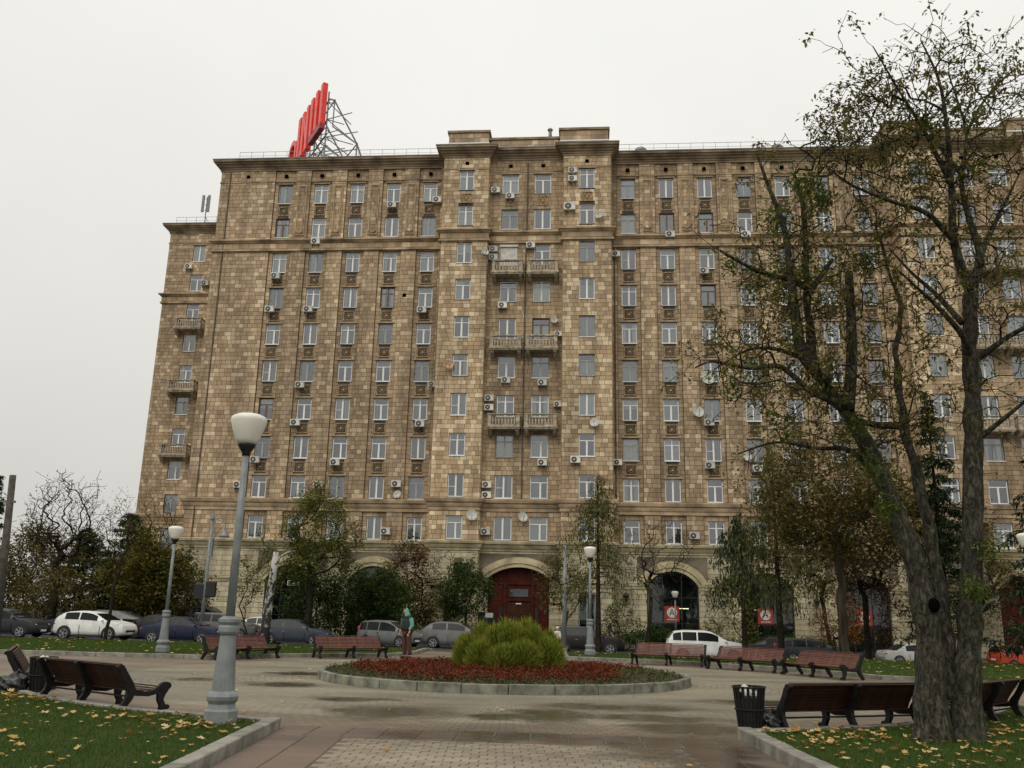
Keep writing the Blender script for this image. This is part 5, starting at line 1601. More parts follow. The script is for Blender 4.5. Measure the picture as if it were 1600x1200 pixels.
def bag(x, y, r_, h, lb, mat=None):
    bm = bmesh.new(); bmesh.ops.create_icosphere(bm, subdivisions=4, radius=1)
    sd_ = random.uniform(0, 50)
    for v in bm.verts:
        c = v.co.copy()
        k = 1 + .10 * math.sin(c.x * 7 + sd_) * math.sin(c.y * 8) + .07 * math.sin(c.z * 13 + c.x * 5 + sd_) + .04 * math.sin(c.y * 23)
        z = c.z * h * k
        if c.z > .75: k *= .75
        v.co = Vector((c.x * r_ * k, c.y * r_ * k, max(z, -h * .8) + h * .8))
    me = bpy.data.meshes.new('bag'); bm.to_mesh(me); bm.free()
    me.polygons.foreach_set('use_smooth', np.ones(len(me.polygons), dtype=bool))
    M.setdefault('bag', mat_plain('black_bin_liner', (.012, .013, .014), .28, var=.2))
    me.materials.append(mat or M['bag'])
    o = link('garbage_bag', me, None, (x, y, .01)); tag(o, lb, 'garbage bag')
    k = MB().tube([(0, 0, 1.7 * h), (.02, .02, 1.85 * h), (.06, .03, 1.98 * h)], [.03, .018, .045], 8).obj('knot', me.materials[0], o)
    return o
bag(-10.25, 16.2, .24, .22, 'full black bin bag left of the near left bin')
gb = bag(2.68, 14.1, .16, .17, 'black bin bag with a grey knot between the right bin and bench')
# ------------------------------------------------------------------ low fence by the shrubs
def fence(x0, x1, y, lb):
    zb_ = float(road_z((x0 + x1) / 2)) + .1
    t = empty('low_fence', (x0, y, zb_)); tag(t, lb, 'fence')
    L = x1 - x0
    MB().bar((0, 0, .75), (L, 0, .75), .035).obj('rail', M['black_iron'], t); MB().bar((0, 0, .15), (L, 0, .15), .035).obj('rail', M['black_iron'], t)
    n = int(L / .16); pk = MB()
    for i in range(n + 1): pk.bar((L * i / n, 0, 0), (L * i / n, 0, .85), .02)
    tag(pk.obj('pickets', M['black_iron'], t), kind='stuff')
    for i in range(int(L / 2.4) + 1): MB().box(i * 2.4 - .03, i * 2.4 + .03, -.03, .03, -.1, .95).obj('post', M['black_iron'], t)
fence(-27, -9.4, 67.8, 'low black railing along the shrubs left of the entrance')
fence(-1.2, 26, 67.9, 'low black railing along the shrubs before the shop arches')
# ------------------------------------------------------------------ cars
M['car_glass'] = mat_plain('tinted_car_glass', (.008, .010, .011), .1, var=.1, spec=.22)
M['tyre'] = mat_plain('tyre_rubber', (.014, .014, .014), .8, var=.2)
M['rim'] = mat_plain('alloy_rim', (.42, .43, .44), .35, .8, var=.1)
M['headlight'] = mat_plain('headlight_glass', (.45, .46, .46), .12, var=.08, spec=.8)
M['taillight'] = mat_plain('tail_light', (.42, .02, .015), .2, var=.1)
M['plate'] = mat_plain('number_plate', (.65, .65, .63), .5, var=.05)
M['trim'] = mat_plain('black_trim', (.014, .014, .015), .55, var=.15)
M['chrome'] = mat_plain('chrome', (.6, .6, .6), .15, 1.0, var=.05)
PROF = {  # fraction of length from the tail, fraction of height
    'sedan': [(0, .46), (.012, .60), (.03, .655), (.13, .685), (.175, .70), (.25, .86), (.33, .965), (.42, 1.0), (.52, .99), (.60, .93), (.68, .80), (.745, .69), (.80, .655), (.92, .60), (.975, .52), (1, .40)],
    'hatch': [(0, .45), (.01, .60), (.03, .70), (.08, .86), (.14, .955), (.26, 1.0), (.46, 1.0), (.56, .95), (.66, .81), (.735, .685), (.79, .65), (.93, .585), (.98, .50), (1, .40)],
    'suv': [(0, .42), (.008, .58), (.02, .72), (.06, .90), (.10, .965), (.2, 1.0), (.48, 1.0), (.565, .955), (.665, .81), (.735, .70), (.79, .675), (.93, .615), (.98, .53), (1, .40)],
    'cross': [(0, .42), (.008, .58), (.02, .68), (.06, .80), (.12, .92), (.19, .975), (.30, 1.0), (.47, .99), (.56, .945), (.665, .81), (.735, .70), (.79, .675), (.93, .60), (.98, .52), (1, .40)],
    'wagon': [(0, .45), (.008, .60), (.02, .70), (.07, .90), (.11, .965), (.22, 1.0), (.48, .995), (.57, .94), (.66, .80), (.735, .68), (.79, .65), (.93, .58), (.98, .50), (1, .40)],
    'mpv': [(0, .42), (.008, .58), (.02, .74), (.05, .90), (.09, .965), (.2, 1.0), (.50, .995), (.61, .93), (.72, .79), (.80, .67), (.85, .62), (.95, .54), (.985, .47), (1, .38)],
    'van': [(0, .38), (.005, .6), (.012, .85), (.03, .96), (.08, 1.0), (.6, 1.0), (.69, .95), (.78, .78), (.84, .65), (.9, .60), (.965, .52), (1, .38)]}
def ellipsoid(mb, c, r_, n=10, m=7):
    vs, fs = [], []
    for j in range(m + 1):
        t = math.pi * j / m
        for k in range(n):
            a = 2 * math.pi * k / n
            vs.append((c[0] + r_[0] * math.sin(t) * math.cos(a), c[1] + r_[1] * math.sin(t) * math.sin(a), c[2] + r_[2] * math.cos(t)))
    for j in range(m):
        for k in range(n): fs.append((j * n + k, j * n + (k + 1) % n, (j + 1) * n + (k + 1) % n, (j + 1) * n + k))
    return mb.add(vs, fs)
wheel_cache = {}
def wheel_meshes(rad):
    if rad not in wheel_cache:
        prof = [(rad * .66, -.10), (rad * .9, -.11), (rad * .985, -.085), (rad, -.04), (rad, .04), (rad * .985, .085), (rad * .9, .11), (rad * .66, .10)]
        tm = MB()
        n = 22; vs = []; fs = []
        for r_, yy in prof:
            for k in range(n): vs.append((r_ * math.cos(2 * math.pi * k / n), yy, r_ * math.sin(2 * math.pi * k / n)))
        for i in range(len(prof) - 1):
            for k in range(n): fs.append((i * n + k, i * n + (k + 1) % n, (i + 1) * n + (k + 1) % n, (i + 1) * n + k))
        tm.add(vs, fs)
        rm = MB()
        for s in range(5):
            a = 2 * math.pi * s / 5
            for da in (-.16, .16):
                rm.bar((.03 * math.cos(a), -.075, .03 * math.sin(a)), (rad * .66 * math.cos(a + da), -.09, rad * .66 * math.sin(a + da)), .05, .03)
        q = 22
        rm.tube([(rad * .655 * math.cos(2 * math.pi * k / q), -.09, rad * .655 * math.sin(2 * math.pi * k / q)) for k in range(q + 1)], .022, 5, cap=False)
        rm.prism([(rad * .14 * math.cos(k * .7854), rad * .14 * math.sin(k * .7854)) for k in range(8)], -.1, -.06, 'y')
        hb = MB().prism([(rad * .64 * math.cos(2 * math.pi * k / 20), rad * .64 * math.sin(2 * math.pi * k / 20)) for k in range(20)], -.05, .05, 'y')
        wheel_cache[rad] = (tm.mesh('tyre', M['tyre'], smooth=True), rm.mesh('rim', M['rim']), hb.mesh('brake_disc', M['trim']))
    return wheel_cache[rad]
def car(name, kind, L, W, H, col, x, y, face, label, rails=False, spec=None, tail='corner', z=None):
    """face: heading angle of the nose in degrees, 0 = +X"""
    paint = mat_plain(name + '_paint', col, .38, var=.08, scale=2, coat=.08, spec=.3)
    t = empty(name, (x, y, float(T(x, y)) + .02 if z is None else z), R(face))
    tag(t, label, 'van' if kind == 'van' else 'car', 'cars parked and passing before the building')
    pf = PROF[kind]; fx = [p[0] * L for p in pf]; fz = [p[1] * H for p in pf]
    NS = 44
    ss = np.unique(np.concatenate([np.linspace(0, L, NS), fx]))
    zt = np.interp(ss, fx, fz)
    k = np.ones(5) / 5
    ztp = np.convolve(np.pad(zt, 2, mode='edge'), k, mode='valid'); zt = .5 * zt + .5 * ztp
    ht = .63 * H if kind not in ('mpv', 'van') else .57 * H
    belt0 = ht + (.035 if kind != 'cross' else .075) * H * (1 - ss / L)
    e = np.minimum(ss, L - ss)
    w = W / 2 * (1 - .16 * np.clip(1 - e / (.14 * L), 0, 1) ** 2)
    zb = .19 + .10 * np.clip(1 - e / (.12 * L), 0, 1)
    if kind in ('suv', 'cross'): zb = zb + .05
    belt = np.minimum(belt0, zt - .025)
    gh = np.clip((zt - belt) / (H - ht), 0, 1)
    wr = w * (.955 - .20 * gh)
    rows = [(.78 * w, zb), (.965 * w, zb + .05), (1.0 * w, np.full_like(ss, .33 * H)), (.985 * w, np.minimum(.50 * H, belt - .02)), (.955 * w, belt), (wr, belt + (zt - belt) * .93), (wr * .86, zt - .004), (0 * w, zt + .018 * gh + .01)]
    pts = [np.stack([ss - L / 2, s * a, b_], 1) for s in (-1,) for a, b_ in rows] + [np.stack([ss - L / 2, a, b_], 1) for a, b_ in rows[-2::-1]]
    nr = len(pts); ns = len(ss)
    V = np.concatenate(pts)
    F = [(r_ * ns + i, r_ * ns + i + 1, (r_ + 1) * ns + i + 1, (r_ + 1) * ns + i) for r_ in range(nr - 1) for i in range(ns - 1)]
    F.append(tuple(r_ * ns for r_ in range(nr))); F.append(tuple(r_ * ns + ns - 1 for r_ in reversed(range(nr))))
    F += [((nr - 1) * ns + i, (nr - 1) * ns + i + 1, i + 1, i) for i in range(ns - 1)]
    mb = MB(); mb.add([tuple(v) for v in V], F)
    mb.obj('body', paint, t, smooth=True)
    # side glass, split by the pillars
    sel = [i for i in range(ns) if zt[i] - belt[i] > .20 * H]
    g0, g1 = ss[sel[0]], ss[sel[-1]]
    def side_patch(a, b_, s):
        q = np.linspace(a, b_, 9); lo_, hi_ = [], []
        for xx in q:
            bw, bz = np.interp(xx, ss, rows[4][0]), np.interp(xx, ss, rows[4][1]); tw, tz = np.interp(xx, ss, rows[5][0]), np.interp(xx, ss, rows[5][1])
            for l_, f in ((lo_, .10), (hi_, .93)): l_.append((xx - L / 2, s * (bw + (tw - bw) * f + .012), bz + (tz - bz) * f))
        m_ = MB(); m_.add(lo_ + hi_, [(i, i + 1, 9 + i + 1, 9 + i) for i in range(8)])
        return m_
    span = g1 - g0
    cutp = [(g0 + .02 * span, g0 + .20 * span), (g0 + .225 * span, g0 + .53 * span), (g0 + .56 * span, g1 - .0 * span)] if kind in ('suv', 'wagon', 'mpv', 'van') else [(g0 + .10 * span, g0 + .48 * span), (g0 + .52 * span, g1)]
    for s in (-1, 1):
        for a, b_ in cutp: side_patch(a, b_, s).obj('side_window', M['car_glass'], t, smooth=True)
    # front and rear screens
    def screen(a, b_, nm):
        q = np.linspace(a, b_, 8); vs = []
        for xx in q:
            z_, wr_ = np.interp(xx, ss, zt), np.interp(xx, ss, wr)
            bz = np.interp(xx, ss, belt)
            for f in (-.90, -.5, 0, .5, .90):
                zz = z_ + .03 if abs(f) < .86 else z_ + .012
                vs.append((xx - L / 2 + (.012 if nm == 'windscreen' else -.012), f * wr_, zz - .004))
        m_ = MB(); m_.add(vs, [(i * 5 + j, i * 5 + j + 1, (i + 1) * 5 + j + 1, (i + 1) * 5 + j) for i in range(7) for j in range(4)])
        m_.obj(nm, M['car_glass'], t, smooth=True)
    roof0 = max(ss[i] for i in range(ns) if zt[i] > .945 * H); low0 = min(ss[i] for i in range(ns) if ss[i] > roof0 and zt[i] < ht + .075 * H)
    screen(roof0 + .02 * L, low0, 'windscreen')
    roofr = min(ss[i] for i in range(ns) if zt[i] > .945 * H); lowr = max(ss[i] for i in range(ns) if ss[i] < roofr and zt[i] < ht + .07 * H)
    screen(lowr + .012, roofr - .01 * L, 'rear_window')
    # wheels
    rad = {'suv': .36, 'cross': .35, 'van': .34}.get(kind, .325)
    tm, rm, hb = wheel_meshes(rad)
    ax = (.185 * L, .815 * L - .02)
    for xx in ax:
        for s in (-1, 1):
            wy = s * (W / 2 - .085)
            well = MB().prism([((rad + .075) * math.cos(R(-8 + a * 196 / 14)), (rad + .075) * math.sin(R(-8 + a * 196 / 14))) for a in range(15)], -.01, .01, 'y').obj('wheel_arch', M['trim'], t, loc=(xx - L / 2, s * (W / 2 - .004), rad))
            wo = link('wheel', tm, t, (xx - L / 2, wy, rad))
            if s > 0: wo.rotation_euler = (0, 0, math.pi)
            link('rim', rm, wo, (0, -.03, 0)); link('brake_disc', hb, wo)
    # trim, lamps, handles
    MB().box(ax[0] - L / 2 + .42, ax[1] - L / 2 - .42, -W / 2 * .985, W / 2 * .985, .15, .25 + (.06 if kind in ('suv', 'cross') else 0)).obj('sill', M['trim'], t)
    for s in (-1, 1):
        ellipsoid(MB(), (L / 2 - .20, s * W * .355, .475 * H if kind != 'van' else .4 * H), (.17, .10, .05)).obj('headlight', M['headlight'], t, smooth=True)
        if tail == 'tall': ellipsoid(MB(), (-L / 2 + .10, s * W * .405, .66 * H), (.09, .08, .20)).obj('tail_light', M['taillight'], t, smooth=True)
        else: ellipsoid(MB(), (-L / 2 + .12, s * W * .375, .545 * H), (.13, .13, .075)).obj('tail_light', M['taillight'], t, smooth=True)
        ellipsoid(MB(), (low0 - L / 2 - .12, s * (W / 2 + .06), ht + .10), (.07, .10, .065)).obj('mirror', paint if col[0] > .3 else M['trim'], t, smooth=True)
        for xx in (g0 + .56 * span, g0 + .25 * span):
            MB().box(xx - L / 2 - .15, xx - L / 2 - .01, s * W / 2 * .985 - .012, s * W / 2 * .985 + .012, .535 * H, .555 * H).obj('door_handle', M['chrome'] if col[0] < .3 else paint, t)
        sm_ = MB()
        for xx in (g0 + .545 * span, g0 + .2 * span, low0 - .25):
            sm_.box(xx - L / 2 - .006, xx - L / 2 + .006, s * W / 2 - .03, s * W / 2 + .0015, .27, .50 * H)
        sm_.obj('door_seam', M['trim'], t)
        if rails: MB().bar((g0 - L / 2 + .25, s * W * .36, H - .0), (roof0 - L / 2 - .1, s * W * .36, H - .0), .035).obj('roof_rail', M['chrome'], t)
    MB().box(L / 2 - .06, L / 2 + .004, -W * .26, W * .26, .29 * H, .37 * H).obj('grille', M['trim'], t)
    MB().box(L / 2 - .02, L / 2 + .012, -.26, .26, .23 * H, .23 * H + .11).obj('front_plate', M['plate'], t)
    MB().box(-L / 2 - .012, -L / 2 + .03, -.26, .26, .40 * H, .40 * H + .11).obj('rear_plate', M['plate'], t)
    return t
CARS = [
    ('parked_car', 'sedan', 4.35, 1.72, 1.50, (.022, .024, .028), -31.9, 48.9, 0, 'dark sedan nose at the left picture edge', {}),
    ('parked_car', 'sedan', 4.6, 1.78, 1.46, (.02, .02, .03), -30.5, 54.0, 180, 'dark sedan behind the tail of the white crossover', {}),
    ('parked_car', 'cross', 4.2, 1.78, 1.55, (.72, .72, .68), -27.35, 50.0, -3, 'white crossover parked behind the far left lawn', {}),
    ('parked_car', 'sedan', 4.6, 1.78, 1.46, (.012, .011, .012), -25.9, 54.4, 180, 'black sedan between the white crossover and the blue sedan', {}),
    ('parked_car', 'sedan', 4.5, 1.74, 1.45, (.010, .015, .040), -22.3, 50.2, 0, 'dark blue sedan behind the lamp on the far lawn', {}),
    ('parked_car', 'wagon', 4.6, 1.80, 1.62, (.14, .14, .135), -23.4, 58.6, 0, 'silver-grey estate behind the blue sedan and street light', {'rails': True}),
    ('parked_van', 'van', 5.0, 1.95, 1.98, (.022, .024, .027), -28.4, 66.2, 0, 'dark van close to the pale corner wall', {}),
    ('parked_car', 'sedan', 4.75, 1.80, 1.46, (.68, .67, .62), -23.9, 67.3, 0, 'white sedan parked by the wall behind the birch', {'z': -.42}),
    ('parked_car', 'hatch', 4.3, 1.75, 1.48, (.035, .045, .058), -17.3, 54.6, 0, 'blue-grey hatchback between the two far left benches', {}),
    ('parked_car', 'mpv', 4.1, 1.75, 1.60, (.14, .143, .143), -12.4, 58.4, -22, 'grey minivan with a red tail light behind the hooded person', {'tail': 'tall'}),
    ('parked_car', 'cross', 4.6, 1.83, 1.66, (.15, .15, .146), -8.35, 60.3, 0, 'silver crossover left of the feathery bush', {}),
    ('parked_car', 'sedan', 4.5, 1.76, 1.48, (.03, .03, .032), -7.2, 64.6, 0, 'dark car roof showing behind the silver crossover', {}),
    ('parked_car', 'suv', 4.75, 1.88, 1.68, (.014, .010, .012), 0.15, 60.8, -4, 'black SUV between the bush and the larch', {'rails': True}),
    ('parked_car', 'suv', 4.75, 1.86, 1.80, (.72, .72, .70), 7.2, 56.6, 0, 'white SUV behind the first of the three benches', {}),
    ('parked_car', 'sedan', 4.8, 1.82, 1.47, (.018, .018, .02), 13.2, 65.3, 0, 'black sedan with a red tail lamp behind the middle bench', {}),
    ('parked_car', 'wagon', 4.75, 1.80, 1.52, (.035, .04, .043), 14.6, 61.4, 0, 'dark grey estate behind the right end bench', {'tail': 'tall', 'rails': True}),
    ('parked_car', 'sedan', 4.7, 1.80, 1.45, (.38, .38, .36), 21.9, 64.4, 8, 'silver sedan half hidden by the big tree trunk', {}),
    ('parked_car', 'wagon', 4.5, 1.80, 1.58, (.36, .045, .02), 29.4, 65.4, 10, 'red estate car right of the big tree trunk', {'rails': True})]
for c in CARS: car(*c[:10], **c[10])
# low grey car cover, shaped as a pitched roof, behind the white crossover
t = empty('car_cover', (-29.9, 56.6, float(road_z(-30)))); tag(t, 'low grey pitched car cover behind the white crossover', 'car_cover')
MB().box(-1.6, 1.6, -.6, .8, 0, 1.15).obj('box', M['concrete_dark'], t)
M['tarp'] = mat_plain('grey_tarpaulin', (.34, .34, .32), .7, var=.15)
MB().prism([(-1.9, 1.1), (-.7, 1.58), (.6, 1.5), (1.9, 1.05)], -.8, 1.0, 'y').obj('cover', M['tarp'], t)

# ------------------------------------------------------------------ people
def skin_obj(name, verts, edges, radii, mat, parent, subs=2, root=0):
    me = bpy.data.meshes.new(name); me.from_pydata(verts, edges, [])
    o = bpy.data.objects.new(name, me); COL.objects.link(o)
    sk = o.modifiers.new('Skin', 'SKIN'); sk.use_smooth_shade = True
    ss_ = o.modifiers.new('Sub', 'SUBSURF'); ss_.levels = subs; ss_.render_levels = subs
    for i, d in enumerate(me.skin_vertices[0].data):
        r_ = radii[i]
        d.radius = (r_, r_) if not hasattr(r_, '__len__') else r_
        d.use_root = (i == root)
    bpy.context.view_layer.update()
    m2 = bpy.data.meshes.new_from_object(o.evaluated_get(bpy.context.evaluated_depsgraph_get()))
    bpy.data.objects.remove(o)
    m2.materials.clear(); m2.materials.append(mat); m2.name = name
    m2.polygons.foreach_set('use_smooth', np.ones(len(m2.polygons), dtype=bool))
    return link(name, m2, parent)
M['skin'] = mat_plain('skin', (.42, .24, .16), .55, var=.08)
def chain(pts, radii):
    return pts, [(i, i + 1) for i in range(len(pts) - 1)], radii
def person(x, y, rz, label, cloth, h=1.72, hood=True):
    z0 = float(T(x, y)) + .01
    t = empty('person', (x, y, z0), rz); tag(t, label, 'person')
    s = h / 1.75
    S = lambda p: tuple(c * s for c in p)
    # skeleton, facing -Y; slight forward stoop, left arm bent
    V = [(0, 0, .95), (0, -.01, 1.12), (0, -.03, 1.32), (0, -.05, 1.46), (0, -.09, 1.54), (0, -.11, 1.62), (0, -.10, 1.70),
         (-.10, 0, .90), (-.11, -.02, .50), (-.12, .03, .09), (-.12, -.12, .05),
         (.10, 0, .90), (.13, .0, .50), (.15, .05, .09), (.16, -.10, .05),
         (-.19, -.03, 1.42), (-.25, -.01, 1.16), (-.22, -.14, .95), (-.20, -.18, .88),
         (.19, -.03, 1.42), (.26, .0, 1.16), (.25, -.10, .93), (.24, -.13, .86)]
    E = [(0, 1), (1, 2), (2, 3), (3, 4), (4, 5), (5, 6), (0, 7), (7, 8), (8, 9), (9, 10), (0, 11), (11, 12), (12, 13), (13, 14), (2, 15), (15, 16), (16, 17), (17, 18), (2, 19), (19, 20), (20, 21), (21, 22)]
    rad = [(.13, .11), (.14, .10), (.16, .11), .06, .075, .092, .06, .085, .06, .04, .032, .085, .06, .04, .032, .055, .042, .03, .032, .055, .042, .03, .032]
    skin_obj('body', [S(v) for v in V], E, rad, M['skin'], t)
    fb = MB()
    for (hx, hy, hz, sg_) in ((-.20, -.18, .88, 1), (.24, -.13, .86, -1)):
        for k, l in enumerate((.075, .085, .08, .065)):
            bx = hx + (k - 1.5) * .018
            fb.tube([S((bx, hy - .01, hz - .02)), S((bx, hy - .03, hz - .06)), S((bx, hy - .015, hz - .05 - l * .7))], [.010, .009, .007], 6)
        fb.tube([S((hx + sg_ * .03, hy - .01, hz)), S((hx + sg_ * .05, hy - .03, hz - .03)), S((hx + sg_ * .045, hy - .045, hz - .06))], [.012, .010, .008], 6)
    fb.obj('fingers', M['skin'], t, smooth=True)
    fc = MB()
    ellipsoid(fc, S((0, -.205, 1.60)), (.016, .022, .026)); fc.obj('nose', M['skin'], t, smooth=True)
    ey = MB()
    for sx in (-.035, .035): ellipsoid(ey, S((sx, -.19, 1.635)), (.012, .010, .008))
    ey.box(-.025, .025, -.197 * s, -.18 * s, 1.555 * s, 1.562 * s); ey.obj('face_marks', M['black'], t)
    # clothes
    skin_obj('trousers', [S(p) for p in ((0, 0, .97), (-.10, 0, .88), (-.115, -.02, .50), (-.12, .03, .12), (.10, 0, .88), (.135, .0, .50), (.15, .05, .12))], [(0, 1), (1, 2), (2, 3), (0, 4), (4, 5), (5, 6)], [(.15, .13), .11, .088, .08, .11, .088, .08], cloth['trousers'], t)
    skin_obj('jacket', [S(p) for p in ((0, 0, .90), (0, -.01, 1.12), (0, -.03, 1.33), (0, -.05, 1.47), (-.19, -.03, 1.42), (-.26, -.01, 1.16), (-.225, -.12, .97), (.19, -.03, 1.42), (.27, .0, 1.16), (.255, -.08, .95))], [(0, 1), (1, 2), (2, 3), (2, 4), (4, 5), (5, 6), (2, 7), (7, 8), (8, 9)], [(.19, .145), (.185, .135), (.20, .14), .085, .085, .072, .058, .085, .072, .058], cloth['jacket'], t)
    if 'sleeves' in cloth:
        for sx in (-1, 1):
            skin_obj('sleeve', [S(p) for p in ((sx * .17, -.03, 1.43), (sx * .235, -.02, 1.30), (sx * .265, 0, 1.15), (sx * .24, -.10, .965))], [(0, 1), (1, 2), (2, 3)], [.095, .088, .080, .064], cloth['sleeves'], t)
    if 'vest' in cloth:
        skin_obj('vest', [S(p) for p in ((0, -.01, .93), (0, -.02, 1.12), (0, -.04, 1.32), (0, -.05, 1.42))], [(0, 1), (1, 2), (2, 3)], [(.25, .20), (.25, .20), (.24, .19), (.15, .13)], cloth['vest'], t)
    if hood:
        # hood: shell round the head, open to the front
        hb = MB(); vs, fs = [], []
        n, m_ = 16, 9
        for j in range(m_):
            for k in range(n):
                a = R(-52 + 284 * k / (n - 1)); u = j / (m_ - 1)
                rr = .142 * math.sin(max(.02, (1 - u) * math.pi * .5) ** .7) if u > .35 else .142
                zz = 1.45 + .33 * u
                vs.append(S((rr * math.cos(a), -.085 + rr * 1.1 * math.sin(a), zz - (.02 if u > .8 else 0))))
        for j in range(m_ - 1):
            for k in range(n - 1): fs.append((j * n + k, j * n + k + 1, (j + 1) * n + k + 1, (j + 1) * n + k))
        hb.add(vs, fs)
        ho = hb.obj('hood', cloth['hood'], t, smooth=True)
        so = ho.modifiers.new('thick', 'SOLIDIFY'); so.thickness = .015
    else:
        hb = MB(); ellipsoid(hb, S((0, -.085, 1.675)), (.105, .118, .105), 14, 9); hb.obj('hair', cloth['hair'], t, smooth=True)
    sh_ = MB()
    for sx, yy in ((-.12, -.05), (.155, -.03)): ellipsoid(sh_, S((sx, yy, .055)), (.052, .14, .055))
    sh_.obj('shoes', cloth['shoes'], t, smooth=True)
    return t
cl = lambda n_, c, r_=.85: mat_plain(n_, c, r_, var=.15, scale=8, bump=.2)
mint, dk = cl('mint_green_cloth', (.11, .31, .21)), cl('black_cloth', (.018, .022, .02))
person(-6.35, 32.8, R(-40), 'person in a mint green hooded jacket, dark vest and maroon trousers', {'trousers': cl('maroon_cloth', (.075, .022, .02)), 'jacket': dk, 'sleeves': mint, 'vest': dk, 'hood': mint, 'shoes': dk}, 1.76)
person(-1.75, 56.5, R(150), 'pale-haired person in a cream top behind the bush by the black SUV', {'trousers': dk, 'jacket': cl('cream_cloth', (.6, .57, .47)), 'hair': cl('pale_hair', (.55, .5, .42)), 'shoes': dk}, 1.68, hood=False)
# ------------------------------------------------------------------ trees
M['bark'] = mat_plain('grey_brown_bark', (.052, .042, .030), .95, var=.45, scale=5, bump=.9, streak=True, spec=.1)
M['bark_dark'] = mat_plain('dark_bark', (.026, .021, .016), .95, var=.35, scale=6, bump=.6, spec=.1)
def mat_big_bark():
    m, n, l, b = newmat('furrowed_bark')
    b.inputs['Roughness'].default_value = .95; b.inputs['Specular IOR Level'].default_value = .2
    g = n.new('ShaderNodeTexCoord'); mp = n.new('ShaderNodeMapping'); mp.inputs['Scale'].default_value = (8, 8, 3.6)
    l.new(g.outputs['Object'], mp.inputs[0])
    v = n.new('ShaderNodeTexNoise'); v.inputs['Scale'].default_value = 2.2; v.inputs['Detail'].default_value = 8; v.inputs['Roughness'].default_value = .68; v.inputs['Distortion'].default_value = .6
    l.new(mp.outputs[0], v.inputs['Vector'])
    p = n.new('ShaderNodeTexNoise'); p.inputs['Scale'].default_value = 1.3; p.inputs['Detail'].default_value = 5
    l.new(g.outputs['Object'], p.inputs['Vector'])
    rp = ramp(n, [(.36, (.012, .011, .008)), (.5, (.046, .042, .032)), (.62, (.105, .096, .074)), (.74, (.20, .19, .15))])
    l.new(v.outputs['Fac'], rp.inputs[0])
    rl = ramp(n, [(.45, (1, 1, 1)), (.62, (1.0, 1.08, .8))]); l.new(p.outputs['Fac'], rl.inputs[0])
    mx = n.new('ShaderNodeMix'); mx.data_type = 'RGBA'; mx.blend_type = 'MULTIPLY'; mx.inputs[0].default_value = 1
    l.new(rp.outputs[0], mx.inputs[6]); l.new(rl.outputs[0], mx.inputs[7]); l.new(mx.outputs[2], b.inputs['Base Color'])
    bp = n.new('ShaderNodeBump'); bp.inputs['Strength'].default_value = 1.0; bp.inputs['Distance'].default_value = .05
    l.new(v.outputs['Fac'], bp.inputs['Height']); l.new(bp.outputs[0], b.inputs['Normal'])
    return m
M['bark_big'] = mat_big_bark()
def mat_birch():
    m, n, l, b = newmat('birch_bark'); b.inputs['Roughness'].default_value = .8
    g = n.new('ShaderNodeTexCoord'); mp = n.new('ShaderNodeMapping'); mp.inputs['Scale'].default_value = (3, 3, 1.6)
    l.new(g.outputs['Object'], mp.inputs[0])
    v = n.new('ShaderNodeTexNoise'); v.inputs['Scale'].default_value = 1.7; v.inputs['Detail'].default_value = 6; v.inputs['Roughness'].default_value = .65
    l.new(mp.outputs[0], v.inputs['Vector'])
    sp = n.new('ShaderNodeSeparateXYZ'); l.new(g.outputs['Object'], sp.inputs[0])
    mr = n.new('ShaderNodeMapRange'); mr.inputs['From Max'].default_value = 4.5; mr.inputs['To Min'].default_value = -.14; mr.inputs['To Max'].default_value = .09
    l.new(sp.outputs['Z'], mr.inputs['Value'])
    ad = n.new('ShaderNodeMath'); l.new(v.outputs['Fac'], ad.inputs[0]); l.new(mr.outputs[0], ad.inputs[1])
    rp = ramp(n, [(.48, (.02, .018, .016)), (.55, (.42, .40, .36))]); l.new(ad.outputs[0], rp.inputs[0]); l.new(rp.outputs[0], b.inputs['Base Color'])
    return m
M['birch'] = mat_birch()
LEAF = {
    'olive': mat_leaf('olive_autumn_leaves', [(0.061, 0.099, 0.022), (0.112, 0.161, 0.030), (0.174, 0.210, 0.041), (0.204, 0.173, 0.041), (0.154, 0.110, 0.034)]),
    'brown': mat_leaf('brown_autumn_leaves', [(0.091, 0.072, 0.026), (0.154, 0.114, 0.034), (0.204, 0.140, 0.037), (0.122, 0.128, 0.037), (0.072, 0.076, 0.022)]),
    'dark': mat_leaf('dark_green_leaves', [(0.028, 0.057, 0.017), (0.049, 0.091, 0.021), (0.073, 0.120, 0.030), (0.101, 0.120, 0.033)]),
    'green': mat_leaf('fresh_green_shoots', [(0.060, 0.102, 0.018), (0.102, 0.150, 0.026), (0.144, 0.180, 0.036)]),
    'redbrown': mat_leaf('red_brown_leaves', [(0.069, 0.035, 0.019), (0.117, 0.057, 0.026), (0.167, 0.078, 0.034), (0.078, 0.070, 0.026)]),
    'maple': mat_leaf('maple_leaves', [(0.051, 0.078, 0.020), (0.087, 0.115, 0.024), (0.137, 0.126, 0.027), (0.186, 0.126, 0.027), (0.117, 0.073, 0.020)]),
    'needle': mat_leaf('dark_needles', [(.013, .026, .013), (.024, .044, .019), (.038, .062, .026), (.045, .05, .022)], .1),
    'larch': mat_leaf('larch_needles', [(0.055, 0.074, 0.022), (0.094, 0.110, 0.030), (0.137, 0.128, 0.034), (0.098, 0.078, 0.026), (0.059, 0.094, 0.026)], .2),
    'yellow': mat_leaf('yellow_green_leaves', [(0.112, 0.133, 0.024), (0.187, 0.194, 0.034), (0.281, 0.224, 0.043), (0.094, 0.102, 0.025)]),
    'orange': mat_leaf('orange_leaves', [(0.192, 0.078, 0.017), (0.288, 0.132, 0.024), (0.120, 0.060, 0.018)])}
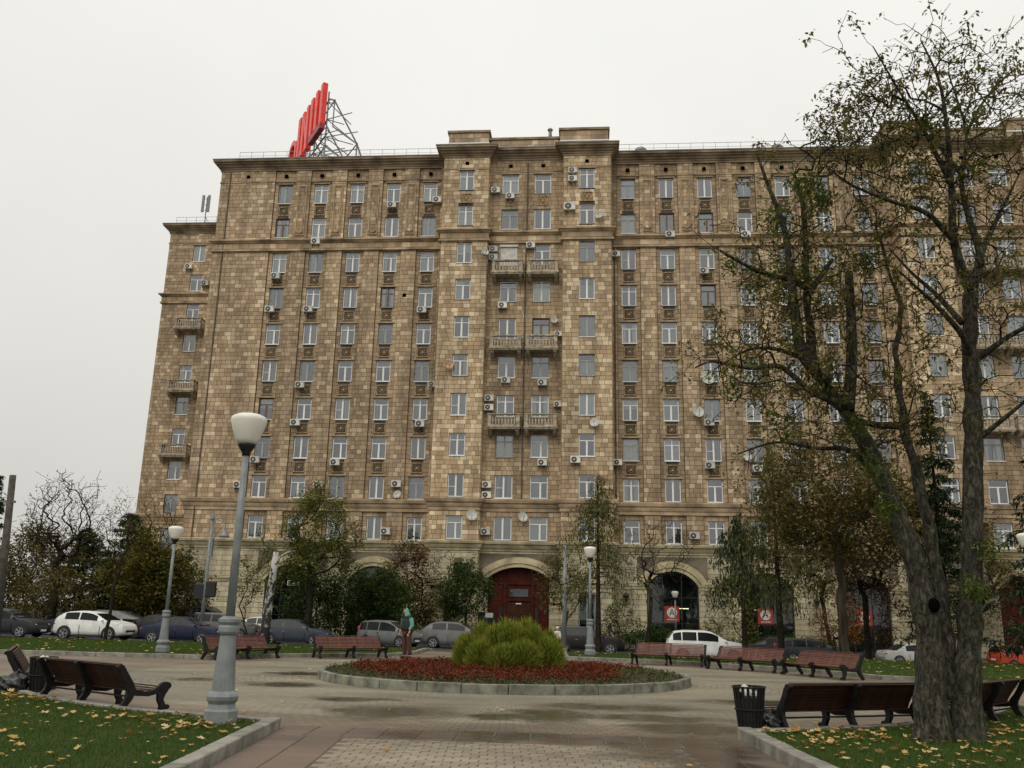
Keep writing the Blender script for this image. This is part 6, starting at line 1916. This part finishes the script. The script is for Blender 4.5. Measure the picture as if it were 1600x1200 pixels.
def grow(seeds, seed_par, attr, seg=.35, curve=.25, pen=.0, jit=.05, maxl=9.):
    """attach every attractor to the nearest grown node by a bent twig"""
    P = [np.array(s, float) for s in seeds]; par = list(seed_par)
    cap = len(P) + sum(max(1, int(3)) for _ in attr) * 6 + 50
    arr = np.zeros((cap, 3)); arr[:len(P)] = P; n = len(P)
    drs = np.zeros((cap, 3))
    for i in range(n):
        d_ = arr[i] - arr[par[i]] if par[i] >= 0 else np.array([0, 0, 1.])
        drs[i] = d_ / max(1e-6, np.linalg.norm(d_))
    d0 = np.array([np.min(np.linalg.norm(arr[:n] - a, axis=1)) for a in attr])
    for a in attr[np.argsort(d0)]:
        v = a - arr[:n]
        dd = np.sqrt((v * v).sum(1))
        dist = dd * (1.75 - .75 * (v * drs[:n]).sum(1) / np.maximum(dd, 1e-6)) + pen * np.maximum(0, arr[:n, 2] - a[2])
        j = int(np.argmin(dist)); b_ = arr[j]
        L = np.linalg.norm(a - b_)
        if L > maxl: continue
        k = max(1, min(6, int(L / seg)))
        gp = par[j]
        dirv = (b_ - arr[gp]) if gp >= 0 else np.array([0, 0, 1.])
        dn = np.linalg.norm(dirv); dirv = dirv / dn if dn > 1e-6 else dirv
        mid = b_ + dirv * L * curve
        last = j
        for i in range(1, k + 1):
            u = i / k
            p = (1 - u) ** 2 * b_ + 2 * u * (1 - u) * mid + u * u * a
            if i < k: p = p + rng.normal(0, jit * L / k, 3)
            if n >= cap: break
            arr[n] = p; par.append(last)
            d_ = p - arr[last]; drs[n] = d_ / max(1e-6, np.linalg.norm(d_))
            last = n; n += 1
    return arr[:n], np.array(par)
def pipe(par, tip, p=2.35, fixed=None):
    n = len(par); acc = np.zeros(n); r_ = np.zeros(n)
    for i in range(n - 1, -1, -1):
        r_[i] = tip if acc[i] == 0 else acc[i] ** (1 / p)
        if fixed is not None and i in fixed: r_[i] = max(r_[i] * 0 + fixed[i], 0)
        if par[i] >= 0: acc[par[i]] += r_[i] ** p if not (fixed is not None and i in fixed) else tip ** p
    return r_
def wood(P, par, r_, n=5):
    c = np.where(par >= 0)[0]; a, b_ = P[par[c]], P[c]
    ra, rb = np.minimum(r_[par[c]], r_[c] * 1.3), r_[c]
    d = b_ - a; L = np.linalg.norm(d, axis=1, keepdims=True); d = d / np.maximum(L, 1e-6)
    ref = np.where(np.abs(d[:, 2:3]) < .9, np.array([[0, 0, 1.]]), np.array([[1., 0, 0]]))
    s = np.cross(d, ref); s /= np.linalg.norm(s, axis=1, keepdims=True); t = np.cross(d, s)
    V = []
    for base, rr in ((a - d * ra[:, None] * .3, ra), (b_, rb)):
        for k in range(n):
            an_ = 2 * np.pi * k / n
            V.append(base + s * (rr * np.cos(an_))[:, None] + t * (rr * np.sin(an_))[:, None])
    m = len(c); V = np.stack(V, 1).reshape(-1, 3)
    base = np.arange(m)[:, None] * 2 * n
    F = np.concatenate([base + np.array([k, (k + 1) % n, n + (k + 1) % n, n + k]) for k in range(n)])
    return V, F
def tree_thing(name, loc, label, cat, trunkVF, crowns, bark, group=None):
    t = empty(name, loc); tag(t, label, cat, group)
    V, F = trunkVF
    link('trunk', np_mesh('trunk', V - np.array(loc), F, bark, True), t)
    for (VF, mat, nm) in crowns:
        if VF is None: continue
        tag(link(nm, np_mesh(nm, VF[0] - np.array(loc), VF[1], mat), t), kind='stuff')
    return t
def clumpy(n, ells, clumps=14, sp=.22):
    """points in a union of ellipsoids (cx,cy,cz,rx,ry,rz), gathered into clumps"""
    out = []
    vol = np.array([e[3] * e[4] * e[5] for e in ells]); pr = vol / vol.sum()
    cen = []
    for _ in range(clumps):
        e = ells[rng.choice(len(ells), p=pr)]
        u = rng.normal(0, 1, 3); u /= np.linalg.norm(u); u *= rng.uniform(.45, 1) ** .5
        cen.append((np.array(e[:3]) + u * np.array(e[3:6]), np.array(e[3:6])))
    for i in range(n):
        c, s = cen[i % clumps]
        out.append(c + rng.normal(0, 1, 3) * s * sp)
    return np.array(out)
def broad(name, base, label, ells, trunk_h, r0, leafkey, nleaf, lsize, natt=260, clumps=16, sp=.22, bark='bark_dark', lean=(0, 0), tip=.012, cat='tree', group=None, spread=.16, up=.1, stems=1):
    base = np.array(base, float)
    E_ = [(base[0] + e[0], base[1] + e[1], base[2] + e[2], e[3], e[4], e[5]) for e in ells]
    att = clumpy(natt, E_, clumps, sp)
    k = 6; seeds, sp_ = [], []
    for st in range(stems):
        oa = 2 * math.pi * st / stems; o_ = np.array([math.cos(oa), math.sin(oa), 0]) * (.25 if stems > 1 else 0)
        for i in range(k + 1):
            u = i / k
            if i == 0 and st > 0: continue
            if i == 1 and st > 0:
                seeds.append(base + o_ * (1 + 2 * u) + np.array([lean[0] * u, lean[1] * u, trunk_h * u])); sp_.append(0); continue
            seeds.append(base + o_ * (1 + 2 * u) * (0 if i == 0 else 1) + np.array([lean[0] * u, lean[1] * u, trunk_h * u]) + (rng.normal(0, .03, 3) if i else 0)); sp_.append(-1 if i == 0 else len(seeds) - 2)
    P, par = grow(seeds, sp_, att, pen=.25)
    r_ = pipe(par, tip); r_ *= 1.0
    rm = max(r_.max(), tip * 1.5)
    r_ = np.clip(tip + (np.clip((r_ - tip) / (rm - tip), 0, 1) ** 1.35) * (r0 - tip), 0, r0)
    if stems == 1: r_[:k] = np.maximum(r_[:k], r0 * np.linspace(1.25, .8, k))
    VF = wood(P, par, r_, 6)
    crowns = []
    if nleaf:
        tips = np.where(r_ < tip * 2.2)[0]; tips = tips[tips > k]
        ci = rng.choice(tips, nleaf)
        c = P[ci] + rng.normal(0, spread, (nleaf, 3))
        crowns.append((leaf_cards(c, lsize, up), LEAF[leafkey], 'crown'))
    return tree_thing(name, tuple(base), label, cat, VF, crowns, M[bark], group)
def conifer(name, base, h, rmax, label, key, nb, ncard, csize, droop=.35, r0=.2, bark='bark_dark', bare=.08, shape=1.0, irr=.15, group=None, hang=0.0):
    base = np.array(base, float)
    seeds = [base + np.array([0, 0, h * i / 12]) for i in range(13)]; par = [-1] + list(range(12))
    r_ = [r0 * (1 - .93 * i / 12) for i in range(13)]
    P, pr, rr = list(seeds), list(par), list(r_)
    cards = []
    for b_ in range(nb):
        u = bare + (1 - bare) * rng.uniform(0, 1) ** .85
        z = h * u; L = rmax * ((1 - u) ** shape + .04) * rng.uniform(1 - irr * 2.2, 1 + irr)
        a = rng.uniform(0, 2 * np.pi); d = np.array([math.cos(a), math.sin(a), 0])
        j = min(12, int(round(u * 12)))
        last = None; m_ = 5
        st = base + np.array([0, 0, z])
        P.append(st); pr.append(j); rr.append(.02 * (1 - u) + .01); last = len(P) - 1
        for i in range(1, m_ + 1):
            v = i / m_
            p = st + d * L * v + np.array([0, 0, L * (.12 * v - droop * v * v)]) + rng.normal(0, .04 * L, 3) * v
            P.append(p); pr.append(last); rr.append((.02 * (1 - u) + .01) * (1 - .8 * v)); last = len(P) - 1
        q = int(ncard * (L / rmax + .12) / 1.12)
        v = rng.uniform(.1, 1, q) ** .7
        side = np.array([-d[1], d[0], 0])
        c = st + d * (L * v)[:, None] + np.stack([np.zeros(q), np.zeros(q), L * (.12 * v - droop * v * v)], 1) + side * (rng.normal(0, .14, q) * L * (1.1 - v))[:, None] + rng.normal(0, .03 * L, (q, 3))
        if hang: c[:, 2] -= rng.uniform(0, 1, q) ** 1.5 * hang
        cards.append(c)
    P, pr, rr = np.array(P), np.array(pr), np.array(rr)
    VF = wood(P, pr, rr, 5)
    # the trunk itself gets its full girth
    tb = MB().tube([tuple(s) for s in seeds], [r0 * (1.15 if i == 0 else 1 - .93 * i / 12) for i in range(13)], 9)
    V2 = np.array(tb.v); F2 = np.array([f for f in tb.f if len(f) == 4])
    VF = (np.concatenate([VF[0], V2]), np.concatenate([VF[1], F2 + len(VF[0])]))
    C = np.concatenate(cards)
    V, F = leaf_cards(C, csize, -.35 if not hang else -1.0, .30)
    return tree_thing(name, tuple(base), label, 'tree', VF, [((V, F), LEAF[key], 'crown')], M[bark], group)
tz = lambda x, y: float(T(x, y)) + .03
# --- street and courtyard trees
G = 'trees and shrubs along the street'
broad('bare_tree', (-34.9, 58, tz(-35, 58)), 'large bare tree at the far left rising above the shrubs', [(0, 0, 7.6, 2.4, 2.0, 2.6)], 3.6, .24, 'brown', 700, .16, 1100, 150, .15, tip=.012, group=G)
broad('bare_tree', (-31.6, 64, tz(-31, 64)), 'slender bare tree between the evergreen and the corner of the building', [(.2, 0, 7.0, 1.5, 1.3, 2.8)], 4.0, .13, 'brown', 400, .15, 560, 90, .15, tip=.011, group=G)
conifer('spruce', (-37.2, 54, tz(-37, 54)), 9.6, 2.2, 'dark spruce at the left picture edge behind the pole', 'needle', 150, 60, .28, group=G)
broad('shrub', (-36.6, 60, tz(-36, 60)), 'brown leafy shrub under the big bare tree', [(0, 0, 3.2, 3.2, 2, 2.8)], .8, .1, 'brown', 4800, .2, 260, 30, .25, cat='shrub', group=G, stems=4)
broad('shrub', (-33.0, 55.4, tz(-33, 55)), 'thin brown-leaved shrub behind the dark sedan on the left', [(0, 0, 2.2, 2.4, 1.4, 1.7)], .5, .08, 'brown', 3400, .18, 220, 24, .25, cat='shrub', group=G, stems=4)
conifer('evergreen_tree', (-32.4, 62, tz(-32, 62)), 8.2, 2.9, 'broad dark evergreen left of the building corner', 'needle', 210, 70, .30, droop=.1, shape=.55, group=G, bare=.05)
broad('shrub', (-29.6, 66, tz(-29, 66)), 'brown bare-twigged shrub left of the maple', [(0, 0, 2.6, 1.8, 1.2, 2.4)], .6, .07, 'brown', 2600, .2, 220, 18, .25, cat='shrub', group=G, stems=3)
broad('young_tree', (-23.5, 44.0, tz(-23.5, 44) + .08), 'thin young tree on the far lawn before the white crossover', [(-.1, 0, 5.4, .95, .9, 1.6)], 3.2, .075, 'brown', 520, .12, 360, 60, .16, tip=.007, group=G, lean=(.15, 0))
broad('maple_tree', (-28.4, 58, tz(-28, 58)), 'rounded green-brown maple in front of the corner of the building', [(0, 0, 4.2, 2.7, 2.2, 2.5), (1.0, -.4, 4.3, 1.8, 1.6, 1.6), (-1.2, 0, 3.0, 1.9, 1.8, 1.8)], 1.6, .2, 'maple', 14000, .24, 380, 46, .20, group=G, spread=.28)
conifer('evergreen_tree', (-37.6, 66, tz(-37, 66)), 7.4, 3.0, 'low dark evergreen behind the big bare tree', 'needle', 200, 70, .32, droop=.1, shape=.5, group=G, bare=.03)
broad('brown_tree', (-40.5, 64, tz(-40, 64)), 'brown-leaved tree behind the leaning pole at the left edge', [(0, 0, 4.2, 2.8, 2, 3.2)], 1.6, .14, 'brown', 8000, .26, 300, 40, .2, group=G, spread=.3)
broad('shrub', (-34.2, 66.5, tz(-34, 66)), 'russet shrub between the two evergreens on the left', [(0, 0, 2.8, 2.4, 1.4, 2.4)], .7, .08, 'redbrown', 6500, .24, 220, 30, .22, cat='shrub', group=G, stems=4)
broad('shrub', (-30.8, 67.5, tz(-31, 67)), 'dark shrub at the foot of the building corner behind the maple', [(0, 0, 2.2, 2.2, 1.2, 1.9)], .6, .08, 'dark', 5500, .22, 200, 28, .22, cat='shrub', group=G, stems=4)
# birch with a snapped top
bt = empty('birch_tree', (-16.9, 48, tz(-17, 48))); tag(bt, 'white birch trunk snapped off at the top with one side limb', 'tree', G)
MB().tube([(0, 0, 0), (.0, 0, 1.2), (.06, 0, 2.6), (.16, 0, 3.9), (.22, 0, 5.05)], [.30, .25, .215, .185, .15], 14).obj('trunk', M['birch'], bt, smooth=True)
MB().tube([(.18, 0, 4.2), (.42, 0, 4.75), (.8, .1, 5.05), (1.25, .1, 5.15)], [.11, .075, .04, .012], 8).obj('limb', M['birch'], bt, smooth=True)
broad('lime_tree', (-17.85, 58.4, tz(-18, 58)), 'loose olive-leaved tree behind the snapped birch', [(0.2, 0, 7.2, 2.0, 1.8, 2.8), (1.9, 0, 6.6, 1.3, 1.2, 1.6), (-1.6, 0, 5.6, 1.3, 1.3, 1.3)], 4.2, .19, 'olive', 9500, .2, 460, 50, .17, group=G, spread=.24)
broad('shrub', (-20.8, 57, tz(-21, 57)), 'thin yellow-brown shrub left of the birch', [(0, 0, 4.0, 1.5, 1.2, 2.2)], 1.2, .06, 'olive', 2400, .17, 220, 20, .2, cat='shrub', group=G, stems=2)
for i, (x, y, rx, h, lb, key) in enumerate(((-19.6, 64.4, 1.9, 4.6, 'dark lilac bush directly right of the birch trunk', 'dark'), (-16.6, 64.0, 2.1, 4.9, 'dark lilac bush in the middle of the left shrubbery', 'dark'), (-14.0, 64.6, 1.6, 4.4, 'dark lilac bush left of the hooded person', 'dark'))):
    broad('lilac_bush', (x, y, tz(x, y)), lb, [(0, 0, h * .55, rx, 1.4, h * .5)], .7, .09, key, 9000, .2, 240, 30, .24, cat='shrub', group=G, stems=4, spread=.26)
broad('tree', (-13.3, 68.4, tz(-13, 68)), 'red-brown leaved tree behind the hooded person', [(0, 0, 5.0, 2.0, 1.3, 2.6), (.6, 0, 2.8, 2.2, 1.3, 1.8)], 2.0, .12, 'redbrown', 8000, .2, 340, 36, .2, group=G, spread=.25)
broad('shrub', (-11.2, 67.6, tz(-11, 67)), 'olive shrub between the red-brown tree and the round tree', [(0, 0, 2.4, 1.6, 1.0, 2.0)], .6, .07, 'olive', 3200, .18, 180, 18, .22, cat='shrub', group=G, stems=3)
broad('bare_shrub', (-9.9, 69.4, tz(-10, 69)), 'bare upright twigs behind the round dark-green tree', [(0, 0, 5.2, 1.0, .5, 1.4)], 2.5, .05, 'brown', 60, .12, 130, 12, .22, tip=.012, cat='shrub', group=G, stems=3)
broad('round_tree', (-8.5, 65.6, tz(-8, 65)), 'small round dark-green tree left of the red entrance', [(0, 0, 3.7, 1.65, 1.4, 1.9)], 1.5, .1, 'dark', 9500, .19, 260, 36, .2, group=G, spread=.24)
broad('brown_tree', (-1.5, 68.6, tz(-1, 68)), 'russet small tree right of the red entrance', [(0, 0, 4.6, 1.7, 1.2, 2.3)], 1.8, .1, 'brown', 3600, .17, 320, 30, .2, group=G, spread=.22)
conifer('larch', (.62, 46, tz(.6, 46) + .06), 9.4, 3.3, 'drooping brownish larch beside the park lamp right of centre', 'larch', 120, 85, .18, droop=.34, r0=.17, bare=.34, shape=.5, irr=.32, hang=.9, group=G)
broad('bare_tree', (4.3, 66.5, tz(4, 66)), 'bare spreading tree left of the first shop arch', [(1.6, 0, 7.2, 2.1, 1.4, 2.2), (-.8, 0, 6.2, 1.4, 1.2, 1.4)], 4.0, .15, 'brown', 220, .14, 620, 90, .15, tip=.011, group=G, lean=(.4, 0))
broad('shrub', (10.6, 69.3, tz(10, 69)), 'yellowing shrub between the two shop arches', [(0, 0, 3.0, 2.1, .9, 2.6)], .9, .06, 'yellow', 3600, .18, 260, 26, .2, cat='shrub', group=G, stems=4)
broad('shrub', (2.6, 68.6, tz(2, 68)), 'low green shrub beneath the wall lantern by the larch', [(0, 0, 1.7, 2.2, 1.0, 1.4)], .4, .06, 'dark', 3600, .18, 160, 22, .24, cat='shrub', group=G, stems=4)
broad('hedge', (6.4, 66.8, tz(6, 66)), 'low clipped hedge behind the white SUV', [(0, 0, .9, 3.4, .6, .7)], .3, .05, 'dark', 6500, .16, 200, 40, .16, cat='hedge', group=G, stems=5)
broad('hedge', (14.6, 68.0, tz(14, 68)), 'low dark hedge behind the dark grey estate', [(0, 0, .9, 3.6, .6, .7)], .3, .05, 'dark', 5500, .16, 200, 40, .16, cat='hedge', group=G, stems=5)
conifer('larch', (10.25, 50, tz(10, 50)), 12.2, 3.6, 'tall dark larch before the middle shop arch', 'larch', 150, 75, .23, droop=.30, r0=.2, bare=.30, shape=.6, irr=.3, hang=1.4, group=G)
conifer('spruce', (9.3, 55.5, tz(9, 55)), 9.0, 3.0, 'dark green spruce branches hanging over the shop arches', 'needle', 110, 60, .26, droop=.25, bare=.42, shape=.5, hang=.5, group=G)
broad('two_stem_tree', (16.4, 62.8, tz(16, 62)), 'dark twin-stemmed tree by the wall lantern on the right', [(0, 0, 6.4, 2.2, 1.4, 2.0)], 4.2, .17, 'brown', 7000, .19, 340, 40, .2, group=G, stems=2)
broad('street_tree', (11.35, 42, tz(11, 42) + .06), 'straight grey trunk with brown crown right of the three benches', [(-.6, 0, 7.6, 2.8, 2.0, 2.8), (1.4, 0, 6.4, 2.2, 2.0, 2.2)], 5.0, .19, 'brown', 15000, .19, 640, 70, .18, bark='bark', group=G, spread=.3)
broad('street_tree', (13.8, 47, tz(13.8, 47)), 'thin dark tree with orange leaves left of the silver sedan', [(.7, 0, 3.4, 1.6, 1.2, 1.6), (0, 0, 7.0, 2.2, 1.5, 2.6)], 4.6, .15, 'redbrown', 8000, .18, 420, 50, .18, group=G, spread=.26)
broad('orange_shrub', (15.6, 58.0, tz(15.6, 58)), 'orange-leaved shrub before the right shop arch', [(0, 0, 2.8, 1.5, 1.0, 1.3)], .8, .05, 'orange', 2400, .17, 140, 20, .22, cat='shrub', group=G, stems=3)
conifer('spruce', (16.0, 42.5, tz(16, 42) + .05), 12.4, 2.3, 'narrow dark spruce between the stems of the big tree', 'needle', 190, 70, .26, droop=.3, r0=.18, shape=.8, group=G)
conifer('spruce', (18.6, 38, tz(18, 38) + .06), 9.0, 2.7, 'dark spruce at the right picture edge', 'needle', 190, 75, .26, droop=.3, r0=.18, shape=.75, group=G)
broad('brown_tree', (27.5, 70.0, tz(27, 70)), 'tall brown-leaved tree before the right projecting bay', [(0, 0, 6.5, 3.4, 1.5, 4.2)], 3.0, .16, 'brown', 9000, .22, 420, 46, .2, group=G, spread=.3)
# --- the big foreground tree: limbs as they stand, then twigs
LIMB = {
    'T1': ([(4.69, -.1), (4.70, 0.6), (4.76, 1.40), (4.66, 2.44), (4.41, 3.34), (4.15, 4.09), (3.87, 4.67), (3.59, 5.08), (3.44, 5.66), (3.42, 6.69), (3.46, 7.65), (3.39, 8.48)], .215, .03, 0.0, .1),
    'T1b': ([(3.59, 5.08), (3.24, 5.46), (3.13, 6.07), (3.07, 6.80), (2.98, 7.44), (2.77, 8.04), (2.60, 8.55)], .11, .015, -.1, -.7),
    'T1c': ([(3.87, 4.67), (4.03, 5.45), (4.13, 6.27), (4.20, 7.05)], .10, .065, -.05, .5),
    'T1d': ([(3.81, 4.74), (3.33, 4.86), (2.83, 5.21), (2.35, 5.14), (1.83, 5.19), (1.54, 5.05)], .06, .010, -.1, -1.0),
    'T1e': ([(3.43, 6.58), (3.10, 6.69), (2.62, 6.78), (2.04, 7.07)], .055, .022, 0, -.4),
    'T1f': ([(3.26, 5.44), (2.90, 5.66), (2.52, 5.71), (2.03, 5.46)], .045, .010, -.1, .6),
    'T1g': ([(3.40, 6.48), (3.69, 6.90), (3.93, 7.23)], .06, .03, 0, .4),
    'T1h': ([(4.37, 3.44), (3.97, 4.09), (3.52, 4.18), (2.97, 4.32), (2.41, 4.17)], .05, .010, .0, 1.0),
    'T2': ([(5.0, .6), (5.06, 1.41), (5.01, 2.63), (4.90, 3.72), (4.79, 4.48), (4.78, 5.06), (4.78, 5.65), (4.93, 6.36), (4.84, 6.94), (4.68, 7.85)], .125, .018, .18, .5),
    'T2b': ([(4.78, 4.52), (4.33, 4.62), (3.94, 4.96), (3.69, 5.45)], .07, .012, .4, 1.2),
    'T3': ([(5.14, -.1), (5.2, .6), (5.32, 1.42), (5.49, 2.72), (5.65, 4.10), (5.74, 5.06), (5.76, 5.65), (5.88, 6.56)], .195, .10, .05, .1),
    'T3a': ([(5.88, 6.51), (5.65, 7.30), (5.64, 8.16), (5.61, 9.05), (5.51, 9.85), (5.24, 10.50)], .085, .010, .1, -.6),
    'T3b': ([(5.88, 6.56), (6.12, 7.18), (6.07, 7.82), (6.05, 8.59), (6.26, 9.48), (6.12, 10.71)], .085, .010, .1, .6),
    'T3c': ([(5.77, 5.45), (5.58, 5.77), (5.15, 6.16), (4.84, 6.31), (4.43, 6.57)], .06, .010, .1, -.9),
    'T3d': ([(5.70, 6.05), (5.46, 6.62), (5.22, 7.09), (5.00, 7.63)], .05, .010, .1, .9),
    'T3e': ([(5.65, 7.27), (5.19, 7.68), (4.62, 7.79), (3.96, 7.99), (3.58, 8.19)], .05, .010, -.1, -.9),
    'T3f': ([(6.09, 7.13), (6.44, 7.71), (6.78, 8.24), (7.26, 9.01)], .06, .010, .2, .9),
    'T3g': ([(5.82, 5.45), (6.22, 5.75), (6.71, 6.00), (7.12, 6.35)], .055, .010, .1, -.8),
    'T3h': ([(5.64, 8.16), (5.20, 8.89), (4.75, 9.41), (4.29, 10.00)], .045, .008, -.2, -1.2),
    'T3i': ([(6.05, 8.59), (5.83, 9.27), (5.75, 9.96), (5.99, 10.90)], .04, .008, .3, 1.0),
    'T3j': ([(5.66, 4.20), (6.09, 4.58), (6.59, 5.06)], .05, .010, .1, -.6),
    'T3k': ([(6.26, 9.48), (6.60, 10.05), (6.95, 10.51), (7.28, 10.85)], .03, .008, .5, .9)}
bigtree = empty('big_tree', (4.95, 13.35, 0.09))
tag(bigtree, 'large many-stemmed foreground tree with sparse autumn leaves', 'tree')
def bl_smooth(pts, m_=5):
    P = [np.array(p, float) for p in pts]; out = []
    for i in range(len(P) - 1):
        p0, p1, p2, p3 = P[max(i - 1, 0)], P[i], P[i + 1], P[min(i + 2, len(P) - 1)]
        for k in range(m_):
            t = k / m_
            out.append(.5 * ((2 * p1) + (-p0 + p2) * t + (2 * p0 - 5 * p1 + 4 * p2 - p3) * t * t + (-p0 + 3 * p1 - 3 * p2 + p3) * t ** 3))
    out.append(P[-1]); return out
seeds, spar = [], []
for k, (pts, ra, rb, y0, y1) in LIMB.items():
    n = len(pts)
    P3 = [(x, 13.35 + y0 + (y1 - y0) * i / (n - 1), z) for i, (x, z) in enumerate(pts)]
    S_ = bl_smooth(P3)
    m_ = len(S_)
    rad = [ra + (rb - ra) * (i / (m_ - 1)) ** (.75 if ra > .12 else .9) for i in range(m_)]
    if k in ('T1', 'T3'):
        for i in range(m_):
            z = S_[i][2]
            rad[i] *= 1 + .45 * math.exp(-max(0, z) / .45)
            if k == 'T1' and .5 < z < 2.3: rad[i] *= 1.08
    loc = [tuple(p - np.array([4.95, 13.35, .09])) for p in S_]
    big = ra > .12
    mb = MB().tube(loc, rad, 16 if big else 8)
    if big:   # knobbly outline
        mb.v = [(x + .018 * math.sin(z * 9 + x * 13) , y + .018 * math.sin(z * 7 + y * 11), z) for x, y, z in mb.v]
    mb.obj('stem' if big else 'limb', M['bark_big'], bigtree, smooth=True)
    st = 0
    for i, p in enumerate(S_):
        if p[2] < 3.0: continue
        seeds.append(p); spar.append(-1 if st == 0 else len(seeds) - 2); st = 1
# bark hollow on the trunk: its shade painted as a black ellipsoid
ellipsoid(MB(), (-.155, -.185, 1.78), (.08, .05, .10)).obj('knot_hole_shade', M['hole_shade'], bigtree, smooth=True)
seeds = np.array(seeds)
# twig targets: round the limbs and through the crown
att = []
idx = rng.choice(np.where(seeds[:, 2] > 4.2)[0], 1300)
att.append(seeds[idx] + rng.normal(0, 1, (1300, 3)) * np.array([.42, .6, .38]) + np.array([0, 0, .08]))
def ell(c, r_, n):
    u = rng.normal(0, 1, (n, 3)); u /= np.linalg.norm(u, axis=1, keepdims=True); u *= rng.uniform(.2, 1, n)[:, None] ** .45
    return np.array(c) + u * np.array(r_)
att.append(ell((5.5, 13.4, 9.4), (1.6, 1.6, 1.5), 950)); att.append(ell((4.4, 13.2, 8.6), (1.25, 1.3, 1.2), 420)); att.append(ell((6.8, 13.5, 9.2), (1.2, 1.4, 1.7), 420))
att.append(ell((5.2, 13.5, 6.8), (1.5, 1.5, 1.2), 420)); att.append(ell((2.9, 12.9, 5.5), (1.3, 1.2, 1.0), 480)); att.append(ell((4.1, 13.6, 4.7), (1.5, 1.3, .9), 450)); att.append(ell((6.7, 13.4, 6.3), (1.2, 1.3, 1.6), 200))
att.append(ell((4.4, 13.2, 9.35), (.95, .9, .75), 380)); att.append(ell((3.4, 13.2, 6.9), (1.1, 1.0, 1.0), 380))
att = np.concatenate(att); att = att[(att[:, 2] < 10.75) & (att[:, 2] > 3.4)]
P, par = grow(seeds, spar, att, seg=.13, curve=.30, pen=.15, jit=.16, maxl=.75)
r_ = np.clip(pipe(par, .0042, 2.5), 0, .022)
keep = np.arange(len(P)) >= len(seeds)
par2 = par.copy(); par2[~keep] = -1
V, F = wood(P, par2, r_, 4)
link('twigs', np_mesh('twigs', V - np.array([4.95, 13.35, .09]), F, M['bark_dark']), bigtree)
LEAF['big'] = mat_leaf('sparse_brown_leaves', [(.10, .10, .028), (.16, .15, .038), (.20, .17, .045), (.16, .10, .035), (.12, .14, .032), (.08, .06, .026)], .45)
tips = np.where((r_ < .0075) & keep)[0]
# leaves sit in loose bunches at some of the tips
bun = rng.choice(tips, 3600); c = np.repeat(P[bun], 5, axis=0) + rng.normal(0, .055, (3600 * 5, 3))
V, F = leaf_cards(c, .072, -.3, .55)
tag(link('crown', np_mesh('crown', V - np.array([4.95, 13.35, .09]), F, LEAF['big']), bigtree), kind='stuff')
tuft = [(3.40, 8.35, .14), (3.44, 8.15, .10), (3.0, 7.55, .14), (2.9, 7.8, .12), (3.12, 6.7, .16), (2.75, 6.85, .14), (2.25, 7.0, .10), (3.3, 6.75, .12), (2.6, 6.6, .12), (3.6, 7.9, .08), (3.05, 5.7, .14), (2.6, 5.3, .12), (2.2, 5.0, .1), (3.5, 4.95, .14), (4.2, 3.2, .1), (4.28, 7.0, .10), (4.05, 3.75, .12), (5.6, 2.65, .1), (5.3, 2.1, .08), (3.9, 4.4, .12), (6.2, 8.7, .16), (5.9, 9.6, .14), (5.2, 9.1, .12), (2.8, 4.4, .14)]
cc = np.concatenate([np.array([x, 13.25 + rng.uniform(-.3, .1), z]) + rng.normal(0, s, (170, 3)) for x, z, s in tuft])
V, F = leaf_cards(cc, .075, -.1, .5)
tag(link('green_shoots', np_mesh('green_shoots', V - np.array([4.95, 13.35, .09]), F, LEAF['green']), bigtree), kind='stuff')
